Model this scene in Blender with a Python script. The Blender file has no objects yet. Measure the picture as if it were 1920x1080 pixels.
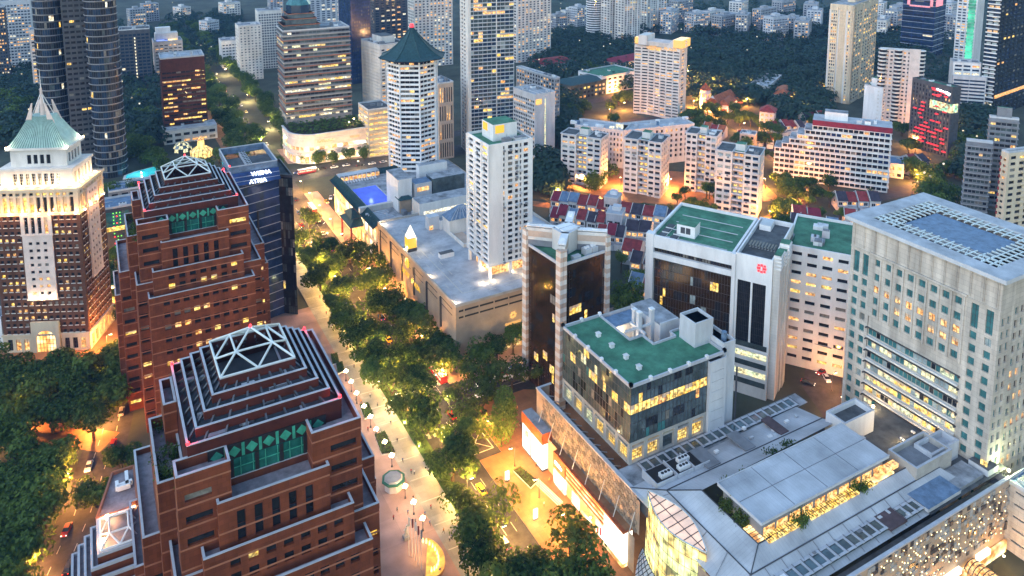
import bpy, bmesh, math, random
from mathutils import Vector, Matrix
R_ = math.radians
scene = bpy.context.scene
COL = scene.collection
# ---------------- camera (solved from the photograph's vanishing points)
CF, TH, CY, YAW, CH = 1457.4, 0.141507, 18.35, R_(28.9), 165.0
cd = bpy.data.cameras.new('camera'); cam = bpy.data.objects.new('camera', cd); COL.objects.link(cam)
cam.location = (0, 0, CH); cam.rotation_euler = (math.pi/2-TH, 0, -YAW)
cd.sensor_width = 36; cd.lens = CF/1920*36; cd.shift_y = (CY-540)/1920
cd.clip_start = 1; cd.clip_end = 9000
scene.camera = cam
# ---------------- dusk sky, one soft sun, exposure
SUN_EL, SUN_AZ = R_(25), R_(251.6)
world = bpy.data.worlds.new('World'); scene.world = world; world.use_nodes = True
nt = world.node_tree; bg = nt.nodes['Background']
sky = nt.nodes.new('ShaderNodeTexSky'); sky.sky_type = 'NISHITA'; sky.sun_disc = False
sky.sun_elevation = SUN_EL; sky.sun_rotation = SUN_AZ; sky.air_density = 1.7; sky.dust_density = 0; sky.ozone_density = 3.8
nt.links.new(sky.outputs[0], bg.inputs[0]); bg.inputs[1].default_value = 0.1
sd = bpy.data.lights.new('sun', 'SUN'); sd.energy = 0.5; sd.angle = R_(60); sd.color = (.92, .86, .86)
sun = bpy.data.objects.new('sun', sd); COL.objects.link(sun)
sun.rotation_euler = Vector((-.95*math.cos(SUN_EL), -.316*math.cos(SUN_EL), math.sin(SUN_EL))).to_track_quat('Z', 'Y').to_euler(); sun.location = (0, 0, 400)
scene.view_settings.view_transform = 'Standard'; scene.view_settings.look = 'None'
scene.view_settings.exposure = 1.78; scene.view_settings.gamma = 1; scene.view_settings.use_curve_mapping = False
scene.cycles.use_denoising = True
scene.cycles.max_bounces = 5; scene.cycles.diffuse_bounces = 2; scene.cycles.glossy_bounces = 2
scene.cycles.transmission_bounces = 3; scene.cycles.volume_bounces = 0; scene.cycles.caustics_reflective = False
scene.cycles.caustics_refractive = False; scene.cycles.sample_clamp_indirect = 4
# ---------------- camera geometry helpers: where on a level plane does a spot of the photograph lie
fh = Vector((math.sin(YAW), math.cos(YAW), 0)); rt = Vector((math.cos(YAW), -math.sin(YAW), 0)); up = Vector((0, 0, 1))
fw = fh*math.cos(TH)-up*math.sin(TH); cu = fh*math.sin(TH)+up*math.cos(TH)
def ray(u, v): return rt*((u-960)/CF)+cu*((CY-v)/CF)+fw
def at(u, v, z=0.0):
    d = ray(u, v); t = (z-CH)/d.z; return Vector((d.x*t, d.y*t))
def stand(u, vt, vb):
    VV = CY+CF/math.tan(TH); ub = 960+(u-960)*(VV-vb)/(VV-vt)
    p = at(ub, vb); d = ray(u, vt); t = math.hypot(p.x, p.y)/math.hypot(d.x, d.y)
    return p.x, p.y, CH+d.z*t
def reach(x, y, z, a, u):
    p = Vector((x, y, z-CH)); d = Vector((math.cos(a), math.sin(a), 0)); k = (u-960)/CF
    return (k*p.dot(fw)-p.dot(rt))/(d.dot(rt)-k*d.dot(fw))
rnd = random.Random(7)
# ---------------- materials
MATS = {}
def mat(n, c, rough=.8, var=.12, sc=.35, metal=0, spec=.3, streak=0):
    m = bpy.data.materials.new(n); m.use_nodes = True; t = m.node_tree; b = t.nodes['Principled BSDF']
    b.inputs['Roughness'].default_value = rough; b.inputs['Metallic'].default_value = metal
    b.inputs['Specular IOR Level'].default_value = spec
    if var:
        g = t.nodes.new('ShaderNodeNewGeometry'); mp = t.nodes.new('ShaderNodeMapping'); mp.inputs['Scale'].default_value = (1, 1, .25 if streak else 1)
        z = t.nodes.new('ShaderNodeTexNoise'); z.inputs['Scale'].default_value = sc; z.inputs['Detail'].default_value = 5; z.inputs['Roughness'].default_value = .65
        r = t.nodes.new('ShaderNodeMapRange'); r.inputs['From Min'].default_value = .3; r.inputs['From Max'].default_value = .7
        r.inputs['To Min'].default_value = 1-var*1.6; r.inputs['To Max'].default_value = 1+var
        x = t.nodes.new('ShaderNodeMix'); x.data_type = 'RGBA'; x.blend_type = 'MULTIPLY'; x.inputs[0].default_value = 1
        t.links.new(g.outputs['Position'], mp.inputs[0]); t.links.new(mp.outputs[0], z.inputs['Vector']); t.links.new(z.outputs[0], r.inputs[0])
        x.inputs[6].default_value = (*c, 1); t.links.new(r.outputs[0], x.inputs[7]); t.links.new(x.outputs[2], b.inputs['Base Color'])
    else: b.inputs['Base Color'].default_value = (*c, 1)
    MATS[n] = m; return m
def emat(n, c, s, base=(.05, .05, .05), var=.75, sc=1.3, c2=None):
    m = bpy.data.materials.new(n); m.use_nodes = True; t = m.node_tree; b = t.nodes['Principled BSDF']
    b.inputs['Base Color'].default_value = (*base, 1); b.inputs['Roughness'].default_value = .25
    b.inputs['Emission Color'].default_value = (*c, 1); b.inputs['Emission Strength'].default_value = s
    if var:
        g = t.nodes.new('ShaderNodeNewGeometry'); z = t.nodes.new('ShaderNodeTexNoise'); z.inputs['Scale'].default_value = sc; z.inputs['Detail'].default_value = 3
        r = t.nodes.new('ShaderNodeMapRange'); r.inputs['From Min'].default_value = .35; r.inputs['From Max'].default_value = .65
        r.inputs['To Min'].default_value = s*(1-var); r.inputs['To Max'].default_value = s*(1+var)
        t.links.new(g.outputs['Position'], z.inputs['Vector']); t.links.new(z.outputs[0], r.inputs[0]); t.links.new(r.outputs[0], b.inputs['Emission Strength'])
        if c2:
            x = t.nodes.new('ShaderNodeMix'); x.data_type = 'RGBA'; x.inputs[6].default_value = (*c, 1); x.inputs[7].default_value = (*c2, 1)
            z2 = t.nodes.new('ShaderNodeTexNoise'); z2.inputs['Scale'].default_value = sc*.5
            r2 = t.nodes.new('ShaderNodeMapRange'); r2.inputs['From Min'].default_value = .42; r2.inputs['From Max'].default_value = .58
            t.links.new(g.outputs['Position'], z2.inputs['Vector']); t.links.new(z2.outputs[0], r2.inputs[0])
            t.links.new(r2.outputs[0], x.inputs[0]); t.links.new(x.outputs[2], b.inputs['Emission Color'])
    MATS[n] = m; return m
def leafmat(n, a, b_):
    m = bpy.data.materials.new(n); m.use_nodes = True; t = m.node_tree; b = t.nodes['Principled BSDF']
    b.inputs['Roughness'].default_value = .6; b.inputs['Specular IOR Level'].default_value = .2
    g = t.nodes.new('ShaderNodeNewGeometry'); o = t.nodes.new('ShaderNodeObjectInfo')
    z = t.nodes.new('ShaderNodeTexNoise'); z.inputs['Scale'].default_value = .45; z.inputs['Detail'].default_value = 3
    ad = t.nodes.new('ShaderNodeMath'); ad.operation = 'ADD'; ml = t.nodes.new('ShaderNodeMath'); ml.operation = 'MULTIPLY_ADD'; ml.inputs[1].default_value = .6; ml.inputs[2].default_value = -.3
    ri = t.nodes.new('ShaderNodeMath'); ri.operation = 'MULTIPLY_ADD'; ri.inputs[1].default_value = .5; ri.inputs[2].default_value = -.25
    a2 = t.nodes.new('ShaderNodeMath'); a2.operation = 'ADD'
    r = t.nodes.new('ShaderNodeMapRange'); r.inputs['From Min'].default_value = .2; r.inputs['From Max'].default_value = .8
    x = t.nodes.new('ShaderNodeMix'); x.data_type = 'RGBA'; x.inputs[6].default_value = (*a, 1); x.inputs[7].default_value = (*b_, 1)
    L = t.links.new
    L(g.outputs['Position'], z.inputs['Vector']); L(o.outputs['Random'], ml.inputs[0]); L(z.outputs[0], ad.inputs[0]); L(ml.outputs[0], ad.inputs[1])
    L(g.outputs['Random Per Island'], ri.inputs[0]); L(ad.outputs[0], a2.inputs[0]); L(ri.outputs[0], a2.inputs[1])
    L(a2.outputs[0], r.inputs[0]); L(r.outputs[0], x.inputs[0]); L(x.outputs[2], b.inputs['Base Color'])
    tl = t.nodes.new('ShaderNodeBsdfTranslucent'); ms = t.nodes.new('ShaderNodeMixShader'); ms.inputs[0].default_value = .42; L(x.outputs[2], tl.inputs[0]); L(b.outputs[0], ms.inputs[1]); L(tl.outputs[0], ms.inputs[2]); L(ms.outputs[0], t.nodes['Material Output'].inputs[0])
    MATS[n] = m
# paving / tile joints drawn in the surface pattern
def tilemat(n, c, c2, sx, sy, mortar=.03, rough=.7, var=.2, offs=0.0):
    m = mat(n, c, rough, 0); t = m.node_tree; b = t.nodes['Principled BSDF']
    g = t.nodes.new('ShaderNodeNewGeometry'); br = t.nodes.new('ShaderNodeTexBrick')
    br.inputs['Color1'].default_value = (*c, 1); br.inputs['Color2'].default_value = (*[q*(1-var) for q in c], 1); br.inputs['Mortar'].default_value = (*c2, 1)
    br.inputs['Scale'].default_value = 1; br.inputs['Brick Width'].default_value = sx; br.inputs['Row Height'].default_value = sy
    br.inputs['Mortar Size'].default_value = mortar; br.offset = offs
    z = t.nodes.new('ShaderNodeTexNoise'); z.inputs['Scale'].default_value = .12; z.inputs['Detail'].default_value = 6
    r = t.nodes.new('ShaderNodeMapRange'); r.inputs['From Min'].default_value = .3; r.inputs['From Max'].default_value = .7; r.inputs['To Min'].default_value = .62; r.inputs['To Max'].default_value = 1.15
    x = t.nodes.new('ShaderNodeMix'); x.data_type = 'RGBA'; x.blend_type = 'MULTIPLY'; x.inputs[0].default_value = 1
    t.links.new(g.outputs['Position'], br.inputs[0]); t.links.new(g.outputs['Position'], z.inputs['Vector']); t.links.new(z.outputs[0], r.inputs[0])
    t.links.new(br.outputs[0], x.inputs[6]); t.links.new(r.outputs[0], x.inputs[7]); t.links.new(x.outputs[2], b.inputs['Base Color'])
    return m
# wall joints: brick lookup on (x+y, z)
def stonemat(n, c, c2, sx, sy, mortar=.03, rough=.75, var=.12, offs=.5):
    m = tilemat(n, c, c2, sx, sy, mortar, rough, var, offs); t = m.node_tree
    g = [q for q in t.nodes if q.type == 'NEW_GEOMETRY'][0]; br = [q for q in t.nodes if q.type == 'TEX_BRICK'][0]
    s = t.nodes.new('ShaderNodeSeparateXYZ'); a = t.nodes.new('ShaderNodeMath'); a.operation = 'ADD'; k = t.nodes.new('ShaderNodeCombineXYZ')
    t.links.new(g.outputs['Position'], s.inputs[0]); t.links.new(s.outputs[0], a.inputs[0]); t.links.new(s.outputs[1], a.inputs[1])
    z = [q for q in t.nodes if q.type == 'TEX_NOISE'][0]; mp = t.nodes.new('ShaderNodeMapping'); mp.inputs['Scale'].default_value = (3.2, 3.2, .35); t.links.new(g.outputs['Position'], mp.inputs[0]); t.links.new(mp.outputs[0], z.inputs['Vector'])
    t.links.new(a.outputs[0], k.inputs[0]); t.links.new(s.outputs[2], k.inputs[1]); t.links.new(k.outputs[0], br.inputs[0])
    return m
mat('white', (.72, .72, .72), .7, .12, .2, streak=1); mat('offwhite', (.62, .6, .57), .75, .14, .2, streak=1); mat('cream', (.62, .52, .38), .75, .12, .25, streak=1)
mat('pinkwhite', (.66, .55, .5), .75, .12, .25); mat('grey', (.33, .34, .36), .8, .15, .25, streak=1); mat('lightgrey', (.5, .52, .55), .75, .12, .3, streak=1)
mat('midgrey', (.2, .21, .23), .8, .15, .3); mat('darkgrey', (.07, .075, .085), .7, .2, .3); mat('black', (.02, .02, .022), .5, .1, .4)
mat('roofgrey', (.3, .31, .33), .85, .4, .22); mat('roofblue', (.4, .42, .45), .8, .22, .17); mat('roofdark', (.1, .105, .11), .9, .3, .3)
mat('roofgreen', (.06, .19, .115), .8, .32, .2); mat('concrete', (.38, .36, .33), .85, .18, .2); mat('tanwall', (.42, .31, .22), .8, .14, .15)
stonemat('granite', (.19, .05, .022), (.11, .03, .014), 1.5, 1.0, .025, .55, .22); mat('granite_dark', (.07, .016, .012), .55, .25, .4); mat('granite_band', (.33, .13, .075), .6, .12, .4)
mat('railcap', (.42, .44, .48), .45, .1, .5); mat('steel', (.62, .68, .68), .4, .1, .5, .3); mat('metal_dark', (.1, .1, .11), .4, .15, .5, .6)
mat('paver', (.25, .22, .24), .85, .25, .5)
stonemat('brick', (.14, .06, .035), (.09, .035, .025), .9, .35, .03, .8, .3); stonemat('stone', (.58, .52, .45), (.36, .31, .27), 3.0, 1.35, .035, .75, .14); stonemat('whitetile', (.68, .66, .63), (.5, .48, .46), 2.2, 1.1, .03, .5, .06)
mat('copper', (.3, .46, .42), .5, .16, .4); mat('hexdark', (.17, .145, .12), .8, .3, .6); mat('hexmid', (.27, .235, .19), .8, .3, .6); mat('brownpanel', (.09, .06, .065), .7, .3, .4); mat('tileroof', (.02, .06, .068), .55, .25, .8); mat('redroof', (.24, .035, .035), .7, .3, .5); mat('rustroof', (.36, .1, .04), .7, .3, .5); mat('maroon', (.2, .02, .04), .7, .2, .4)
mat('blueroof', (.13, .2, .3), .6, .25, .5); mat('darkroof', (.05, .04, .055), .7, .3, .5); mat('pinkband', (.5, .38, .3), .6, .1, .3)
mat('asphalt', (.055, .055, .06), .85, .25, .4); mat('soil', (.05, .04, .03), .9, .3, .5); mat('marking', (.5, .48, .42), .7, .15, 1.5); mat('kerb', (.4, .38, .35), .8, .15, .6)
tilemat('pinkpaving', (.5, .31, .25), (.26, .18, .15), 9, 9, .02, .6); tilemat('greypaving', (.4, .38, .33), (.3, .28, .25), 2.4, 2.4, .02, .65); tilemat('redpaving', (.33, .16, .075), (.2, .11, .07), 1.6, 1.6, .03, .65)
tilemat('sheetroof', (.5, .52, .54), (.33, .35, .38), 60, .9, .02, .5, .06); tilemat('sheetroof_cross', (.46, .48, .51), (.3, .32, .36), .9, 60, .02, .5, .06); tilemat('gridroof', (.5, .52, .54), (.12, .13, .15), 2.4, 2.4, .05, .45, .3)
mat('ground', (.06, .07, .05), .95, .4, .03); mat('lawn', (.07, .13, .03), .9, .35, .2); mat('hill', (.03, .05, .03), .95, .4, .02); mat('bark', (.09, .065, .045), .9, .3, 2)
mat('gdark', (.03, .034, .042), .1, .3, .5, .3, spec=.6); mat('gblue', (.05, .09, .16), .1, .25, .5, .55, spec=.7); mat('gteal', (.05, .17, .18), .2, .3, .4, spec=.6); mat('gbronze', (.075, .043, .022), .1, .4, .2, .5, spec=.6)
mat('ggrey', (.13, .17, .18), .1, .35, .3, .5, spec=.7); mat('gpale', (.32, .38, .38), .2, .3, .4, spec=.5); mat('gnavy', (.04, .075, .2), .12, .35, .25, .5, spec=.6); mat('emerald', (.05, .32, .22), .35, .25, .5); mat('emerald_dark', (.015, .12, .1), .2, .3, .5, spec=.6)
leafmat('leaf', (.03, .07, .016), (.13, .2, .04)); leafmat('leaf_light', (.05, .085, .018), (.12, .17, .04)); leafmat('leaf_far', (.016, .042, .032), (.045, .09, .065)); mat('hedge', (.05, .09, .02), .8, .4, 1.5)
E = 1.0
emat('litw', (1, .4, .08), .36*E, c2=(1, .58, .22)); emat('lity', (1, .55, .07), .4*E, c2=(1, .7, .2)); emat('litp', (1, .8, .46), .34*E, c2=(.95, .95, .75)); emat('litg', (.82, .95, .6), .3*E, c2=(1, .85, .45))
emat('blind', (1, .6, .3), .11*E, (.3, .28, .24), .3); mat('curtain', (.2, .19, .17), .6, .3, .9); emat('shop', (1, .66, .28), .9*E, var=.5, sc=.35, c2=(1, .9, .7)); emat('shop_o', (1, .42, .09), .55*E, var=.6, sc=.4, c2=(1, .72, .35)); emat('shopwhite', (1, .9, .7), .85*E, var=.1)
emat('amber', (1, .45, .06), .35*E, (.3, .15, .03), .4, .8); emat('lampglow', (1, .72, .36), 14*E, var=0); emat('redlamp', (1, .02, .03), 1.6*E, var=0); emat('signyellow', (1, .55, .02), .36*E, var=0); emat('signwhite', (.85, .92, 1), 2.2*E, var=0); emat('signred', (1, .03, .05), .45*E, var=0); emat('signgold', (1, .5, .12), .42*E, var=0)
emat('dot', (1, .74, .34), 1.3*E, var=0); emat('greendot', (.2, 1, .1), .8*E, var=0); emat('taillight', (1, .04, .02), 1.5*E, var=0); emat('headlight', (1, .9, .7), 3*E, var=0)
emat('poolcyan', (.05, .6, .65), .22*E, (.02, .3, .35), .3, .2); emat('poolblue', (.04, .09, 1), .15*E, (.02, .05, .4), .5, .3); emat('pinkglow', (1, .35, .42), .35*E, var=.4); emat('greenlight', (.1, .85, .5), .25*E, var=.6, sc=.1)
emat('bluelight', (.2, .3, 1), .5*E, var=.4); emat('fire', (1, .55, .1), 2.5*E, var=0); emat('atrium', (1, .62, .16), .5*E, (.2, .2, .1), .9, .35, (.75, .8, .3)); emat('atriumtop', (1, .62, .42), .22*E, (.4, .35, .3), .35, .3); emat('screen', (1, .62, .3), .45*E, var=.8, sc=.6, c2=(.3, .7, .4)); emat('pavilion', (1, .66, .22), .4*E, (.4, .3, .1), .7, .6)
# ---------------- mesh builder
class MB:
    def __init__(s): s.v = []; s.f = []; s.m = []; s.names = []
    def mi(s, m):
        if m not in s.names: s.names.append(m)
        return s.names.index(m)
    def poly(s, pts, m):
        n = len(s.v); s.v += [tuple(p) for p in pts]; s.f.append(tuple(range(n, n+len(pts)))); s.m.append(s.mi(m))
    def box(s, x0, y0, z0, x1, y1, z1, m, top=None, bottom=True):
        if x1 < x0: x0, x1 = x1, x0
        if y1 < y0: y0, y1 = y1, y0
        n = len(s.v); s.v += [(x0, y0, z0), (x1, y0, z0), (x1, y1, z0), (x0, y1, z0), (x0, y0, z1), (x1, y0, z1), (x1, y1, z1), (x0, y1, z1)]
        k = s.mi(m); kt = s.mi(top) if top else k
        for f in ((0, 1, 5, 4), (1, 2, 6, 5), (2, 3, 7, 6), (3, 0, 4, 7)): s.f.append(tuple(n+i for i in f)); s.m.append(k)
        s.f.append((n+4, n+5, n+6, n+7)); s.m.append(kt)
        if bottom: s.f.append((n+3, n+2, n+1, n)); s.m.append(k)
    def prism(s, P, z0, z1, m, top=None, Q=None):
        Q = Q or P; n = len(P); b = len(s.v)
        s.v += [(p[0], p[1], z0) for p in P]+[(q[0], q[1], z1) for q in Q]; k = s.mi(m)
        for i in range(n):
            j = (i+1) % n; s.f.append((b+i, b+j, b+n+j, b+n+i)); s.m.append(k)
        s.f.append(tuple(b+n+i for i in range(n))); s.m.append(s.mi(top or m)); s.f.append(tuple(b+i for i in reversed(range(n)))); s.m.append(k)
    def tube(s, p, q, r, m, n=6, r2=None):
        p = Vector(p); q = Vector(q); d = (q-p).normalized(); a = d.orthogonal().normalized(); c = d.cross(a); r2 = r if r2 is None else r2; b = len(s.v)
        for o, rr in ((p, r), (q, r2)):
            for i in range(n):
                t = 2*math.pi*i/n; s.v.append(tuple(o+a*math.cos(t)*rr+c*math.sin(t)*rr))
        k = s.mi(m)
        for i in range(n):
            j = (i+1) % n; s.f.append((b+i, b+j, b+n+j, b+n+i)); s.m.append(k)
        s.f.append(tuple(b+n+i for i in range(n))); s.m.append(k); s.f.append(tuple(b+i for i in reversed(range(n)))); s.m.append(k)
    def cone(s, x, y, z0, z1, r0, r1, m, n=12): s.prism([(x+r0*math.cos(2*math.pi*i/n), y+r0*math.sin(2*math.pi*i/n)) for i in range(n)], z0, z1, m, None, [(x+r1*math.cos(2*math.pi*i/n), y+r1*math.sin(2*math.pi*i/n)) for i in range(n)])
    def beam(s, p, q, w, h, m):
        p = Vector(p); q = Vector(q); d = (q-p); l = d.length; d.normalize(); sd = Vector((d.y, -d.x, 0)); sd = sd.normalized() if sd.length > 1e-6 else Vector((1, 0, 0)); u = sd.cross(d); n = len(s.v); k = s.mi(m)
        for o in (p, q):
            for a, b in ((-1, -1), (1, -1), (1, 1), (-1, 1)): s.v.append(tuple(o+sd*(a*w/2)+u*(b*h/2)))
        for f in ((0, 1, 5, 4), (1, 2, 6, 5), (2, 3, 7, 6), (3, 0, 4, 7), (4, 5, 6, 7), (3, 2, 1, 0)): s.f.append(tuple(n+i for i in f)); s.m.append(k)
    def mesh(s, name):
        me = bpy.data.meshes.new(name); me.from_pydata(s.v, [], s.f)
        for q in s.names: me.materials.append(MATS[q])
        me.polygons.foreach_set('material_index', s.m); me.update(); return me
    def build(s, name, parent=None, loc=None, rot=None, smooth=False):
        me = s.mesh(name)
        if smooth: me.polygons.foreach_set('use_smooth', [True]*len(me.polygons))
        return put(name, me, parent, loc, rot)
def put(name, me, parent=None, loc=None, rot=None):
    o = bpy.data.objects.new(name, me); COL.objects.link(o)
    if parent: o.parent = parent
    if loc: o.location = loc
    if rot is not None: o.rotation_euler = rot
    return o
def thing(name, label, cat, loc=(0, 0, 0), rz=0, group=None):
    o = put(name, None, None, loc, (0, 0, rz)); o.empty_display_size = .5; return tag(o, label, cat, group)
def tag(o, label, cat, group=None, kind=None):
    if label: o['label'] = label
    if cat: o['category'] = cat
    if group: o['group'] = group
    if kind: o['kind'] = kind
    return o
def copy_tree(o, parent=None, loc=None, rot=None, sc=None):
    c = o.copy(); COL.objects.link(c)
    if parent: c.parent = parent
    if loc is not None: c.location = loc
    if rot is not None: c.rotation_euler = rot
    if sc is not None: c.scale = sc
    for ch in list(o.children): copy_tree(ch, c)
    return c
LAMP = 2.2
def plight(parent, loc, power, color=(1, .62, .25), size=.3, spot=None, rot=None):
    l = bpy.data.lights.new('bulb', 'SPOT' if spot else 'POINT'); l.energy = power*LAMP; l.color = color; l.shadow_soft_size = size
    if spot: l.spot_size = spot; l.spot_blend = .8
    o = bpy.data.objects.new('bulb', l); COL.objects.link(o); o.parent = parent; o.location = loc
    if rot: o.rotation_euler = rot
    return o
# ---------------- buildings with real recessed windows
PM = {}
def pane_mesh(w, h, m, mull, bl=0):
    k = (round(w, 2), round(h, 2), m, mull, bl)
    if k not in PM:
        b = MB(); b.poly([(0, 0, 0), (w, 0, 0), (w, 0, h), (0, 0, h)], m)
        if bl: b.poly([(0, -.012, h*(1-bl)), (w, -.012, h*(1-bl)), (w, -.012, h), (0, -.012, h)], 'blind')
        if mull:
            nx, nz, fm = mull
            for i in range(1, nx): b.box(w*i/nx-.04, -.06, 0, w*i/nx+.04, -.003, h, fm)
            for i in range(1, nz): b.box(0, -.05, h*i/nz-.04, w, -.004, h*i/nz+.04, fm)
        PM[k] = b.mesh('window')
    return PM[k]
PAL = {}
def pick(pal):
    t = rnd.random()*sum(w for _, w in pal)
    for m, w in pal:
        t -= w
        if t <= 0: return 'curtain' if m == 'gdark' and rnd.random() < .1 else m
    return pal[-1][0]
EACH = set('ledge balcony fin floor_line balcony_ring floor_ring pilaster red_edge roof_seam parking_slot parking_lamp bay upper_block lower_window cornice stair_tower corner_fin core_fin dark_strip lift_house crown air_conditioner'.split())
class Bld:
    def __init__(s, name, label, cat, x, y, rot=0, group=None):
        s.o = thing(name, label, cat, (x, y, 0), R_(rot), group); s.x, s.y, s.a = x, y, R_(rot); s.M = {}; s.P = []; s.order = []; s.extra = []; s.ac = []; s.nac = 0
    def mb(s, part):
        if part in EACH: m = MB(); s.extra.append((part, m)); return m
        if part not in s.M: s.M[part] = MB(); s.order.append(part)
        return s.M[part]
    def w(s, x, y): c, n = math.cos(s.a), math.sin(s.a); return s.x+c*x-n*y, s.y+n*x+c*y
    def solo(s, part, b, loc=None, rot=None): return b.build(part, s.o, loc, rot)
    def wall(s, a, b, z0, z1, m, cols=(), rows=(), dep=.35, pal=None, part='wall', mull=None, rowlit=None, name='window', ac=0):
        W = s.mb(part); dx, dy = b[0]-a[0], b[1]-a[1]; L = math.hypot(dx, dy); dx /= L; dy /= L; nx, ny = dy, -dx
        def P(u, z, d=0): return (a[0]+dx*u-nx*d, a[1]+dy*u-ny*d, z)
        mx, my = s.w(*P(L/2, 0)[:2]); c, n = math.cos(s.a), math.sin(s.a); wn = (c*nx-n*ny, n*nx+c*ny)
        if not cols or not rows or wn[0]*(0-mx)+wn[1]*(0-my) < 0:
            W.poly([P(0, z0), P(L, z0), P(L, z1), P(0, z1)], m); return
        V = [z0]; ang = math.atan2(dy, dx)
        for r in rows: V += list(r)
        V.append(z1)
        for j in range(len(V)-1):
            if V[j+1]-V[j] < 1e-4: continue
            if j % 2 == 0: W.poly([P(0, V[j]), P(L, V[j]), P(L, V[j+1]), P(0, V[j+1])], m); continue
            u = 0; rp = rowlit(j//2) if rowlit else None; run = None
            for ci, (c0, c1) in enumerate(cols):
                if c0-u > 1e-4: W.poly([P(u, V[j]), P(c0, V[j]), P(c0, V[j+1]), P(u, V[j+1])], m)
                q = (P(c0, V[j]), P(c1, V[j]), P(c1, V[j+1]), P(c0, V[j+1])); e = (P(c0, V[j], dep), P(c1, V[j], dep), P(c1, V[j+1], dep), P(c0, V[j+1], dep))
                if dep > .05:
                    for i in range(4): k = (i+1) % 4; W.poly([q[i], q[k], e[k], e[i]], m)
                if run is None or rnd.random() > .35: run = pick(rp or pal)
                s.P.append((e[0], ang, c1-c0, V[j+1]-V[j], run, mull, name)); u = c1
                if ac and rnd.random() < ac and s.nac < 90:
                    s.nac += 1; q0 = P((c0+c1)/2, V[j]-.75, -.3); k_ = MB(); k_.box(-.45, -.28, 0, .45, .28, .6, rnd.choice(('lightgrey', 'white', 'midgrey'))); k_.box(-.5, -.3, -.06, .5, .3, 0, 'grey'); s.ac.append((k_, q0, ang))
            if L-u > 1e-4: W.poly([P(u, V[j]), P(L, V[j]), P(L, V[j+1]), P(u, V[j+1])], m)
    def box(s, x0, y0, z0, x1, y1, z1, m, part='wall', top=None): s.mb(part).box(x0, y0, z0, x1, y1, z1, m, top)
    def roofbox(s, x0, y0, x1, y1, z, m='roofgrey', par=.9, pm='lightgrey', t=.3, cap=None):
        s.mb('roof').poly([(x0, y0, z-par), (x1, y0, z-par), (x1, y1, z-par), (x0, y1, z-par)], m)
        b = s.mb('parapet'); e = .02
        for q in ((x0-e, y0-e, x1+e, y0+t), (x0-e, y1-t, x1+e, y1+e), (x0-e, y0+t, x0+t, y1-t), (x1-t, y0+t, x1+e, y1-t)): b.box(q[0], q[1], z-par+.01, q[2], q[3], z+.05, cap or pm)
    def clutter(s, x0, y0, x1, y1, z, n=4, big=1, m=('lightgrey', 'white', 'midgrey')):
        for i in range(n):
            b = MB(); w, d, h = rnd.uniform(1.2, 3.4)*big, rnd.uniform(1.2, 3.2)*big, rnd.uniform(.8, 2.2)*big
            if x1-x0 < w+.6 or y1-y0 < d+.6: continue
            b.box(0, 0, 0, w, d, h, rnd.choice(m)); k = rnd.choice((0, 1, 2))
            if k == 0:
                b.cone(w*.3, d*.5, h, h+.25, .4, .4, 'darkgrey', 10); b.cone(w*.7, d*.5, h, h+.25, .4, .4, 'darkgrey', 10)
            elif k == 1: b.box(.2, .2, h, w-.2, d-.2, h+.3, 'midgrey')
            else: b.tube((w/2, d/2, h), (w/2, d/2, h+1.6), .06, 'midgrey')
            s.solo('roof_unit', b, (rnd.uniform(x0+.3, x1-w-.3), rnd.uniform(y0+.3, y1-d-.3), z))
    def finish(s):
        for part in s.order:
            s.M[part].build(part, s.o)
        for part, m in s.extra: m.build(part, s.o)
        for m, q, a in s.ac: m.build('air_conditioner', s.o, q, (0, 0, a))
        pl = [(math.dist(s.w(p[0][0], p[0][1]), (0, 0)), i, p) for i, p in enumerate(s.P)]
        pl.sort(key=lambda q: (-q[2][2]*q[2][3]/(q[0]**2), q[1]))
        if not pl: return s
        for _, _, p in pl[:100]: put(p[6], pane_mesh(p[2], p[3], p[4], p[5], rnd.choice((0, 0, .3, .5)) if p[4][:3] == 'lit' else 0), s.o, p[0], (0, 0, p[1]))
        if len(pl) > 100:
            b = MB()
            for _, _, p in pl[100:]:
                c, n = math.cos(p[1]), math.sin(p[1]); o = p[0]
                q1 = (o[0]+c*p[2], o[1]+n*p[2]); hz = p[3]*(1-(rnd.choice((0, 0, .3, .5)) if p[4][:3] == 'lit' else 0))
                b.poly([o, (*q1, o[2]), (*q1, o[2]+hz), (o[0], o[1], o[2]+hz)], p[4])
                if hz < p[3]: b.poly([(o[0], o[1], o[2]+hz), (*q1, o[2]+hz), (*q1, o[2]+p[3]), (o[0], o[1], o[2]+p[3])], 'blind')
            b.build('window', s.o)['kind'] = 'stuff'
        return s
def cg(L, n, w, m0=.6, m1=None):
    m1 = m0 if m1 is None else m1; st = (L-m0-m1)/n; return [(m0+st*(i+.5)-w/2, m0+st*(i+.5)+w/2) for i in range(n)]
def cf(L, n, f, m0=.6, m1=None):
    m1 = m0 if m1 is None else m1; return cg(L, n, (L-m0-m1)/n*f, m0, m1)
def rg(z0, z1, p, h, sill=.9):
    o = []; z = z0+sill
    while z+h < z1-.15: o.append((z, z+h)); z += p
    return o
TXT = {}
def text(parent, s, size, loc, rot, m, name='lettering', depth=.08):
    c = bpy.data.curves.new(name, 'FONT'); c.body = s; c.size = size; c.extrude = depth; c.align_x = 'CENTER'; c.align_y = 'CENTER'
    o = bpy.data.objects.new(name, c); COL.objects.link(o); bpy.context.view_layer.update()
    me = bpy.data.meshes.new_from_object(o.evaluated_get(bpy.context.evaluated_depsgraph_get())); me.materials.clear(); me.materials.append(MATS[m])
    bpy.data.objects.remove(o); return put(name, me, parent, loc, rot)
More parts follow.
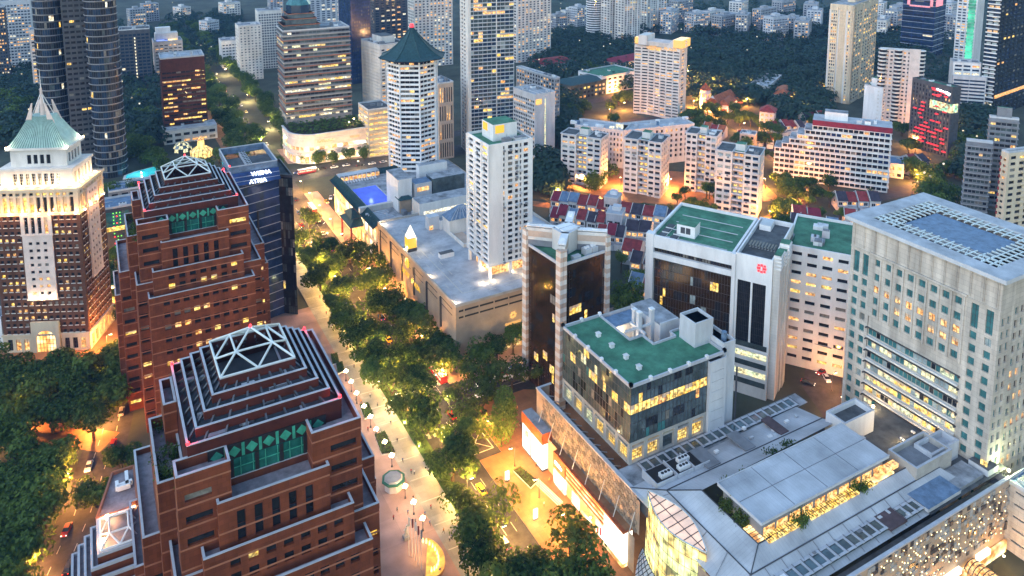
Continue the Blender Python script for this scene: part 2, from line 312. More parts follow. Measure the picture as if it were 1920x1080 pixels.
def strokes(parent, n, size, loc, rot, m, slant=0.0, seed=1):
    """a row of letter-like strokes, for writing too small to read in the photograph"""
    g = random.Random(seed); b = MB(); w = size*.62
    for i in range(n):
        x = (i-n/2)*w*1.25; h = size*g.choice((1, 1, .72))
        for q in range(2): b.beam((x+q*w*.7, 0, -size/2), (x+q*w*.7+slant*h, 0, -size/2+h), size*.16, .1, m)
        z = g.choice((0, .45, .9)); b.beam((x, 0, -size/2+h*z+size*.05), (x+w*.7, 0, -size/2+h*z+size*.05), .1, size*.14, m)
    return b.build('lettering', parent, loc, rot)
D1 = [('gdark', 6), ('litw', 1.2), ('lity', .5)]; D2 = [('gdark', 8), ('litw', .5), ('litp', .4)]; D3 = [('gblue', 7), ('litw', 1), ('lity', .8), ('litp', .5)]
def spec(u, vt, vb, rot, uL, uR, wL=None, wR=None):
    x, y, z = stand(u, vt, vb); a = R_(rot)
    wr = wR or max(3, reach(x, y, z, a, uR)); wl = wL or max(3, reach(x, y, z, a+math.pi/2, uL)); return x, y, z, wr, wl
# ---------------- the setting
def sheet(name, pts, z, m):
    b = MB(); b.poly([(p[0], p[1], z) for p in pts], m); o = b.build(name); o['kind'] = 'structure'; return o
def slab(name, pts, z0, z1, m, side='kerb'):
    b = MB(); b.prism(pts, z0, z1, side, m); o = b.build(name); o['kind'] = 'structure'; return o
def strip(name, pts, w, z, m):
    b = MB(); L = []; Rr = []
    for i, p in enumerate(pts):
        a = Vector(pts[max(0, i-1)]); c = Vector(pts[min(len(pts)-1, i+1)]); d = (c-a).normalized(); n = Vector((-d.y, d.x)); p = Vector(p)
        L.append(p+n*w/2); Rr.append(p-n*w/2)
    for i in range(len(pts)-1): b.poly([(*Rr[i], z), (*Rr[i+1], z), (*L[i+1], z), (*L[i], z)], m)
    o = b.build(name); o['kind'] = 'structure'; return o
sheet('ground', [(-3000, -500), (5000, -500), (5000, 6500), (-3000, 6500)], -.03, 'ground')
sheet('road', [(82.5, 60), (92.8, 60), (92.8, 188), (100.2, 188), (100.2, 1150), (82.5, 1150)], .004, 'asphalt')
sheet('side_road', [(100.2, 211.5), (330, 205), (330, 218), (100.2, 225)], .008, 'asphalt')
sheet('crossing_road', [(-60, 452), (420, 436), (420, 452), (-60, 478)], .012, 'asphalt')
strip('hospital_road', [(205, 140), (214, 160), (226, 168), (300, 190)], 22, .016, 'asphalt')
strip('left_road', [(-26, 170), (-19, 195), (-10.5, 222), (-3, 255), (2, 285), (3, 330), (-4, 372), (-6, 450)], 12, .004, 'asphalt')
strip('left_lane', [(-60, 292), (-24, 268), (-3, 250)], 9, .008, 'redpaving')
strip('hill_road', [(560, 640), (484, 532), (440, 465), (411, 399), (380, 335), (345, 285), (300, 262), (240, 268)], 13, .008, 'asphalt')
strip('far_road', [(640, 340), (488, 314), (417, 263), (352, 268), (330, 240)], 13, .012, 'asphalt')
strip('house_lane', [(205, 352), (235, 318), (250, 292), (300, 272), (345, 283)], 7, .016, 'redpaving')
sheet('flat_court', [(236, 362), (248, 330), (300, 292), (330, 290), (345, 320), (270, 385)], .02, 'redpaving')
strip('upper_road', [(150, 470), (300, 505), (400, 520), (470, 540), (700, 620)], 11, .016, 'asphalt')
slab('promenade', [(71, 60), (78.5, 60), (78.5, 425), (71, 425)], 0, .14, 'greypaving')
slab('plaza', [(44, 60), (71, 60), (71, 300), (44, 300)], 0, .145, 'pinkpaving')
slab('pavement', [(92.8, 60), (140, 60), (140, 200), (121, 211), (100.2, 211), (100.2, 188), (92.8, 188)], 0, .14, 'redpaving')
slab('forecourt', [(100.2, 226), (180, 219), (180, 240), (108, 240), (108, 425), (100.2, 425)], 0, .14, 'pinkpaving')
slab('verge', [(78.5, 60), (82.5, 60), (82.5, 425), (78.5, 425)], 0, .16, 'lawn')
slab('mall_court', [(104, 480), (175, 462), (175, 505), (104, 512)], 0, .14, 'pinkpaving')
slab('tower_court', [(-40, 288), (12, 288), (18, 345), (-40, 345)], 0, .14, 'redpaving')
sheet('far_pavement', [(72, 505), (82.5, 505), (82.5, 900), (72, 900)], .02, 'redpaving')
sheet('park', [(395, 590), (640, 470), (1500, 620), (1500, 1500), (560, 1300)], -.01, 'hill')
# painted road markings
b = MB()
for i in range(38):
    for x in ((86.8, 91.2, 95.6) if 70+i*9 > 188 else (86.8, 89.8)): b.poly([(x-.08, 70+i*9, .02), (x+.08, 70+i*9, .02), (x+.08, 73.5+i*9, .02), (x-.08, 73.5+i*9, .02)], 'marking')
for k in range(9):
    for y in (205.5, 228.5): b.poly([(83.2+k*1.9, y-1.6, .02), (84.2+k*1.9, y-1.6, .02), (84.2+k*1.9, y+1.6, .02), (83.2+k*1.9, y+1.6, .02)], 'marking')
for (p, q) in (((91, 191, .024), (99, 200, .024)), ((99, 191, .024), (91, 200, .024)), ((91, 191, .024), (99, 191, .024)), ((91, 200, .024), (99, 200, .024)), ((91, 191, .024), (91, 200, .024)), ((99, 191, .024), (99, 200, .024)), ((102, 216, .024), (180, 212, .024)), ((102, 220.5, .024), (180, 216.5, .024))):
    d = (Vector(q)-Vector(p)).normalized(); n = Vector((-d.y, d.x, 0))*.14; b.poly([Vector(p)-n, Vector(q)-n, Vector(q)+n, Vector(p)+n], 'marking')
for i in range(40):
    y = 460+i*3; b.poly([(84+(i % 8)*2, 446, .024), (84.9+(i % 8)*2, 446, .024), (84.9+(i % 8)*2, 451, .024), (84+(i % 8)*2, 451, .024)], 'marking')
pts = [(-22, 185), (-10.5, 222), (-3, 255), (2, 285)]
for off in (-2, 2):
    for i in range(3):
        a, c = Vector(pts[i]), Vector(pts[i+1]); d = (c-a).normalized(); n = Vector((d.y, -d.x))
        for k in range(6):
            p = a.lerp(c, k/6)+n*off; q = p+d*2.6; b.poly([(*(p-n*.09), .02), (*(p+n*.09), .02), (*(q+n*.09), .02), (*(q-n*.09), .02)], 'marking')
o = b.build('road_marking'); o['kind'] = 'structure'
b = MB()
for i in range(34):
    y = 118+i*9.0
    b.poly([(71.5, y, .15), (77.8, y-.3, .15), (77.8, y, .15), (71.5, y+.3, .15)], 'marking')
o = b.build('promenade_line'); o['kind'] = 'structure'
# ---------------- granite twin towers (stepped, trellised)
def ngee(wx, wy, label, seed, lit):
    global rnd
    keep = rnd; rnd = random.Random(seed)
    B = Bld('granite_tower', label, 'office tower', wx, wy); W = B.mb('wall'); g = 'granite'; pal = [('gdark', 10-lit), ('lity', lit), ('litw', lit*.6)]
    def tier(x0, x1, y0, y1, z0, z1, south=None, par=1.3, bands=True, west=None, east=None):
        f = south or {}
        B.wall((x0, y0), (x1, y0), z0, z1, g, **f)
        B.wall((x1, y0), (x1, y1), z0, z1, g, **(east or {})); B.wall((x1, y1), (x0, y1), z0, z1, g); B.wall((x0, y1), (x0, y0), z0, z1, g, **(west or {}))
        B.mb('terrace').poly([(x0, y0, z1-par), (x1, y0, z1-par), (x1, y1, z1-par), (x0, y1, z1-par)], 'paver')
        t = .34; p = B.mb('parapet')
        for q in ((x0-.04, y0-.04, x1+.04, y0+t), (x0-.04, y1-t, x1+.04, y1+.04), (x0-.04, y0+t, x0+t, y1-t), (x1-t, y0+t, x1+.04, y1-t)):
            p.box(q[0], q[1], z1-par+.01, q[2], q[3], z1-.1, g); p.box(q[0]-.03, q[1]-.03, z1-.1, q[2]+.03, q[3]+.03, z1+.05, 'railcap')
        if bands:
            z = z1-2.2
            while z > max(z0, 2):
                for (a0, b0, a1, b1) in ((x0-.05, y0-.05, x1+.05, y0+.01), (x0-.05, y0+.01, x0+.01, y1), (x1-.01, y0+.01, x1+.05, y1)): W.box(a0, b0, z, a1, b1, z+.32, 'granite_band')
                z -= 4.0
    rows = [(z, z+1.75) for z in [3.2+4*i for i in range(11)]]
    tier(-14.5, 16.3, 0, 46, 0, 46, dict(cols=cg(30.8, 9, 1.75, 3.4, 2), rows=[(r0-.6, r1-.6) for r0, r1 in rows], dep=.6, pal=pal), east=dict(cols=cg(46, 9, 2.2, 2), rows=[(r0-.6, r1-.6) for r0, r1 in rows], dep=.5, pal=pal))
    tier(-12.9, 13.5, 2, 44, 42, 53.2, dict(cols=cg(26.4, 7, 1.75, 3.6, 1.4), rows=[(46.6, 48.35), (50-.4, 51.35)], dep=.6, pal=pal))
    tier(-17.4, 19.2, 4.5, 41.5, 0, 49, dict(cols=[(.35, 2.6), (34, 36.2)], rows=[(4*i+1.9, 4*i+3.4) for i in range(1, 11)], dep=.6, pal=pal))
    wr = [(4*i+2.2, 4*i+3.5) for i in range(10)]
    tier(-21.6, 23.0, 18.5, 45, 0, 48, dict(cols=[(.5, 3.6), (41, 44)], rows=wr, dep=.5, pal=pal), west=dict(cols=cg(26.5, 6, 2.2), rows=wr, dep=.5, pal=pal), east=dict(cols=cg(26.5, 6, 2.2), rows=wr, dep=.5, pal=pal))
    tier(-23.2, 25.0, 24, 43, 0, 38)
    tier(-18.7, -14, 14.3, 34.5, 40, 61, par=2.2)
    tier(14, 18, 14.3, 34.5, 40, 57.5)
    sw = [(54.2, 55.6), (58.4, 59.8), (62.6, 64)]
    tier(-16.2, -13.9, 27, 36, 46, 67.8, par=2.0)
    for x0, x1 in ((-16.2, -7.4), (6.9, 16.2)):
        tier(x0, x1, 5, 9.6 if x0 < 0 else 40, 46, 67.8, dict(cols=[(1.2, 5.6)] if x0 < 0 else [(3.4, 8.4)], rows=sw, dep=.55, pal=[('gdark', 9), ('lity', lit*.5)]), par=2.0)
    tier(-10, 9.6, 3.7, 9.2, 52, 61.3, dict(cols=cg(19.6, 5, 1.45, 2.3), rows=[(52.6, 58.6)], dep=.7, pal=[('gdark', 4), ('lity', lit*.25)], mull=(1, 2, 'granite_dark')), par=1.5)
    # crown: trellis rings stepping inward, each with a pale cap
    z0 = 58.0; x0, x1, y0, y1 = -13.8, 13.8, 9.3, 36.9
    B.wall((x0, y0), (x1, y0), z0, 70, 'granite_dark'); B.wall((x1, y0), (x1, y1), z0, 70, 'granite_dark'); B.wall((x1, y1), (x0, y1), z0, 70, 'granite_dark'); B.wall((x0, y1), (x0, y0), z0, 70, 'granite_dark')
    B.mb('roof').poly([(x0, y0, 67.5), (x1, y0, 67.5), (x1, y1, 67.5), (x0, y1, 67.5)], 'darkgrey')
    for k in range(5):
        i = 1.72*k; z = 70+1.65*k; p = MB(); t = .34; a0, a1, b0, b1 = x0+i-.05, x1-i+.05, y0+i-.05, y1-i+.05
        for q in ((a0, b0, a1, b0+t), (a0, b1-t, a1, b1), (a0, b0+t, a0+t, b1-t), (a1-t, b0+t, a1, b1-t)):
            p.box(q[0], q[1], z-1.75, q[2], q[3], z-.12, 'granite_dark'); p.box(q[0]-.04, q[1]-.04, z-.12, q[2]+.04, q[3]+.04, z+.03, 'railcap')
        B.solo('trellis_ring', p)
    for k in range(7):
        for s in (0, 1):
            u = -11+22*k/6
            for (c, d) in (((u, y0+.6, 69.2), (u*.5, y0+7.4, 75.6)), ((u, y1-.6, 69.2), (u*.5, y1-7.4, 75.6)), ((x0+.6, 23.1+u, 69.2), (x0+7.4, 23.1+u*.5, 75.6)), ((x1-.6, 23.1+u, 69.2), (x1-7.4, 23.1+u*.5, 75.6))):
                if s == 0: p = MB(); p.beam(c, d, .35, .5, 'metal_dark'); B.solo('trellis_beam', p)
    for k in range(16):
        p = MB(); l = rnd.uniform(1, 4); p.box(0, 0, 0, l, rnd.uniform(.6, 1.2), rnd.uniform(.5, 1.1), rnd.choice(('lightgrey', 'railcap', 'white')))
        sx = rnd.choice((0, 1, 2)); X, Y = ((rnd.uniform(-12, 8), 10.2+rnd.random()*3.5), (rnd.uniform(-13, -9), rnd.uniform(11, 34)), (rnd.uniform(-5, 4), rnd.uniform(18, 27)))[sx]
        B.solo('roof_unit', p, (X, Y, 67.55))
    s0, s1 = 6.85, 6.85; cx, cy = 0, 23.1; zb, za = 76.7, 81.4; p = MB()
    C4 = [Vector((cx-s0, cy-s0, zb)), Vector((cx+s0, cy-s0, zb)), Vector((cx+s0, cy+s0, zb)), Vector((cx-s0, cy+s0, zb))]; ap = Vector((cx, cy, za))
    M4 = [(c+ap)/2 for c in C4]
    for q in range(4):
        n = (q+1) % 4; mid = (C4[q]+C4[n])/2
        for a, c in ((C4[q], C4[n]), (C4[q], ap), (M4[q], M4[n]), (mid, M4[q]), (mid, M4[n])): p.tube(a, c, .21, 'steel', 6)
    B.solo('skylight_frame', p)
    # emerald glass loggia with diamond frieze
    p = MB(); p.box(-9.6, 8.9, 61.4, 8.2, 9.25, 64.9, 'emerald_dark')
    for i in range(9): p.box(-9.6+i*2.2, 8.82, 61.4, -9.45+i*2.2, 8.9, 64.9, 'emerald')
    p.box(-9.6, 8.82, 63.1, 8.2, 8.9, 63.25, 'emerald')
    for i in (1, 3, 5, 7): p.box(-9.2+i*2.2, 8.8, 61.4, -8.5+i*2.2, 8.89, 64.9, 'black')
    B.solo('loggia_glazing', p)
    p = MB(); p.box(-10.6, 8.95, 64.95, 10.6, 9.26, 67.7, 'black')
    for i in range(7):
        c = -9.1+i*3.03; f = 8.9
        p.poly([(c, f, 65.2), (c+1.12, f, 66.3), (c, f, 67.4), (c-1.12, f, 66.3)], 'emerald')
        if i < 6: p.box(c+1.25, 8.88, 65.05, c+1.78, 8.96, 67.6, 'emerald')
        for e in ((0, -1.25), (1.3, 0), (0, 1.25), (-1.3, 0)): pass
    B.solo('diamond_frieze', p)
    for X, Y in ((-13.6, 9.5), (13.6, 9.5), (-13.6, 36.7), (13.6, 36.7)):
        p = MB(); p.cone(0, 0, 0, .5, .34, .25, 'redlamp', 8); l = B.solo('warning_lamp', p, (X, Y, 70.06)); plight(l, (0, 0, .8), 45, (1, .03, .05), .2)
    p = MB(); p.cone(0, 0, 0, .5, .3, .2, 'redlamp', 8); B.solo('warning_lamp', p, (0, 23.1, 81.5))
    B.finish(); rnd = keep; return B
TA = ngee(23.9, 127, 'nearest red granite stepped tower with dark trellis rings and white pyramid frame on top', 11, 1.2)
TB = ngee(24.8, 244.5, 'farther red granite stepped tower rising behind its twin beside the blue glass block', 12, 2.0)
# low granite wing at the foot of the near tower, with stepped roof and lit roof frame
B = Bld('granite_podium', 'low granite wing with stepped roof ridges and glowing white roof frame', 'podium wing', -4, 160)
def gb(x0, y0, x1, y1, z0, z, m='granite', cap='railcap', t=.4, **k):
    B.wall((x0, y0), (x1, y0), z0, z-.05, m, **k); B.wall((x1, y0), (x1, y1), z0, z-.05, m); B.wall((x1, y1), (x0, y1), z0, z-.05, m); B.wall((x0, y1), (x0, y0), z0, z-.05, m)
    B.mb('roof').poly([(x0, y0, z-.6), (x1, y0, z-.6), (x1, y1, z-.6), (x0, y1, z-.6)], 'paver')
    for q in ((x0-.05, y0-.05, x1+.05, y0+t), (x0-.05, y1-t, x1+.05, y1+.05), (x0-.05, y0+t, x0+t, y1-t), (x1-t, y0+t, x1+.05, y1-t)): B.mb('parapet').box(q[0], q[1], z-.59, q[2], q[3], z+.05, cap)
for k in range(5):
    gb(-1.6-1.25*k, .2-1.3*k, 6.2, 10.6, 0, 36-1.5*k)
P = [(-1.6, 10.7), (6.2, 10.7), (6.2, 24), (1.8, 24)]
B.mb('wall').prism(P, 0, 35.4, 'granite', 'paver')
for i in range(4): B.mb('parapet').beam((*P[i], 35.75), (*P[(i+1) % 4], 35.75), .4, .8, 'granite_band')
p = MB()
for a, c in (((2.6, 17.5), (5.2, 17.5)), ((2.6, 17.5), (2.6, 19.6)), ((4.6, 17.5), (4.6, 22)), ((3, 18), (5.6, 18.4))): p.beam((*a, 36.3), (*c, 36.3), .7, 1.1, 'white')
B.solo('roof_unit', p)
p = MB(); C4 = [Vector((-1, .8, 36.2)), Vector((6, .8, 36.2)), Vector((6, 10, 36.2)), Vector((-1, 10, 36.2))]; ap = Vector((2.5, 5.4, 39)); M4 = [(c+ap)/2 for c in C4]
for q in range(4):
    n = (q+1) % 4; mid = (C4[q]+C4[n])/2
    for a, c in ((C4[q], C4[n]), (M4[q], M4[n]), (mid, M4[q]), (mid, M4[n]), (C4[q], M4[q])): p.tube(a, c, .2, 'white', 6)
B.solo('roof_frame', p)
for X, Y in ((.4, 9.4), (5.4, 9.8), (-.4, 3)):
    p = MB(); p.cone(0, 0, 0, .7, .3, .45, 'lampglow', 8); l = B.solo('floodlamp', p, (X, Y, 36.1)); plight(l, (0, 0, 1.6), 140, (1, .42, .15), .3)
B.finish()
def flat_roof(B, x0, y0, x1, y1, z, m='roofgrey', n=4, pm='lightgrey', par=.9, big=1):
    for i in range(max(2, n)):
        p = MB(); zz = z-par+.25; xa, ya = rnd.uniform(x0+.6, x1-.6), rnd.uniform(y0+.6, y1-.6); xb, yb = (rnd.uniform(x0+.6, x1-.6), ya) if i % 2 else (xa, rnd.uniform(y0+.6, y1-.6))
        if abs(xb-xa)+abs(yb-ya) > 1.5: p.beam((xa, ya, zz), (xb, yb, zz), .22, .2, rnd.choice(('lightgrey', 'midgrey', 'white'))); B.solo('roof_pipe', p)
    B.roofbox(x0, y0, x1, y1, z, m, par, pm); B.clutter(x0+.6, y0+.6, x1-.6, y1-.6, z-par+.01, n, big)
def shell(B, wr, wl, z, wm, L={}, Rr={}, z0=0, x0=0, y0=0):
    """four walls of a rectangular block: Rr styles the face along local x, L the face along local y"""
    B.wall((x0, y0), (x0+wr, y0), z0, z, wm, **Rr); B.wall((x0+wr, y0), (x0+wr, y0+wl), z0, z, wm, **L)
    B.wall((x0+wr, y0+wl), (x0, y0+wl), z0, z, wm); B.wall((x0, y0+wl), (x0, y0), z0, z, wm, **L)
# ---------------- brick tower with green hipped roof (floodlit)
x, y, _ = stand(149, 400, 655)
B = Bld('brick_tower', 'tall brick and white stone tower with green copper hipped roof and spire', 'tower', x, y, -24.5)
W_, Dp = 30, 20; zc = 58; pal = [('gdark', 6), ('litw', 2.2), ('lity', .8)]
rows = rg(6.5, 53, 2.72, 1.15, .8)
B.wall((-W_, 0), (0, 0), 6, 53, 'brick', cg(W_, 13, 1.15, .8), rows, .35, pal)
B.wall((0, 0), (0, Dp), 6, 53, 'brick', cg(Dp, 9, 1.1, .8), rows, .35, pal)
B.wall((0, Dp), (-W_, Dp), 0, 62, 'brick'); B.wall((-W_, Dp), (-W_, 0), 0, 62, 'brick')
w = B.mb('wall')
for r0, r1 in rows:
    for c0, c1 in cg(W_, 13, 1.15, .8): w.box(-W_+c0-.15, -.18, r0-.22, -W_+c1+.15, -.005, r0-.02, 'offwhite')
    for c0, c1 in cg(Dp, 9, 1.1, .8): w.box(.005, c0-.15, r0-.22, .18, c1+.15, r0-.02, 'offwhite')
B.wall((-W_-.3, -.3), (.3, -.3), 0, 6.5, 'cream', cg(W_+.6, 10, 1.7, 1), [(.8, 5.2)], .5, [('litw', 5), ('lity', 2), ('gdark', 2)], mull=(2, 3, 'metal_dark'))
B.wall((.3, -.3), (.3, Dp+.3), 0, 6.5, 'cream', cg(Dp+.6, 6, 1.8, 1), [(.8, 5.2)], .5, [('litw', 5), ('lity', 2)])
B.box(-W_-.6, -.6, 6.5, .6, Dp+.6, 7.1, 'cream')
# tall pilastered upper storeys
up_ = dict(dep=.6, pal=[('gdark', 4), ('litw', 3), ('lity', 1)])
B.wall((-W_, -.05), (0, -.05), 53, 61.4, 'cream', cg(W_, 12, 1.35, 1.2), [(53.6, 59.2), (59.8, 60.9)], **up_)
B.wall((.05, 0), (.05, Dp), 53, 61.4, 'cream', cg(Dp, 8, 1.3, 1), [(53.6, 59.2), (59.8, 60.9)], **up_)
B.box(-W_-.5, -.5, 61.4, .5, Dp+.5, 62.3, 'cream'); B.box(-W_-.35, -.35, 52.5, .35, Dp+.35, 53.05, 'cream')
# white stone centre bay
B.wall((-20, -.55), (-10, -.55), 21, 45.2, 'pinkwhite', cg(10, 3, 1.2, 1.2), rg(21.6, 45, 2.72, 1.1, .9), .3, [('gdark', 7), ('litw', 1.5)])
B.wall((-20.4, -.6), (-9.6, -.6), 45.2, 52.6, 'pinkwhite', cg(10.8, 4, 1.3, .8), [(45.8, 52)], .5, [('gdark', 3), ('litw', 4)], mull=(1, 4, 'metal_dark'))
B.box(-20.5, -.62, 20.3, -9.5, .3, 21, 'pinkwhite'); B.box(-20.6, -.75, 45.0, -9.4, .3, 45.5, 'pinkwhite')
for X in (-20.2, -10): B.box(X, -.57, 21, X+.2, .2, 52.6, 'pinkwhite')
B.wall((.55, 6), (.55, 14), 26, 60, 'pinkwhite', cg(8, 3, 1.0, .8), rg(26.5, 60, 2.72, 1.1, .9), .3, [('gdark', 7), ('litw', 1.5)])
B.box(-.1, 5.6, 25.4, .7, 14.4, 26, 'pinkwhite'); B.box(-.1, 5.8, 26, .54, 6, 60, 'pinkwhite'); B.box(-.1, 14, 26, .54, 14.2, 60, 'pinkwhite')
# arched entrance
p = MB(); n = 14; A = [(-15+3.4*math.cos(math.pi*i/n), 5.2+3.4*math.sin(math.pi*i/n)) for i in range(n+1)]; f = -1.0
pts = [(-11.6, 0)]+A+[(-18.4, 0)]
for i in range(len(pts)-1):
    a, c = pts[i], pts[i+1]; oa = (max(-20, min(-10, a[0]+(a[0]+15)*9)), 11.5 if a[1] > 5.3 else a[1]); oc = (max(-20, min(-10, c[0]+(c[0]+15)*9)), 11.5 if c[1] > 5.3 else c[1])
    p.poly([(a[0], f, a[1]), (oa[0], f, oa[1]), (oc[0], f, oc[1]), (c[0], f, c[1])], 'cream'); p.poly([(a[0], f, a[1]), (c[0], f, c[1]), (c[0], -.3, c[1]), (a[0], -.3, a[1])], 'cream')
p.box(-20, f, 11.45, -10, -.3, 12, 'cream'); p.box(-20, f, 0, -19.9, -.3, 11.5, 'cream'); p.box(-10.1, f, 0, -10, -.3, 11.5, 'cream')
B.solo('entrance_arch', p)
p = MB(); p.poly([(q[0], -.45, q[1]) for q in pts], 'shop_o')
for i in range(1, 6): p.box(-18.4+i*1.13-.06, -.6, 0, -18.4+i*1.13+.06, -.47, 8.2-abs(i-3)*.7, 'metal_dark')
for z in (1.6, 3.2, 4.8, 6.4): p.box(-18, -.58, z, -12, -.48, z+.1, 'metal_dark')
B.solo('entrance_glazing', p)
# set-back top storeys
B.wall((-27.5, 2.5), (-2.5, 2.5), 62.3, 68.3, 'offwhite', cg(25, 8, 1.3, 4), [(62.9, 67.2)], .5, [('gdark', 2), ('litp', 1)], mull=(2, 4, 'white')); B.wall((-2.5, 2.5), (-2.5, Dp-2.5), 62.3, 68.3, 'offwhite', cg(Dp-5, 5, 1.2, 1), [(62.9, 67.2)], .5, [('litp', 2), ('gdark', 1)]); B.wall((-27.5, Dp-2.5), (-27.5, 2.5), 62.3, 68.3, 'offwhite')
B.box(-28, 2, 68.3, -2, Dp-2, 69.2, 'offwhite'); B.mb('roof').poly([(-W_, 0, 62.35), (0, 0, 62.35), (0, Dp, 62.35), (-W_, Dp, 62.35)], 'concrete')
B.wall((-24.5, 4.5), (-5, 4.5), 69.2, 75.5, 'offwhite', cg(19.5, 4, 1.4, 5.3), [(70.2, 73.6)], .4, [('gdark', 1)]); B.wall((-5, 4.5), (-5, Dp-4.5), 69.2, 75.5, 'offwhite', cg(Dp-9, 4, 1.2, 1), [(70.2, 73.6)], .4, [('gdark', 1)]); B.wall((-24.5, Dp-4.5), (-24.5, 4.5), 69.2, 75.5, 'offwhite')
B.box(-25.6, 3.6, 75.5, -4, Dp-3.6, 76.3, 'offwhite')
p = MB(); a0 = [(-25.2, 4), (-4.4, 4), (-4.4, Dp-4), (-25.2, Dp-4)]; a1 = [(-22.3, 5.6), (-7.3, 5.6), (-7.3, Dp-5.6), (-22.3, Dp-5.6)]; a2 = [(-18.6, 7.6), (-11, 7.6), (-11, Dp-7.6), (-18.6, Dp-7.6)]
p.prism(a0, 76.3, 80.5, 'copper', None, a1); p.prism(a1, 80.5, 87, 'copper', None, a2)
for i in range(24):
    t = i/23; p.tube((-25.2+20.8*t, 3.96, 76.35), (-22.3+15*t, 5.56, 80.5), .09, 'emerald_dark', 4); p.tube((-22.3+15*t, 5.56, 80.5), (-18.6+7.6*t, 7.56, 87), .08, 'emerald_dark', 4)
B.solo('hipped_roof', p)
for X in (-18.8, -10.8):
    for Y in (7.4, Dp-7.4): p = MB(); p.prism([(X-1.2, Y-.2), (X+1.2, Y-.2), (X+1.2, Y+.2), (X-1.2, Y+.2)], 84.5, 92, 'pinkwhite', None, [(X+(1.6 if X < -15 else -1.9), Y-.15), (X+(1.9 if X < -15 else -1.6), Y-.15), (X+(1.9 if X < -15 else -1.6), Y+.15), (X+(1.6 if X < -15 else -1.9), Y+.15)]); B.solo('roof_fin', p)
p = MB(); p.cone(-14.8, Dp/2, 87, 97, .9, .35, 'pinkwhite', 8); p.cone(-14.8, Dp/2, 97, 104, .2, .05, 'white', 6)
for i in range(4):
    a = i*math.pi/2+.7; p.tube((-14.8+4*math.cos(a), Dp/2+2.4*math.sin(a), 87), (-14.8, Dp/2, 95.5), .15, 'white', 5)
B.solo('spire', p)
for i in range(8):
    p = MB(); p.box(-.3, -.3, 0, .3, .3, .4, 'lampglow'); l = B.solo('floodlamp', p, (-27+i*3.6, 1.4, 62.4)); plight(l, (0, -.3, .8), 85, (1, .55, .2), .3)
for i in range(5):
    p = MB(); p.box(-.3, -.3, 0, .3, .3, .4, 'lampglow'); l = B.solo('floodlamp', p, (-1.2, 3+i*3.4, 62.4)); plight(l, (.3, 0, .8), 75, (1, .55, .2), .3)
for i in range(7):
    p = MB(); p.box(-.2, -.2, 0, .2, .2, .3, 'lampglow'); l = B.solo('floodlamp', p, (-28.5+i*4.6, -.9, 53.1)); plight(l, (0, -.5, .6), 150, (1, .43, .12), .2)
for i in range(4):
    p = MB(); p.box(-.2, -.2, 0, .2, .2, .3, 'lampglow'); l = B.solo('floodlamp', p, (.9, 2.5+i*5, 53.1)); plight(l, (.5, 0, .6), 140, (1, .43, .12), .2)
for X in (-18.6, -15, -11.5):
    p = MB(); p.box(-.2, -.2, 0, .2, .2, .3, 'lampglow'); l = B.solo('floodlamp', p, (X, -1.1, 20.9)); plight(l, (0, -.5, .6), 70, (1, .62, .3), .2)
for X, Y in ((-25.4, 3.8), (-4.2, 3.8), (-4.2, Dp-3.8)):
    p = MB(); p.cone(0, 0, 0, .4, .25, .2, 'lampglow', 6); l = B.solo('floodlamp', p, (X, Y, 76.4)); plight(l, (0, -.8, 1.2), 110, (1, .8, .55), .2)
B.finish()
# white side annex of the brick tower
q = at(-2, 640, 0)
B = Bld('white_annex', 'low white annex with balconies at the foot of the brick tower', 'annex', q.x-7, q.y-3, -24.5)
shell(B, 10, 8, 12, 'white', Rr=dict(cols=cf(10, 3, .7), rows=rg(0, 12, 3.4, 1.6), pal=D1)); flat_roof(B, 0, 0, 10, 8, 12.9, n=2); B.finish()
# ---------------- blue glass block
zb = 58
P = [at(433, 352, zb), at(522, 328, zb), at(548, 330, zb)]; P += [P[2]+Vector((0, 22)), P[0]+Vector((0, 24))]; O = P[0]
B = Bld('blue_glass_block', 'blue glass block with thin pale floor lines and glowing white rooftop letters', 'office block', O.x, O.y)
L_ = [(p.x-O.x, p.y-O.y) for p in P]; d01 = math.hypot(L_[1][0], L_[1][1])
B.wall(L_[0], L_[1], 0, zb, 'gnavy', cg(d01, 12, d01/12-.1, .1), rg(0, zb, 3.55, 3.3, .1), .06, [('gnavy', 12), ('gblue', 2), ('lity', .12)])
d12 = math.dist(L_[1], L_[2]); B.wall(L_[1], L_[2], 0, zb, 'gdark', cg(d12, 6, d12/6-.1, .1), rg(0, zb, 3.55, 3.3, .1), .06, [('gdark', 12), ('ggrey', 3), ('lity', .8)])
for i in (2, 3, 4): B.wall(L_[i], L_[(i+1) % 5], 0, zb, 'gdark')
for k in range(16):
    z = 3.55*k+3.4; B.mb('floor_line').beam((L_[0][0], L_[0][1]-.08, z), (L_[1][0], L_[1][1]-.08, z), .2, .22, 'railcap')
m_ = Vector(L_[0]).lerp(Vector(L_[1]), .52); B.mb('dark_fin').box(m_.x-.35, m_.y-.3, 0, m_.x+.35, m_.y, 46, 'black')
B.mb('roof').poly([(p[0], p[1], zb-.6) for p in L_], 'roofdark')
for i in range(5): B.mb('parapet').beam((*L_[i], zb-.1), (*L_[(i+1) % 5], zb-.1), .4, 1.1, 'metal_dark')
p = MB(); y0 = min(L_[0][1], L_[1][1]); x0, x1 = L_[0][0]+.3, L_[1][0]-.2
p.prism([(x0, y0+.3), (x1, y0+.3), (x1, y0+22), (x0, y0+22)], zb, 62, 'gnavy', 'roofdark', [(x0, y0+3.4), (x1, y0+3.4), (x1, y0+22), (x0, y0+22)])
for k in range(2): p.beam((x0, y0+1.2+1.1*k, zb+1.25+1.4*k), (x1, y0+1.2+1.1*k, zb+1.25+1.4*k), .12, .15, 'railcap')
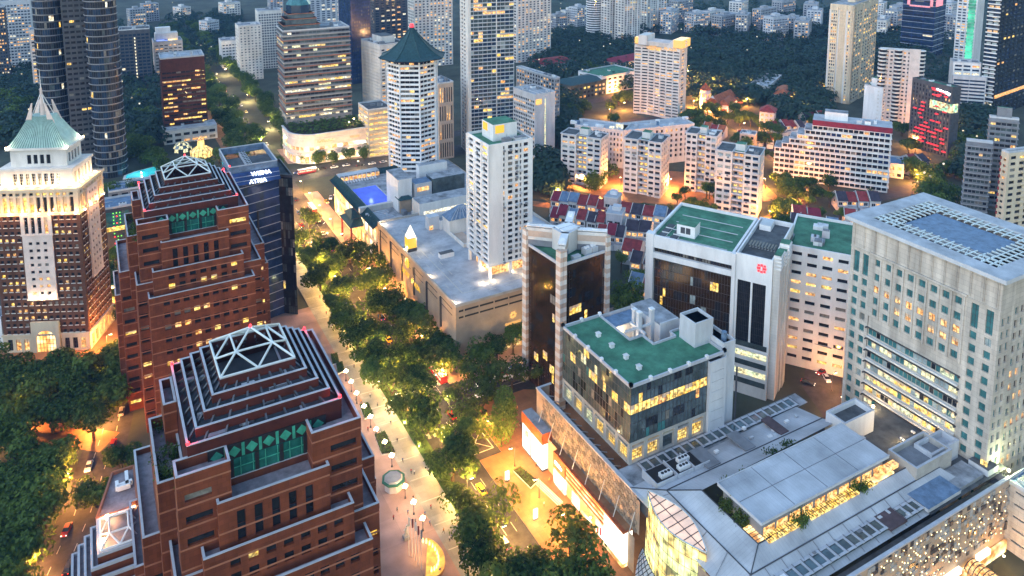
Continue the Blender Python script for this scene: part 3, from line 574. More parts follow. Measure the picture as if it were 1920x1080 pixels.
B.solo('sloped_top', p); p = MB(); Q = [(x0+.2, y0+4), (x1-.4, y0+4), (x1-.4, y0+29), (x0+.2, y0+29)]
for i in range(4):
    u, v = Q[i], Q[(i+1) % 4]; p.beam((*u, 63.1), (*v, 63.1), .3, 2.6, 'blueroof'); p.beam((*u, 64.5), (*v, 64.5), .45, .3, 'railcap')
B.solo('roof_screen', p)
for i in range(9): p = MB(); p.box(0, 0, 0, 2.2, 1.4, 1.4, 'lightgrey'); p.cone(.6, .7, 1.4, 1.55, .45, .45, 'black', 8); p.cone(1.6, .7, 1.4, 1.55, .45, .45, 'black', 8); B.solo('roof_unit', p, (x0+7, y0+7+i*2.1, 62))
sx = (x0+x1)/2; tl = math.atan2(3.1, 4)
text(B.o, 'WISMA', 2.3, (sx+2.2, y0+2.1, 61.1), (math.pi/2-tl, 0, 0), 'signwhite'); text(B.o, 'ATRIA', 2.3, (sx+.6, y0+.35, 58.75), (math.pi/2-tl, 0, 0), 'signwhite')
l = MB(); l.cone(0, 0, 0, .5, .3, .2, 'redlamp', 8); B.solo('warning_lamp', l, (*Q[0], 64.9)); B.finish()
# ---------------- shopping podium with roof car park, and its white tower
B = Bld('shopping_podium', 'tan shopping podium with flat blue-grey car park roof and painted lanes', 'shopping centre', 106.5, 234)
X1, Y1, Z1 = 66, 82.5, 23.3
B.wall((0, 0), (X1, 0), 0, Z1, 'tanwall', cg(X1, 9, 5.2, 3), [(.6, 4.2)], .5, [('gdark', 3), ('litw', 4), ('shop_o', 1)], mull=(4, 3, 'tanwall'))
B.wall((0, Y1), (0, 0), 0, Z1, 'tanwall', cg(Y1, 14, 4.6, 2), [(.6, 4.0)], .5, [('shop', 3), ('shop_o', 3), ('litw', 2)], mull=(3, 2, 'metal_dark'))
B.wall((X1, 0), (X1, Y1), 0, Z1, 'tanwall'); B.wall((X1, Y1), (0, Y1), 0, Z1, 'tanwall')
for z, h in ((20.3, .7), (17.9, .65)):
    B.mb('parking_slot').box(1.2, -.04, z, X1, .2, z+h, 'black')
    for i in range(11): B.mb('parking_slot').box(3+i*6, -.06, z-.05, 3.5+i*6, .15, z+h+.05, 'tanwall')
    for i in range(6): B.mb('parking_slot').box(-.04, 3+i*13.4, z, .2, 12.5+i*13.4, z+h*.5, 'black')
for i in range(6): B.mb('wall').box(-.5, 12.4+i*13.2, 9, .1, 13.3+i*13.2, 20.6, 'metal_dark')
for i in range(8): B.mb('parking_lamp').box(6+i*7.5, .22, 20.45, 9.5+i*7.5, .26, 20.8, 'litp')
B.roofbox(0, 0, X1, Y1, Z1, 'roofblue', .9, 'concrete', .5)
b = B.mb('lane_marking'); zr = Z1-.88
def ln(p, q, w=.16):
    d = (Vector(q)-Vector(p)).normalized(); n = Vector((-d.y, d.x))*w; p = Vector(p); q = Vector(q); b.poly([(*(p-n), zr), (*(q-n), zr), (*(q+n), zr), (*(p+n), zr)], 'marking')
ln((6.5, 8), (6.5, 70)); ln((6.5, 8), (60, 8)); ln((6.5, 70), (16, 74))
for i in range(7): ln((9.2, 14+i*9), (9.2, 17.5+i*9)); ln((3.6, 14+i*9), (3.6, 17.5+i*9)); ln((16+i*7, 10.4), (19+i*7, 10.4)); ln((16+i*7, 5.4), (19+i*7, 5.4))
q = at(765, 466, Z1)-Vector((106.5, 234)); p = MB(); p.box(-2.3, -2.3, 0, 2.3, 2.3, 1.6, 'metal_dark'); p.box(-2.2, -2.2, 1.6, 2.2, 2.2, 6.2, 'signyellow'); p.prism([(-2.1, -2.1), (2.1, -2.1), (2.1, 2.1), (-2.1, 2.1)], 6.2, 11.5, 'shopwhite', None, [(-.12, -.12), (.12, -.12), (.12, .12), (-.12, .12)])
for i in range(2): p.box(-2.25, -2.25, 6.2+i*1.5, 2.25-i*.2, 2.25-i*.2, 6.35+i*1.5, 'metal_dark') if i == 0 else None
l = B.solo('roof_lantern', p, (q.x+1.2, q.y, zr)); l.scale = (.85, .85, .92); plight(l, (3, -3.5, 5), 120, (1, .8, .5), .5)
q = at(837, 480, Z1)-Vector((106.5, 234)); p = MB(); p.box(0, 0, 0, 6, 2.6, 1.9, 'white', 'roofdark'); p.box(.3, .3, 1.9, 5.7, 2.3, 2.1, 'roofdark'); B.solo('roof_cabin', p, (q.x-2.5, q.y, zr))
q = at(812, 428, Z1)-Vector((106.5, 234)); p = MB(); p.box(0, 0, 0, 5, 4, 6, 'lightgrey'); p.box(5, -1, 0, 9, 5, 4, 'white', 'roofgrey'); p.box(.3, -.1, .3, 2, 0, 2.2, 'litw'); B.solo('stair_block', p, (q.x-2, q.y, zr))
p = MB()
for s in (0, 1): p.prism([(0, 0), (15, 0), (15, 8), (0, 8)], 6.5, 11, 'blueroof', None, [(6, 3.5), (9, 3.5), (9, 4.5), (6, 4.5)]) if s else p.box(.4, .4, 0, 14.6, 7.6, 6.5, 'offwhite')
for i in range(7): p.tube((1+i*2.1, -.02, 6.6), (6.2+i*.4, 3.4, 10.9), .12, 'railcap', 4)
q = at(850, 412, Z1+5)-Vector((106.5, 234)); B.solo('skylight_hall', p, (q.x-3, q.y-2, zr))
p = MB(); p.box(0, 0, 0, .4, 20, 1.6, 'offwhite'); p.box(.4, 0, 0, 5, .4, 1.6, 'offwhite'); p.box(.4, .4, 0, 6, 19.6, .25, 'pinkband'); q = at(862, 445, Z1)-Vector((106.5, 234)); B.solo('ramp_wall', p, (q.x-2, q.y-8, zr))
for u, v in ((712, 420), (745, 470), (800, 517), (850, 566), (925, 523), (960, 505), (905, 500), (985, 512), (905, 527)):
    q = at(u, v, Z1)-Vector((106.5, 234)); p = MB(); p.cone(0, 0, 0, .5, .3, .3, 'lampglow', 6); l = B.solo('roof_lamp', p, (max(1, q.x), max(1, q.y), zr)); plight(l, (0, 0, 1.3), 150 if v < 500 else 70, (1, .68, .36), .4)
text(B.o, 'LUCKY', 3.0, (-.25, 48.5, 14.4), (math.pi/2, 0, -math.pi/2), 'signyellow'); text(B.o, 'PLAZA', 3.0, (-.25, 37.5, 13.6), (math.pi/2, 0, -math.pi/2), 'signyellow')
p = MB(); p.cone(0, 0, -.1, .1, 2.1, 2.1, 'signyellow', 20); p.box(-.3, -1.6, .1, .3, 1.6, .16, 'tanwall'); B.solo('round_emblem', p, (-.3, 46, 19.6), (math.pi/2, 0, -math.pi/2))
p = MB()
for k in range(7): a = k*math.pi*2/7; p.tube((1.4*math.cos(a), 0, 1.4*math.sin(a)), (1.4*math.cos(a+2.2), 0, 1.4*math.sin(a+2.2)), .16, 'signgold', 4)
B.solo('knot_emblem', p, (23, -.3, 13.6)); text(B.o, 'oooooo', 2.0, (23, -.2, 10.6), (math.pi/2, 0, 0), 'signgold'); B.finish()
pt = at(917.5, 519, Z1); zt = CH+ray(917.5, 277).z*pt.length/math.hypot(ray(917.5, 277).x, ray(917.5, 277).y)
wr = reach(pt.x, pt.y, Z1, 0, 998); wl = reach(pt.x, pt.y, Z1, math.pi/2, 877.5)
B = Bld('white_tower', 'slim white tower with dark window slots standing on the car park roof', 'apartment tower', pt.x, pt.y)
zs = Z1+4.2; n = 21; pf = (zt-zs)/n; dk = [('gdark', 9), ('lity', .6), ('litp', .4)]
B.wall((0, wl), (0, 0), zs, zt, 'white', [(c0, c1) for c0, c1 in cf(wl, 3, .72, .6)], rg(zs, zt, pf, pf*.56, pf*.26), .5, dk, ac=.3)
rc = [(wr*.32, wr*.36), (wr*.43, wr*.54), (wr*.59, wr*.67), (wr*.70, wr*.74), (wr*.79, wr*.9)]
B.wall((0, 0), (wr, 0), zs, zt, 'white', rc, rg(zs, zt, pf, pf*.66, pf*.18), .6, [('gdark', 8), ('litw', .7)], ac=.25)
B.wall((wr, 0), (wr, wl), zs, zt, 'white'); B.wall((wr, wl), (0, wl), zs, zt, 'white')
for f in (0, 1/3, 2/3, 1): B.box(-.35, wl*f-.3, zs, .0, wl*f+.3, zt+.6, 'white', 'fin')
B.box(0, 0, zs-.4, wr, wl, zs, 'lightgrey')
for X in (.6, wr*.5, wr-.6):
    for Y in (.6, wl*.5, wl-.6):
        p = MB(); p.box(-.5, -.5, Z1-.9, .5, .5, zs-.4, 'white'); B.solo('column', p, (X, Y, 0))
p = MB(); p.box(2.5, 2.5, Z1-.9, wr-2.5, wl-2.5, zs-.4, 'litw'); B.solo('lobby', p)
B.roofbox(0, 0, wr, wl, zt+.9, 'roofgreen', .9, 'white', .35)
p = MB(); p.box(wr*.25, wl*.3, 0, wr*.8, wl*.8, 6.5, 'white', 'roofgreen'); p.box(wr*.3, wl*.3-.1, 3, wr*.5, wl*.3, 6, 'signyellow'); p.box(wr*.25-.1, wl*.55, 3, wr*.25, wl*.75, 6, 'signyellow'); B.solo('lift_house', p, (0, 0, zt)); B.clutter(.5, .5, wr-.5, wl*.3, zt, 3); B.finish()
# ---------------- hotel podium with Chinese tiled eaves
zp = 19; p0 = at(702, 423, zp); p1 = at(612, 335, zp); x0 = p0.x; y0 = p0.y; yl = (p1-p0).length
B = Bld('hotel_podium', 'hotel podium with green tiled Chinese eaves, roof pool and white roof blocks', 'hotel podium', x0+1.5, y0)
XW = 66
B.wall((0, yl), (0, 0), 0, zp-1, 'cream', cg(yl, 11, 5.4, 2), [(.6, 8), (9.5, 15.5)], .6, [('shop', 4), ('shop_o', 3), ('litw', 3)], mull=(3, 3, 'cream'))
B.wall((0, 0), (XW, 0), 0, zp-1, 'cream'); B.wall((XW, 0), (XW, yl), 0, zp-1, 'cream'); B.wall((XW, yl), (0, yl), 0, zp-1, 'cream')
B.mb('roof').poly([(0, 0, zp-1.2), (XW, 0, zp-1.2), (XW, yl, zp-1.2), (0, yl, zp-1.2)], 'roofgrey')
def eave(b, a, c, out, w, z, m='tileroof'):
    a = Vector(a); c = Vector(c); o = Vector(out); n = 4; prev = None
    for i in range(n+1):
        t = i/n; d = o*(w*t); zz = z+2.6*(1-t)**1.6
        cur = ((*(a+d), zz), (*(c+d), zz))
        if prev: b.poly([prev[0], cur[0], cur[1], prev[1]], m); b.poly([(q[0], q[1], q[2]-.25) for q in (prev[0], prev[1], cur[1], cur[0])], 'rustroof')
        prev = cur
    k = int((c-a).length/1.2)
    for i in range(k+1):
        s = a.lerp(c, i/max(1, k)); b.tube((*s, z+2.65), (*(s+o*w*.5), z+.95), .13, m, 4); b.tube((*(s+o*w*.5), z+.95), (*(s+o*w), z+.05), .13, m, 4)
p = MB(); eave(p, (1.2, 0), (1.2, yl), (-1, 0), 3.6, zp-1.4); p.box(1.2, 0, zp-1.2, 1.8, yl, zp+1.3, 'tileroof'); B.solo('tiled_eave', p)
p = MB(); eave(p, (1.2, yl-1), (40, yl-1), (0, 1), 3.4, zp-1.4); eave(p, (40, yl-1), (1.2, yl-1), (0, -1), 3.4, zp-1.4); B.solo('tiled_eave', p)
for k, (yy, zz, ww) in enumerate(((30, 10.5, 9), (30, 13.6, 6))):
    p = MB(); P4 = [(-6.5, yy-ww), (.5, yy-ww), (.5, yy+ww), (-6.5, yy+ww)]; Q4 = [(-3, yy-ww+4.5), (.5, yy-ww+4.5), (.5, yy+ww-4.5), (-3, yy+ww-4.5)]
    p.prism([(q[0]+(1.5 if k and q[0] < 0 else 0), q[1]) for q in P4], zz, zz+2.6, 'tileroof', None, Q4); p.box(-5.6+k*1.4, yy-ww+1, zz-.5, .3, yy+ww-1, zz, 'rustroof'); B.solo('gate_roof', p)
for yy in (22.5, 37.5):
    p = MB(); p.cone(-5.5, yy, 0, 10.1, .5, .5, 'redroof', 10); B.solo('column', p)
O2 = Vector((x0+1.5, y0))
def hp(u, v, z=zp): q = at(u, v, z)-O2; return q.x, q.y
a = hp(660, 352); c = hp(712, 380); e = hp(704, 348)
p = MB(); p.box(a[0], c[1]+1, 0, e[0]+1, a[1], .25, 'poolblue'); p.box(a[0]-.6, c[1]+.4, -.02, e[0]+1.6, a[1]+.6, .12, 'offwhite'); l = B.solo('roof_pool', p, (0, 0, zp-1.15)); plight(l, ((a[0]+e[0])/2, (c[1]+a[1])/2, 3), 90, (.3, .4, 1), 1)
a = hp(636, 338); c = hp(708, 322); p = MB(); p.box(a[0], a[1], 0, c[0], a[1]+5, 3, 'roofgrey', 'sheetroof'); p.box(a[0]-.1, a[1]-.12, .3, c[0], a[1]-.02, 2.2, 'litw')
for i in range(9): p.box(a[0]+i*(c[0]-a[0])/9, a[1]-.3, 0, a[0]+.4+i*(c[0]-a[0])/9, a[1]-.13, 3, 'white')
B.solo('cabana', p, (0, 0, zp-1.2))
for i in range(12):
    p = MB(); p.box(0, 0, 0, .8, 2, .5, 'white'); p.box(0, 1.5, .5, .8, 2, .9, 'white'); B.solo('lounger', p, (a[0]+2+i*1.5, a[1]-4+rnd.uniform(-.3, .3), zp-1.1))
a = hp(680, 392); c = hp(715, 368); p = MB(); p.box(a[0]-2, a[1]-2, 0, a[0]+22, a[1], 2.6, 'offwhite'); B.solo('screen_wall', p, (0, 0, zp-1.2))
for i in range(7):
    p = MB(); q = hp(735-i*4, 410-i*1.5); L = 5+rnd.random()*5
    p.tube((0, 0, 1), (L, .5, 1), .65, 'railcap', 8); p.tube((0, 0, 1), (-1.6, .9, 1), .6, 'railcap', 8); p.tube((L, .5, 1), (L+1, -.8, .3), .55, 'railcap', 8); B.solo('duct', p, (q[0]-4, q[1]+i*.7-2, zp-1.2))
a = hp(757, 395); p = MB(); p.box(0, 0, 0, 5.5, 5, 6.5, 'tanwall'); p.prism([(-.8, -.8), (6.3, -.8), (6.3, 5.8), (-.8, 5.8)], 6.5, 8, 'tileroof', 'roofgrey', [(1, 1), (4.5, 1), (4.5, 4), (1, 4)]); B.solo('stair_tower', p, (a[0]-1.5, a[1], zp-1.2))
a = hp(738, 345, 30); p = MB(); p.box(0, 0, 0, 7, 16, 16, 'white', 'roofgrey'); B.solo('white_block', p, (a[0], a[1]-6, zp-1.2))
a = hp(790, 365, 28); p = MB(); p.box(0, 0, 0, 46, 9, 10, 'offwhite', 'roofgrey'); p.box(2, -.12, 1.5, 44, -.02, 3.2, 'litp'); p.box(2, -.12, 4.5, 44, -.02, 6, 'litp'); B.solo('white_block', p, (a[0]-5, a[1]-10, zp-1.2))
a = hp(805, 330, 32); p = MB(); p.box(0, 0, 0, 17, 8, 14, 'ggrey', 'roofgrey'); p.box(-9, 0, 0, -.5, 7, 13, 'lightgrey', 'blueroof'); p.box(-8, -.1, 9, -2, 0, 11, 'litw'); B.solo('plant_room', p, (a[0], a[1]-4, zp-1.2))
a = hp(800, 312, 34); p = MB(); p.box(0, 0, 0, 15, 4, 17, 'white', 'roofgrey'); B.solo('white_block', p, (a[0]-4, a[1], zp-1.2))
B.clutter(8, 4, 30, 16, zp-1.15, 6, 1.2); B.finish()
# octagonal hotel tower with pagoda roof
q = at(771, 318, 19); d = fh.to_2d() if hasattr(fh, 'to_2d') else Vector((fh.x, fh.y)); r8 = 49*q.length/1457*1.02; cx_ = Vector((q.x, q.y))+Vector((fh.x, fh.y))*r8*.93
zt = CH+ray(771, 112).z*q.length/math.hypot(ray(771, 112).x, ray(771, 112).y)
B = Bld('pagoda_hotel', 'white octagonal hotel tower under a curved green pagoda roof with red lamp', 'hotel tower', cx_.x, cx_.y, -28.9-90+22.5)
V8 = [(r8*math.cos(i*math.pi/4), r8*math.sin(i*math.pi/4)) for i in range(8)]; z0 = 10; n = 24; pf = (zt-19)/n
for i in range(8):
    a, c = V8[i], V8[(i+1) % 8]; L = math.dist(a, c)
    B.wall(a, c, z0, zt, 'white', cf(L, 4, .985, .5), rg(z0, zt, pf, pf*.56, pf*.38), .6, [('gdark', 7), ('litw', 1.6), ('lity', .3)])
    B.mb('corner_fin').tube((*a, z0), (*a, zt), .42, 'white', 6)
for k in range(int((zt-z0)/pf)): B.mb('ledge').prism([(p[0]*1.012, p[1]*1.012) for p in V8], z0+pf*k, z0+pf*k+.3, 'white')
p = MB(); prev = [(v[0]*1.34, v[1]*1.34) for v in V8]; zz = zt-.3; h = r8*1.12
p.prism([(v[0]*1.3, v[1]*1.3) for v in V8], zt-.9, zt-.3, 'gdark')
for i in range(1, 7):
    t = i/6; s = 1.34*(1-t)+.04*t; zn = zt-.3+h*(t**1.55); cur = [(v[0]*s, v[1]*s) for v in V8]; p.prism(prev, zz, zn, 'tileroof', None, cur)
    for a, c in zip(prev, cur): p.tube((*a, zz+.1), (*c, zn+.1), .32, 'tileroof', 5)
    prev, zz = cur, zn
B.solo('pagoda_roof', p); p = MB(); p.cone(0, 0, 0, .5, 1.0, 1.5, 'signred', 10); p.cone(0, 0, .5, 2.2, 1.5, .9, 'signred', 10); p.cone(0, 0, 2.2, 4.4, .15, .05, 'metal_dark', 5); B.solo('roof_lamp', p, (0, 0, zz-.1)); B.finish()
# ---------------- bronze glass tower with four banded corner fins
x, y, z = stand(1052, 470, 768); z = 50
q = at(1052, 470, z); zz = z
B = Bld('bronze_tower', 'bronze glass tower with pink banded corner fins and folded white crown', 'office tower', x, y, 5)
z = stand(1052, 470, 768)[2]; zg = z-5.5; S = 19.5; bz = [('gbronze', 14), ('gdark', 4), ('lity', .35)]
def rl(r): return [('gbronze', 6), ('lity', 1.3)] if r in (3, 7, 9) else bz
B.wall((1.6, .8), (S, .8), 0, zg, 'gbronze', cg(S-1.6, 14, (S-1.6)/14-.09, .05), rg(0, zg, 3.1, 2.96, .1), .05, bz, rowlit=rl)
B.wall((.8, S), (.8, 1.6), 0, zg, 'gbronze', cg(S-1.6, 14, (S-1.6)/14-.09, .05), rg(0, zg, 3.1, 2.96, .1), .05, bz, rowlit=rl)
B.wall((S, .8), (S, S), 0, zg, 'gbronze'); B.wall((S, S), (.8, S), 0, zg, 'gbronze')
B.mb('roof').poly([(.8, .8, zg-.4), (S, .8, zg-.4), (S, S, zg-.4), (.8, S, zg-.4)], 'roofgreen')
B.mb('parapet').beam((1.6, .8, zg), (S, .8, zg), .5, .9, 'lightgrey'); B.mb('parapet').beam((.8, 1.6, zg), (.8, S, zg), .5, .9, 'lightgrey')
def fin(X, Y, w, d):
    p = MB(); k = 0; zz = 0
    while zz < z: h = min(1.55, z-zz); p.box(X, Y, zz, X+w, Y+d, zz+h, 'pinkband' if k % 2 else 'offwhite'); zz += h; k += 1
    B.solo('corner_fin', p)
fin(-.8, -.8, 1.05, 2.4); fin(.45, -.8, 1.35, 1.55); fin(S-.6, -.3, 1.6, 2.2); fin(-.3, S-.6, 2.2, 2.2); fin(S-.6, S-.6, 2.2, 2.2)
c = S/2+.3
def wallrib(a, b_, w):
    p = MB(); a = Vector(a); b_ = Vector(b_)
    for k, m in enumerate(('midgrey', 'midgrey', 'offwhite', 'pinkband', 'pinkband', 'offwhite')): p.beam((*a, zg+.55+k*1.05), (*b_, zg+.55+k*1.05), w, 1.05, m)
    p.beam((*a, zg+6.95), (*b_, zg+6.95), w+.3, .3, 'white')
    for i in range(5): t = .08+i*.09; v = a.lerp(b_, t); p.beam((*(v-Vector((.9, -.9))*.6), zg+7.2), (*(v+Vector((.9, -.9))*.6), zg+7.2), .35, .3, 'white')
    B.solo('crown_wall', p)
wallrib((.9, .9), (c-2.6, c-2.6), 2.2); wallrib((S+.4, .8), (c+2.6, c-2.6), 1.8); wallrib((.8, S+.4), (c-2.6, c+2.6), 1.8); wallrib((S+.4, S+.4), (c+2.6, c+2.6), 2.2)
p = MB(); o = 4.2; p.prism([(c-o, c-2.4), (c-2.4, c-o), (c+o, c-2.4), (c+o, c+2.4), (c+2.4, c+o), (c-o, c+2.4)], zg, zg+7.1, 'offwhite', 'lightgrey'); p.box(c-3, c-2.5, zg+7.1, c+3, c-.2, zg+7.4, 'white'); p.box(c-3, c+.3, zg+7.1, c+3, c+2.6, zg+7.4, 'white'); B.solo('crown_core', p)
for X in (9.5, 12.2):
    p = MB(); p.box(0, 0, 0, 2.4, 2.6, 2.2, 'lightgrey'); p.cone(.7, 1.3, 2.2, 2.7, .55, .55, 'white', 10); p.cone(1.75, 1.3, 2.2, 2.7, .55, .55, 'white', 10); B.solo('roof_unit', p, (X+2.4, 1.9, zg-.4))
p = MB(); p.box(0, 0, 0, 3, 1.6, 1.3, 'lightgrey'); B.solo('roof_unit', p, (6.5, 1.6, zg-.4)); B.finish()
# ---------------- green roofed glass block
B = Bld('green_roof_block', 'grey glass office block with flat green roof and a stepped light well', 'office block', 114.6, 145)
S = 32; zb, zt = 20, 42.2; zc = 26.2
gp = [('ggrey', 14), ('gdark', 3), ('gteal', .8), ('lity', .1)]
def rl2(r): return {3: [('lity', 7), ('litw', 2), ('ggrey', 1)], 1: [('gdark', 6), ('ggrey', 3), ('lity', .3)], 2: [('ggrey', 8), ('lity', .5), ('litw', .3)]}.get(r, gp)
def rl3(r): return {3: [('lity', 3), ('ggrey', 5), ('gteal', 1)], 1: [('gdark', 6), ('ggrey', 3), ('lity', .2)], 4: [('litg', .8), ('ggrey', 9)]}.get(r, gp)
B.wall((0, 0), (26, 0), zc, zt, 'metal_dark', cg(26, 20, 1.2, .05), rg(zc, zt, 2.62, 2.52, .06), .06, gp, rowlit=rl2)
B.wall((0, S), (0, 0), zc, zt, 'metal_dark', cg(S, 24, 1.24, .05), rg(zc, zt, 2.62, 2.52, .06), .06, gp, rowlit=rl3)
for a, c, n in (((0, 0), (26, 0), 5), ((0, S), (0, 0), 6)):
    L = math.dist(a, c); B.wall(a, c, zb, zc, 'concrete', cg(L, n, L/n*.74, .3), [(zb+.4, zb+4.3), (zb+4.6, zb+5.3)], .9, [('lity', 3), ('litg', 1), ('ggrey', .8)], mull=(6, 5, 'metal_dark'))
B.wall((S, 0), (S, S), zb, zt, 'lightgrey'); B.wall((S, S), (0, S), zb, zt, 'lightgrey')
b = B.mb('roof'); zr = zt-.5
for q in ((0, 0, S, 12.5), (0, 12.5, 13, S-.0), (13, 12.5, 17.5, 17.5), (25.5, 12.5, S, 15)): b.poly([(q[0], q[1], zr), (q[2], q[1], zr), (q[2], q[3], zr), (q[0], q[3], zr)], 'roofgreen')
b.poly([(13, 17.5, zr-5), (S, 17.5, zr-5), (S, S, zr-5), (13, S, zr-5)], 'concrete'); b.poly([(17.5, 12.5, zr-5), (25.5, 12.5, zr-5), (25.5, 17.5, zr-5), (17.5, 17.5, zr-5)], 'midgrey'); b.poly([(13.4, 25.5, zr-.3), (24, 25.5, zr-.3), (24, S-.6, zr-.3), (13.4, S-.6, zr-.3)], 'blueroof')
for (a, c) in (((13, S), (13, 17.5)), ((13, 17.5), (17.5, 17.5)), ((17.5, 17.5), (17.5, 12.5)), ((17.5, 12.5), (25.5, 12.5)), ((25.5, 12.5), (25.5, 15)), ((25.5, 15), (S, 15))): B.wall(a, c, zr-5, zr, 'offwhite'); B.mb('parapet').beam((*a, zt-.2), (*c, zt-.2), .35, .7, 'railcap')
B.wall((24, 25.5), (13.4, 25.5), zr-5, zr-.3, 'offwhite'); B.wall((13.4, 25.45), (24, 25.45), zr-5, zr-.35, 'offwhite', cg(10.6, 4, 1.6, .5), [(zr-3.6, zr-1.6)], .1, [('litw', 1)])
for a, c in (((0, 0), (S, 0)), ((0, S), (0, 0)), ((S, 0), (S, 15)), ((13, S), (0, S))):
    B.mb('parapet').beam((*a, zt-.1), (*c, zt-.1), .4, .9, 'railcap')
    k = int(math.dist(a, c)/6)
    for i in range(k+1): v = Vector(a).lerp(Vector(c), i/max(k, 1)); B.mb('parapet').box(v.x-.4, v.y-.4, zt-.1, v.x+.4, v.y+.4, zt+.85, 'white')
for X, Y in ((6.5, 23.5), (6.6, 17.2), (6.8, 11), (6.9, 5.5)):
    p = MB(); p.box(-.55, -.55, 0, .55, .55, 1, 'white'); p.box(-.7, -.7, 1, .7, .7, 1.12, 'offwhite'); B.solo('roof_vent', p, (X, Y, zr))
for X, Y, h in ((19, 21, 8), (24, 21.5, 7.5), (20.5, 25, 6.5)):
    p = MB(); p.box(-.6, -.6, -5, .6, .6, h-3, 'lightgrey'); p.box(-.7, -.7, h-3, .7, .7, h-2.6, 'white'); B.solo('chimney', p, (X, Y, zr))
p = MB(); p.box(24.5, 18, zr-5, S, S, zr+1, 'lightgrey', 'roofgrey')
for a, c in (((14, 21, zr+.4), (24, 21, zr+.4)), ((19, 18, zr), (19, 25, zr)), ((24.5, 18, zr+1.4), (31, 18, zr+1.4))): p.beam(a, c, .5, .7, 'lightgrey')
B.solo('plant_room', p); l = MB(); l.box(-.2, -.2, 0, .2, .2, .4, 'lampglow'); l = B.solo('wall_lamp', l, (15.5, 24.8, zr-2.6)); plight(l, (0, -.8, .3), 110, (1, .7, .4), .3)
# pale service core on the right
C_ = Bld('service_core', 'pale grey panelled service core beside the green roofed block', 'service tower', 114.6+26.2, 144.2)
C_.wall((0, 0), (6, 0), 18, 41, 'lightgrey', cg(6, 1, 4.4, .5), rg(18, 41, 2.9, .12, 2.4), .08, [('midgrey', 1)], name='panel_joint'); C_.wall((6, 0), (6, 13), 18, 41, 'lightgrey'); C_.wall((6, 13), (0, 13), 18, 41, 'lightgrey'); C_.wall((0, 13), (0, 0), 18, 41, 'lightgrey')
C_.roofbox(0, 0, 6, 6.4, 41, 'roofdark', 1.2, 'lightgrey'); C_.box(.3, 6.6, 40, 6.9, 13, 48, 'lightgrey'); C_.roofbox(.3, 6.6, 6.9, 13, 48.9, 'roofdark', .9, 'lightgrey'); C_.box(6.2, 1.5, 18, 10.5, 12, 43, 'lightgrey'); C_.roofbox(6.2, 1.5, 10.5, 12, 44, 'roofdark', 1, 'lightgrey')
p = MB(); p.cone(0, 0, 0, 2.6, .8, .8, 'blueroof', 12); C_.solo('water_tank', p, (8.6, 4, 43)); p = MB(); p.box(0, 0, 0, .35, .35, 16, 'metal_dark'); C_.solo('drainpipe', p, (10.8, .8, 20)); C_.finish()
B.finish()
# ---------------- shopping mall: hexagon textured parapet, boxes along the street, pale roofs, glass lens
B = Bld('shopping_mall', 'wide shopping mall with pale metal roofs, hexagon textured wall and lit shopfronts', 'shopping mall', 108, 96)
def W2(x, y): return x-108, y-96
wl = B.mb('wall')
B.wall(W2(108.6, 186), W2(108.6, 134.6), 0, 10, 'tanwall'); B.wall(W2(108.6, 114), W2(108.6, 97), 0, 10, 'tanwall'); B.wall(W2(110, 184), W2(110, 137), 10, 20, 'tanwall'); B.wall(W2(110, 137), W2(110, 134.6), 10, 19.2, 'tanwall'); B.wall(W2(110, 114), W2(110, 97), 0, 19.2, 'tanwall'); B.wall(W2(114.5, 184), W2(110, 184), 0, 20, 'tanwall'); B.wall(W2(110.8, 132), W2(110.8, 184), 16, 20, 'darkgrey')
# hexagon tiles on the street wall
p = MB(); r = .78
rr = random.Random(5)
for i in range(33):
    for j in range(9):
        yy = 136.2+i*r*1.74+(j % 2)*r*.87; zz = 10.4+j*r*1.42
        if yy > 183.5 or zz > 19.4: continue
        d = .1+.1*rr.random(); H = [(yy-96+r*.9*math.cos(k*math.pi/3+math.pi/6)*.98, zz+r*.86*math.sin(k*math.pi/3+math.pi/6)) for k in range(6)]; c = rr.choice(('hexdark', 'hexmid', 'hexmid', 'tanwall'))
        p.poly([(2-d, h[0], h[1]) for h in H][::-1], c)
        for k in range(6): a, e = H[k], H[(k+1) % 6]; p.poly([(2-d, *a), (2-d, *e), (2.0, *e), (2.0, *a)], c)
B.solo('hexagon_cladding', p)
B.mb('parapet').box(*W2(109.8, 131.5), 20, *W2(110.9, 184.2), 20.35, 'railcap'); B.mb('parapet').box(*W2(110.9, 183.6), 20, *W2(115, 184.2), 20.35, 'railcap')
p = MB(); p.poly([(*W2(110.8, 145), 16.2), (*W2(114.6, 145), 16.2), (*W2(114.6, 183.6), 16.2), (*W2(110.8, 183.6), 16.2)], 'roofdark'); B.solo('gutter_roof', p)
for i in range(12):
    p = MB(); p.beam((*W2(110.6, 148+i*3.0), 19.6), (*W2(114.5, 148.5+i*3.0), 17.4), .18, .22, 'railcap'); B.solo('parapet_stay', p)
for i in range(8):
    p = MB(); yy = 136+i*6.3; p.beam((*W2(107.8, yy), 10.2), (*W2(109.85, yy+.3), 15.2), .16, .16, 'offwhite'); B.solo('wall_stay', p)
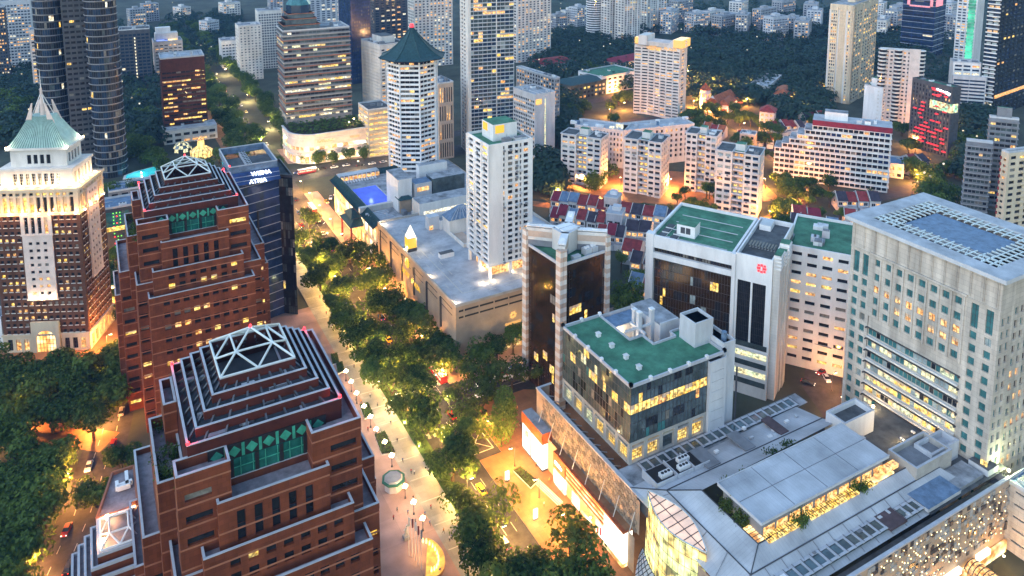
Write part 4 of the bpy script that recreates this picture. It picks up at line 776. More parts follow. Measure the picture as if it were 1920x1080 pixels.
# street boxes
p = MB(); p.box(*W2(106.6, 175), 8.6, *W2(110, 187), 12, 'rustroof', 'roofgrey'); p.box(*W2(106.75, 175.15), .5, *W2(109.9, 186.8), 8.6, 'shopwhite'); p.box(*W2(106.62, 181.6), .5, *W2(106.74, 181.9), 8.6, 'metal_dark'); p.box(*W2(106.65, 183), 5, *W2(106.74, 185), 7.4, 'litg'); p.box(*W2(106.6, 175), 0, *W2(110, 187), .5, 'metal_dark'); B.solo('glowing_shop_box', p)
p = MB(); p.box(*W2(107.2, 164), 5.2, *W2(110, 170), 10, 'rustroof'); p.box(*W2(107.35, 164.1), .3, *W2(110, 169.9), 5.2, 'shop'); p.box(*W2(107.1, 137.2), 9.5, *W2(110, 164), 10.1, 'rustroof'); p.box(*W2(107.9, 145.5), 0, *W2(110, 164), 9.5, 'tanwall')
for k in range(4): p.box(*W2(107.5, 145.6), 4.4+k*1.35, *W2(107.9, 163.8), 5.1+k*1.35, 'shop_o'); p.box(*W2(107.4, 145.5), 5.15+k*1.35, *W2(107.9, 163.9), 5.6+k*1.35, 'rustroof')
p.box(*W2(107.7, 157.5), .4, *W2(107.9, 161), 3.9, 'shopwhite'); p.box(*W2(107.7, 151.5), .6, *W2(107.9, 156.5), 1.4, 'shop'); p.box(*W2(107.7, 146.4), .4, *W2(107.9, 149.6), 4.2, 'shopwhite'); p.box(*W2(107.6, 147), 1, *W2(107.7, 147.7), 3.2, 'signred'); p.box(*W2(107.6, 148.2), 1, *W2(107.7, 148.9), 2.6, 'signred')
p.box(*W2(107.2, 137.2), 1.2, *W2(110, 145.4), 9.5, 'shopwhite'); p.box(*W2(107.05, 137.2), 0, *W2(110, 145.4), 1.2, 'shop_o')
B.solo('shopfront_band', p); strokes(B.o, 5, 1.0, (*W2(107.05, 167), 7.4), (0, 0, -math.pi/2), 'signwhite')
p = MB(); p.poly([(*W2(108, 137.2), 10.12), (*W2(109.9, 137.2), 10.12), (*W2(109.9, 170), 10.12), (*W2(108, 170), 10.12)], 'redpaving'); B.solo('ledge_roof', p)
# pale roofs
rf = B.mb('roof')
for i in range(3): B.mb('roof_seam').beam((*W2(134+i*11, 108.8), 27.95), (*W2(134+i*11, 122.2), 27.95), .12, .06, 'midgrey')
B.mb('roof_seam').beam((*W2(123.4, 115.5), 27.95), (*W2(167, 115.5), 27.95), .12, .06, 'midgrey')
def quad(pts, m): rf.poly([(*W2(q[0], q[1]), q[2]) for q in pts], m)
A1, A2, A3 = (110, 138, 20), (110, 97.5, 20), (198, 97.5, 20)
quad([(110, 98, 19.3), (116, 104.5, 21.8), (116, 132, 21.8), (110, 138.5, 20.2)], 'sheetroof')
quad([(116, 104.5, 21.8), (122, 108.2, 23.6), (122, 126.3, 23.6), (116, 132, 21.8)], 'sheetroof')
quad([(122, 126.3, 23.6), (171, 127.4, 23.6), (171, 131.5, 22.2), (116, 132, 21.8)], 'sheetroof_cross')
quad([(116, 104.5, 21.8), (182, 104.5, 21.8), (176, 107.4, 23.2), (122, 108.2, 23.6)], 'sheetroof_cross')
quad([(110, 98, 19.3), (186, 98, 19.3), (182, 104.5, 21.8), (116, 104.5, 21.8)], 'sheetroof_cross')
quad([(116, 132, 21.8), (171, 131.5, 22.2), (171, 140.5, 20.2), (110, 138.5, 20.2)], 'sheetroof_cross')
quad([(110.8, 138.5, 19.9), (176, 140.5, 19.9), (176, 145.2, 19.9), (110.8, 145.2, 19.9)], 'roofgrey')
quad([(110, 94.9, 17.5), (200, 94.9, 17.5), (200, 98.4, 17.5), (110, 98.4, 17.5)], 'roofdark')
quad([(168, 97.5, 19.6), (200, 97.5, 19.6), (200, 131, 19.6), (168, 131, 19.6)], 'roofdark')
for a, c in (((116, 104.5, 21.9), (116, 132, 21.9)), ((110, 138.5, 20.3), (116, 132, 21.9)), ((116, 132, 21.9), (122, 126.3, 23.7)), ((116, 104.5, 21.9), (122, 108.2, 23.7)), ((110, 98, 19.4), (116, 104.5, 21.9)), ((116, 104.5, 21.9), (182, 104.5, 21.9)), ((122, 108.2, 23.7), (122, 126.3, 23.7)), ((116, 132, 21.9), (171, 131.5, 22.3)), ((122, 108.2, 23.7), (176, 107.4, 23.3))): B.mb('roof_seam').beam((*W2(*a[:2]), a[2]), (*W2(*c[:2]), c[2]), .22, .16, 'darkgrey')
for i in range(5): B.mb('roof_seam').beam((*W2(110, 101+i*8), 19.9), (*W2(116, 104.8+i*6.5), 21.86), .1, .08, 'midgrey')
# raised long roof
p = MB(); p.box(*W2(124.4, 109.6), 22.5, *W2(166.2, 121.6), 27.2, 'midgrey'); p.box(*W2(123.2, 108.6), 27.2, *W2(167.2, 122.4), 27.9, 'lightgrey', 'sheetroof_cross'); p.box(*W2(123.1, 108.5), 27.9, *W2(167.3, 108.75), 28.1, 'railcap'); p.box(*W2(123.1, 122.3), 27.9, *W2(167.3, 122.5), 28.1, 'railcap'); p.box(*W2(123.1, 108.75), 27.9, *W2(123.35, 122.3), 28.1, 'railcap')
for i in range(10): p.box(*W2(125+i*4.2, 109.5), 23.2, *W2(128.4+i*4.2, 109.58), 25.2, 'litw')
B.solo('raised_roof', p)
for i in range(11):
    X = 124.5+i*3.4; p = MB()
    if i in (3, 9): continue
    p.box(*W2(X, 107.3), 23.3, *W2(X+3.0, 109.3), 23.75, 'lity')
    for k in range(4): p.box(*W2(X+.7*k, 107.25), 23.7, *W2(X+.7*k+.1, 109.35), 23.85, 'metal_dark')
    p.box(*W2(X, 108.25), 23.7, *W2(X+3, 108.35), 23.85, 'metal_dark'); B.solo('skylight', p)
p = MB()
p.box(*W2(160.5, 107.5), 23.3, *W2(168, 109), 23.9, 'shop_o'); p.box(*W2(165.5, 108.0), 23.9, *W2(170.5, 109.7), 24.8, 'litw')
B.solo('skylight', p)
p = MB(); p.box(*W2(122.1, 108.8), 23.2, *W2(124.3, 113), 23.7, 'shop_o')
for k in range(4): p.box(*W2(122, 109+k), 23.7, *W2(124.3, 109.1+k), 23.8, 'metal_dark')
B.solo('skylight', p)
# grey glass grid strips
for (xa, xb, ya, yb, z, nx) in ((118, 154, 98.9, 102.6, 20.9, 13), (160, 167, 98.6, 102, 20.9, 3), (117, 172, 140.4, 144.2, 20.4, 20)):
    p = MB(); p.box(*W2(xa, ya), z-.3, *W2(xb, yb), z, 'ggrey')
    for i in range(nx+1): X = xa+(xb-xa)*i/nx; p.box(*W2(X-.5, ya), z, *W2(X+.1, yb), z+.12, 'railcap'); p.beam((*W2(X, ya), z+.4), (*W2(X, yb), z+.4), .08, .08, 'metal_dark')
    for yy in (ya, yb-.6): p.box(*W2(xa, yy), z+.12, *W2(xb, yy+.6), z+.2, 'railcap')
    B.solo('glazed_strip', p)
p = MB(); p.box(*W2(154, 98.2), 20.6, *W2(160, 102.8), 21.1, 'brownpanel'); B.solo('roof_panel', p); p = MB(); p.box(*W2(167, 97.6), 20.4, *W2(180, 103.5), 21.3, 'roofblue', 'blueroof'); B.solo('roof_panel', p)
for i, (a, w, m) in enumerate(((130, 7, 'midgrey'), (143, 6, 'midgrey'), (156, 5, 'brownpanel'))): p = MB(); p.box(*W2(a, 132.4), 21.6, *W2(a+w*.6, 139.6), 22.1, m); B.solo('roof_panel', p)
for i in range(26):
    p = MB(); w_ = rnd.uniform(.5, 1.4); p.box(0, 0, 0, w_, rnd.uniform(.5, 1.2), rnd.uniform(.3, .8), rnd.choice(('lightgrey', 'midgrey', 'white'))); X, Y, Z = ((rnd.uniform(120, 180), rnd.uniform(98.8, 103.8), 20.6), (rnd.uniform(120, 168), rnd.uniform(133, 139.5), 21.2), (rnd.uniform(171, 192), rnd.uniform(114, 123), 19.7))[i % 3]; B.solo('roof_unit', p, (*W2(X, Y), Z))
for i in range(10): p = MB(); X = 120+i*5; p.beam((*W2(X, 98.2), 19.55), (*W2(X, 104.3), 21.85), .1, .1, 'midgrey'); B.solo('roof_pipe', p)
# sunken plant bays
p = MB()
for xa, xb in ((114.8, 121), (121.5, 126.5), (127, 132)):
    p.box(*W2(xa, 134.2), 20.4, *W2(xb, 139.5), 21.9, 'metal_dark', 'black'); p.box(*W2(xa-.25, 134), 20.4, *W2(xa, 139.7), 22.7, 'railcap'); p.box(*W2(xa, 133.95), 20.4, *W2(xb, 134.2), 22.5, 'lightgrey')
B.solo('plant_bay', p)
for X, Y in ((117.3, 135.2), (123, 135), (124.6, 137.2)):
    p = MB(); p.box(0, 0, 0, 3.4, 1.5, 1, 'white')
    for k in range(3): p.cone(.7+k, .75, 1, 1.15, .38, .38, 'black', 10)
    B.solo('roof_unit', p, (*W2(X, Y), 21.9))
# roof boxes by the tower
def tub(x0, y0, x1, y1, z0, z1, m, inn):
    p = MB(); t = .6
    for q in ((x0, y0, x1, y0+t), (x0, y1-t, x1, y1), (x0, y0+t, x0+t, y1-t), (x1-t, y0+t, x1, y1-t)): p.box(*W2(q[0], q[1]), z0, *W2(q[2], q[3]), z1, m, 'railcap')
    p.poly([(*W2(x0, y0), z1-1.6), (*W2(x1, y0), z1-1.6), (*W2(x1, y1), z1-1.6), (*W2(x0, y1), z1-1.6)], inn); B.solo('roof_tub', p)
tub(170, 123.4, 182, 129.6, 19.6, 26, 'white', 'roofdark'); tub(172.5, 104.5, 187, 112.5, 19.6, 25, 'concrete', 'midgrey'); tub(181, 106, 192.5, 111, 19.6, 24.6, 'lightgrey', 'sheetroof_cross')
p = MB(); p.box(*W2(176, 98.5), 19.7, *W2(191, 104.2), 20.6, 'midgrey', 'roofgrey'); p.box(*W2(192, 98), 19.7, *W2(196.5, 103), 21.4, 'lightgrey', 'roofdark'); p.box(*W2(193, 99), 21.4, *W2(193.3, 100.6), 22.6, 'lity'); B.solo('roof_block', p)
# sparkling facade on the near right
B.wall(W2(110, 95), W2(196.3, 95), 0, 19.9, 'tanwall'); B.mb('parapet').box(*W2(110, 94.7), 19.9, *W2(196.4, 95.5), 20.3, 'railcap'); B.wall(W2(196.3, 95), W2(196.3, 140), 0, 19.6, 'concrete')
p = MB(); rr = random.Random(3); s_ = 1.15
for i in range(75):
    for j in range(12):
        X = 110.6+i*s_; Z = 5.6+j*s_
        if rr.random() < .5: d = .12+.2*rr.random(); p.box(*W2(X, 95-d), Z, *W2(X+s_*.92, 94.99), Z+s_*.92, rr.choice(('tanwall', 'concrete', 'metal_dark')))
B.solo('panel_cladding', p)
k = 0; lst = []
for i in range(320):
    X, Z = 131+rr.random()*64, 5.4+rr.random()*13.6
    if all((X-a)**2+(Z-c)**2 > 1.1 for a, c in lst): lst.append((X, Z))
for X, Z in lst[:100]:
    p = MB(); s_ = rr.choice((.13, .17, .22)); p.cone(0, 0, 0, .12, s_, s_*.7, 'dot', 6); B.solo('facade_light', p, (*W2(X, 94.62), Z), (math.pi/2, 0, 0))
p = MB()
for X, Z in lst[100:]: s_ = .13; p.box(*W2(X-s_, 94.5), Z-s_, *W2(X+s_, 94.6), Z+s_, 'dot')
B.solo('facade_light', p)['kind'] = 'stuff'
p = MB(); p.box(*W2(165, 93.6), 3.4, *W2(176, 94.5), 4.8, 'shopwhite'); p.box(*W2(183, 93.6), 3.2, *W2(188, 94.5), 4.6, 'shopwhite'); p.box(*W2(120, 94), 0, *W2(196, 94.6), 3.2, 'shop_o'); B.solo('shopfront_band', p)
p = MB(); n = 12
for i in range(n):
    a, c = math.pi*i/n, math.pi*(i+1)/n
    p.poly([(*W2(180.5-2.6*math.cos(a), 94.4), 2.6+2*math.sin(a)), (*W2(180.5-2.6*math.cos(c), 94.4), 2.6+2*math.sin(c)), (*W2(180.5-2.6*math.cos(c), 84), 2.6+2*math.sin(c)), (*W2(180.5-2.6*math.cos(a), 84), 2.6+2*math.sin(a))], 'litw')
for j in range(11):
    for i in range(n): a, c = math.pi*i/n, math.pi*(i+1)/n; p.beam((*W2(180.5-2.65*math.cos(a), 94.2-j), 2.6+2.05*math.sin(a)), (*W2(180.5-2.65*math.cos(c), 94.2-j), 2.6+2.05*math.sin(c)), .18, .15, 'metal_dark')
B.solo('entrance_vault', p)
for X in (124, 138, 152, 166, 190):  # row of lamps added in front to cast warm light on the facade
    l = MB(); l.box(-.2, -.2, 0, .2, .2, .2, 'lampglow'); l = B.solo('front_lamp', l, (*W2(X, 91.5), 3.4)); plight(l, (0, -1, 1), 260, (1, .5, .14), .4)
# lens shaped glass atrium at the corner
n = 28; yc, hl, bw = 123.2, 10.2, 3.3
def lens(t, w): yy = yc+hl-2*hl*t; return (111.4+w*math.sin(math.pi*t), yy)
Wp = [lens(i/n, -bw) for i in range(n+1)]; Ep = [lens(i/n, bw) for i in range(n+1)]
p = MB()
for i in range(n):
    a, c = Wp[i], Wp[i+1]; s = lambda q, z: (*W2(q[0]-(20.5-z)*.03, q[1]), z)
    p.poly([s(a, 0), s(c, 0), s(c, 22.2), s(a, 22.2)][::-1], 'atrium')
B.solo('atrium_glass', p)
p = MB()
for i in range(n): p.poly([(*W2(*Wp[i]), 22.1), (*W2(*Wp[i+1]), 22.1), (*W2(*Ep[i+1]), 22.6), (*W2(*Ep[i]), 22.6)], 'atriumtop')
B.solo('atrium_roof', p)
p = MB()
for i in range(n+1):
    if i % 3 == 0: p.beam((*W2(*Wp[i]), 22.2), (*W2(*Ep[i]), 22.7), .14, .14, 'darkgrey')
    if i % 2 == 0: p.beam((*W2(Wp[i][0]-.1, Wp[i][1]), 22.2), (*W2(Wp[i][0]-.7, Wp[i][1]), 0), .07, .07, 'darkgrey')
    if i < n:
        for k in range(8): p.beam((*W2(Wp[i][0]-.1-.07*k, Wp[i][1]), 21.9-2.8*k), (*W2(Wp[i+1][0]-.1-.07*k, Wp[i+1][1]), 21.9-2.8*k), .07, .07, 'darkgrey')
        p.beam((*W2(*Wp[i]), 22.25), (*W2(*Wp[i+1]), 22.25), .2, .25, 'steel'); p.beam((*W2(*Ep[i]), 22.7), (*W2(*Ep[i+1]), 22.7), .2, .25, 'steel')
        a = W2(*Wp[i]); e = W2(*Ep[i]); a2 = W2(*Wp[i+1]); e2 = W2(*Ep[i+1]); p.beam(((a[0]+e[0])/2, (a[1]+e[1])/2, 22.45), ((a2[0]+e2[0])/2, (a2[1]+e2[1])/2, 22.45), .14, .14, 'darkgrey')
B.solo('atrium_frame', p)
p = MB(); rings = [[(111.4-(3.2+5.2*f)*math.sin(math.pi*(.06+.62*i/12))-1.0, yc+9.6-13*i/12, 8.2-1.2*f) for i in range(13)] for f in (0, .25, .5, .75, 1)]
for r_ in range(4):
    for i in range(12):
        a, c, d, e = rings[r_][i], rings[r_][i+1], rings[r_+1][i+1], rings[r_+1][i]; p.poly([(*W2(q[0], q[1]), q[2]) for q in (a, e, d, c)], 'lightgrey')
        p.beam((*W2(*a[:2]), a[2]+.05), (*W2(*c[:2]), c[2]+.05), .13, .1, 'black'); p.beam((*W2(*a[:2]), a[2]+.05), (*W2(*e[:2]), e[2]+.05), .13, .1, 'black')
B.solo('entrance_canopy', p)
for Y in (116, 126):
    l = MB(); l.cone(0, 0, 0, .3, .3, .3, 'lampglow', 6); l = B.solo('ceiling_lamp', l, (*W2(112.4, Y), 9)); plight(l, (0, 0, 0), 60, (1, .7, .35), .5)
for Y in (143, 150, 158, 167, 176, 184):
    l = MB(); l.box(-.2, -.2, 0, .2, .2, .2, 'lampglow'); l = B.solo('front_lamp', l, (*W2(106.2, Y), 4.6)); plight(l, (-2.6, 0, -.3), 110, (1, .42, .1), .4)
B.finish()
# stone block at the right edge
B = Bld('corner_stone_block', 'narrow stone clad corner block right of the sparkling facade', 'building', 197, 88, 0)
shell(B, 14, 8, 18, 'stone', dict(cols=cf(8, 1, .5), rows=rg(2, 18, 3.4, .5), pal=[('gdark', 1)]), dict(cols=cf(14, 4, .5), rows=rg(2, 18, 3.4, .5), pal=[('gdark', 1)])); flat_roof(B, 0, 0, 14, 8, 18.9, 'blueroof', 2); B.finish()
# ---------------- stone tower with ribbon windows
X0, Y0, LY, LX, zt = 193.8, 99.6, 43, 34, 71.5
B = Bld('stone_tower', 'big stone clad tower with teal windows, lit ribbon floors and open lattice roof', 'office tower', X0, Y0)
tp = [('gteal', 12), ('gdark', 1), ('gpale', 1)]; pf = 3.55
side = rg(6, 57, pf, 2.1, .7)
def seg(y1, y0, z0, z1, **k): B.wall((0, y1), (0, y0), z0, z1, 'stone', **k)
for (ya, yb) in ((43, 36), (8.5, 0)):
    seg(ya, yb, 0, 55.2, cols=cg(ya-yb, 2, 1.75, .5), rows=[r for r in side if r[1] < 55], dep=.45, pal=tp, mull=(2, 1, 'gteal')); seg(ya, yb, 55.2, 71.4, cols=cg(ya-yb, 2, 1.9, .5), rows=[(56, 62.5)], dep=.45, pal=[('gteal', 1)], mull=(2, 4, 'metal_dark'))
rw = rg(6, 44.5, pf, 1.95, .9); tl = {0: 'lity', 1: 'lity', 2: 'litg', 4: 'litg', 5: 'lity'}
def rl4(r):
    if r < 7: return [('litg', 4), ('lity', 4), ('gpale', 1.6), ('gdark', 1.5), ('gteal', 1.2)]
    if r == 8: return [('gpale', 3), ('litg', 3), ('gteal', 2)]
    return [('gteal', 7), ('gpale', 3), ('gdark', 2), ('litg', 1)]
B.wall((.25, 36), (.25, 8.5), 0, 44.5, 'stone', cg(27.5, 21, 1.22, .25), rw, .15, tp, rowlit=rl4)
for r0, r1 in rw:
    B.mb('ledge').box(-.55, 8.7, r0-.75, .24, 35.8, r0-.3, 'offwhite'); B.mb('ledge').box(-.25, 8.6, r1+.03, .24, 35.9, r1+.2, 'metal_dark')
    for yy in (8.3, 35.9): B.mb('ledge').box(-.9, yy, r1, .2, yy+.35, r1+.3, 'metal_dark')
def rl5(r): return {1: [('litw', 3), ('gteal', 3)], 2: [('litw', 7), ('gteal', 1)]}.get(r, [('gteal', 5), ('gdark', 3)] if r == 0 else [('gteal', 6), ('gdark', 1)])
B.wall((0, 36), (0, 8.5), 44.5, 71.4, 'stone', cg(27.5, 8, 1.85, .4), [(45.2, 47.3), (48.75, 50.9), (52.3, 54.4), (56, 58.1), (60.4, 62.4)], .45, tp, mull=(2, 1, 'metal_dark'), rowlit=rl5)
for i in range(8): B.mb('pilaster').box(-.35, 8.5+27.5*(i+.5)/8-1.15-.45, 44.6, -.002, 8.5+27.5*(i+.5)/8-1.15, 63.2, 'stone')
B.box(-.6, 8.2, 63.4, -.002, 36.3, 64.0, 'stone', 'ledge'); B.box(-.3, -.3, 63.3, -.002, 8.2, 63.6, 'stone', 'ledge'); B.box(-.3, 36.3, 63.3, -.002, 43, 63.6, 'stone', 'ledge')
for i in range(13):
    Y = .8+i*3.45; B.box(-.28, Y-.22, 64.1, -.002, Y, 71.2, 'stone', 'pilaster'); B.box(-.28, Y+.1, 64.1, -.002, Y+.26, 71.2, 'stone', 'pilaster')
def rl6(r): return [('gteal', 3), ('gdark', 3), ('litw', 1.2)]
B.wall((0, 0), (6, 0), 0, 71.4, 'stone', cg(6, 2, 1.3, .5), rg(5, 63, pf, 2.1, .7), .45, [('gteal', 2), ('gdark', 1)]); B.wall((6, 1.5), (LX, 1.5), 0, 71.4, 'stone', cg(LX-6, 10, 1.4, .5), rg(5, 63, pf, 2.1, .7), .45, tp, rowlit=rl6); B.wall((6, 0), (6, 1.5), 0, 71.4, 'stone')
B.wall((LX, 0), (LX, LY), 0, 71.4, 'stone'); B.wall((LX, LY), (0, LY), 0, 71.4, 'stone')
# lattice roof
o = 1.6; b = B.mb('roof'); zr = 71.4
for q in ((-o, -o, LX+o, 3.6), (-o, LY-3.6, LX+o, LY+o), (-o, 3.6, 3.6, LY-3.6), (LX-3.6, 3.6, LX+o, LY-3.6)): b.box(q[0], q[1], zr, q[2], q[3], zr+1.1, 'lightgrey', 'roofblue')
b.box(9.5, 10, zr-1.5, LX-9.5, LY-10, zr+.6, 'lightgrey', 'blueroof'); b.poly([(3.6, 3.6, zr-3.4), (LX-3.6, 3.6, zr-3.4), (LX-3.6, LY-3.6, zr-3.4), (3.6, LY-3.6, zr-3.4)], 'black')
p = MB(); z = zr+.85
n1, n2 = 17, 12
for i in range(n1+1):
    Y = 3.6+(LY-7.2)*i/n1
    for xa, xb in ((3.6, 9.5), (LX-9.5, LX-3.6)): p.beam((xa, Y, z), (xb, Y, z), .3, .35, 'steel'); 
    if i < n1 and i % 2 == 0: Y2 = 3.6+(LY-7.2)*(i+1)/n1; p.beam((3.6, Y, z), (9.5, Y2, z), .14, .14, 'steel'); p.beam((LX-3.6, Y, z), (LX-9.5, Y2, z), .14, .14, 'steel')
for i in range(n2+1):
    X = 3.6+(LX-7.2)*i/n2
    for ya, yb in ((3.6, 10), (LY-10, LY-3.6)): p.beam((X, ya, z), (X, yb, z), .3, .35, 'steel')
for q in (5.6, 7.6): p.beam((q, 3.6, z), (q, LY-3.6, z), .22, .3, 'steel'); p.beam((LX-q, 3.6, z), (LX-q, LY-3.6, z), .22, .3, 'steel'); p.beam((3.6, q, z), (LX-3.6, q, z), .22, .3, 'steel'); p.beam((3.6, LY-q, z), (LX-3.6, LY-q, z), .22, .3, 'steel')
B.solo('roof_lattice', p)
for Y, pw in ((30, 260), (15, 900)):
    l = MB(); l.cone(0, 0, 0, .4, .35, .35, 'lampglow', 8); l = B.solo('terrace_lamp', l, (-3.5 if Y > 20 else -9, Y, 20.2 if Y > 20 else 19.8)); plight(l, (0, 0, 1.2), pw*.5, (1, .7, .35), .4)
l = MB(); l.cone(0, 0, 0, .4, .35, .35, 'lampglow', 8); l = B.solo('terrace_lamp', l, (5, -3, 19.8)); plight(l, (0, 0, 1.2), 420, (.9, 1, .5), .4); B.finish()
# ---------------- white and bronze medical block, with its rear wing
F = stand(1449, 495, 752); zt = F[2]; L0 = at(1218, 442, zt); R0 = at(1539.6, 438, zt); f = Vector((F[0], F[1])); a = math.degrees(math.atan2(*(L0-f).yx))-90
B = Bld('medical_block', 'white medical block with wide bronze glass face, green roof and red cross sign', 'medical centre', f.x, f.y, a)
LL = (L0-f).length; RR = max(20, (R0-f).length); la = LL*.30
mp = [('gbronze', 10), ('gdark', 3), ('lity', .3), ('gpale', .35)]
def rl7(r): return [('gbronze', 8), ('gdark', 3), ('lity', .9 if r < 3 else .25), ('gpale', .8)]
B.wall((1.2, LL), (1.2, la), 0, zt-7.4, 'metal_dark', cg(LL-la, 30, (LL-la)/30-.1, .05), rg(0, zt-7.4, 3.3, 3.16, .1), .05, mp, rowlit=rl7)
B.wall((-.2, LL), (-.2, la), zt-3.6, zt, 'white'); B.box(-.2, la, zt-7.6, 1.4, LL, zt-5.6, 'white'); B.wall((1.0, LL), (1.0, la), zt-5.6, zt-3.6, 'gbronze', cg(LL-la, 30, (LL-la)/30-.25, .1), [(zt-5.5, zt-3.8)], .05, [('gdark', 1)]); B.box(-.2, la, zt-3.75, 1.2, LL, zt-3.6, 'white')
B.box(-.4, LL-1.6, 0, 2.4, LL+1.2, zt+1, 'white'); B.box(-.5, la-.8, 0, 1.4, la+.4, zt+.6, 'white')
B.wall((0, la-.8), (0, 1.0), 0, zt+.6, 'white', cg(la-1.8, 2, (la-1.8)/2-1.1, .5), [(zt*.36, zt-8)], .6, [('gdark', 1)], mull=(7, 10, 'black'))
B.box(-.25, 0, zt*.36-1.4, .1, la-.8, zt*.36-.6, 'white'); B.wall((0, 1), (0, 0), 0, zt+.6, 'white')
B.wall((0, 0), (RR, 0), 0, zt+.6, 'whitetile'); B.wall((RR, 0), (RR, LL), 0, zt, 'white'); B.wall((RR, LL), (0, LL), 0, zt, 'white')
for k in range(5): B.box(-.15, .6, 4+k*3.3, -.005, la-1, 5.8+k*3.3, 'litg' if k % 2 else 'ggrey', 'lower_window')
B.roofbox(.1, la, RR, LL, zt+.5, 'roofgreen', .9, 'white', .8)
for i in range(4): p = MB(); p.beam((3+i*7, la+3, zt-.2), (3+i*7, LL-4, zt-.2), .25, .2, 'lightgrey'); B.solo('roof_pipe', p)
B.roofbox(0, 0, RR, la-.8, zt+1.1, 'roofdark', 1.6, 'white', .5)
p = MB(); p.box(0, 0, 0, 6, 6.5, 4.2, 'white', 'roofgreen'); p.box(-.05, 1.6, 1.2, 0, 3.2, 3.4, 'darkgrey'); p.box(-.05, 3.5, 1.2, 0, 5.1, 3.4, 'darkgrey'); B.solo('lift_house', p, (6, LL*.66, zt-.35))
for i in range(2):
    for j in range(3): p = MB(); p.box(0, 0, 0, 3.2, 2.6, .5, 'white', 'black'); p.box(.25, .25, .5, 2.95, 2.35, .56, 'darkgrey'); B.solo('roof_unit', p, (1.6+j*4.2, LL-5-i*4.2, zt-.35))
for i in range(9): p = MB(); p.tube((0, 0, 0), (4.6, 0, 0), .3, 'metal_dark', 6); p.box(1, -.3, -.9, 1.6, .3, 0, 'grey'); B.solo('roof_pipe', p, (8, la-3-i*1.0, zt+.9))
p = MB(); p.box(0, 0, 0, 6, 4, 2, 'white', 'sheetroof'); B.solo('roof_unit', p, (RR-8, la*.5, zt-.4))
# stair towers on the right hand face
for k, (xa, w, d, h) in enumerate(((1.5, 5.5, 2.2, 2.4), (7.4, 2.4, 2.6, 1.6), (10, 4, 3, 3.2))):
    p = MB(); p.box(xa, -d, 0, xa+w, -.01, zt+h, 'whitetile', 'roofgreen')
    for j in range(4): p.box(xa-.25, -d-.25, zt+h-1-1.25*j, xa+w+.25, -.005, zt+h-.45-1.25*j, 'white')
    B.solo('stair_tower', p)
p = MB(); p.box(14.4, -.7, zt*.38, RR-.3, -.01, zt-2.5, 'gdark'); p.box(14.2, -.85, zt*.38-.5, RR, -.01, zt*.38, 'white'); B.solo('bay_window', p)
p = MB()
for q in ((-.4, -1.5, .4, 1.5), (-1.5, -.4, -.42, .4), (.42, -.4, 1.5, .4)): p.box(q[0], 0, q[1], q[2], .12, q[3], 'signred')
for q in ((-.95, -.95), (.95, .95), (-.95, .95), (.95, -.95)): p.box(q[0]-.35, .0, q[1]-.35, q[0]+.35, .1, q[1]+.35, 'signred')
p.box(-.28, -.1, -.7, .28, -.02, .7, 'white'); B.solo('red_cross', p, (-.18, 3.4, zt-2.4), (0, 0, -math.pi/2)); B.finish()
zt = 44; F = (222.5, 162); a = 35
B = Bld('medical_wing', 'white rear hospital wing with floodlit stair tower and long window slots', 'hospital', F[0], F[1], a)
wr = 18; W_ = 22
sl = [('gdark', 6), ('litw', 2), ('lity', 1)]
shell(B, wr+12, W_, zt, 'white', dict(cols=cg(W_, 4, 3.2, 1), rows=rg(2, zt, 3.5, 1.3, 1), pal=sl), dict(cols=[(-.0+.6, 3.2), (5.4, 6.2)], rows=rg(2, zt, 3.5, 1.3, 1), pal=sl))
B.roofbox(0, 0, wr+12, W_, zt+.9, 'roofgreen', .9, 'white', .5)
B.box(-1.6, -1.8, 0, 4.5, -.01, zt+2, 'whitetile', 'stair_tower', 'roofgreen')
for k in range(5): B.box(-1.9, -2.1, zt+1-k*1.3, 4.8, -.005, zt+1.5-k*1.3, 'white', 'stair_tower')
p = MB(); p.box(-.2, -.2, 0, .2, .2, .3, 'lampglow'); l = B.solo('wall_lamp', p, (3, -2.4, 3)); plight(l, (.3, -1.6, 1), 300, (1, .7, .35), .4)
text(B.o, 'hh', 3.4, (wr*.5+2, W_*.55, zt+.1), (0, 0, R_(-a)), 'signred', depth=.04); B.clutter(3, 8, wr+8, W_-6, zt, 9, 1.2); B.finish()
p = thing('entrance_canopy', 'curved grey glazed canopy at the foot of the white medical block', 'canopy', (*at(1530, 680, 0), 0), R_(a)); m = MB()
for i in range(8):
    t, u = i/8, (i+1)/8; m.poly([(-6+t*7, -5, 10-6*t*t), (-6+u*7, -5, 10-6*u*u), (-4+u*9, 9, 10-6*u*u), (-4+t*9, 9, 10-6*t*t)], 'lightgrey'); m.beam((-6+t*7, -5, 10.06-6*t*t), (-4+t*9, 9, 10.06-6*t*t), .12, .12, 'midgrey')
for X, Y in ((-5, -4), (1, 7)): m.tube((X, Y, 0), (X, Y, 5), .25, 'grey')
m.build('canopy_glass', p)
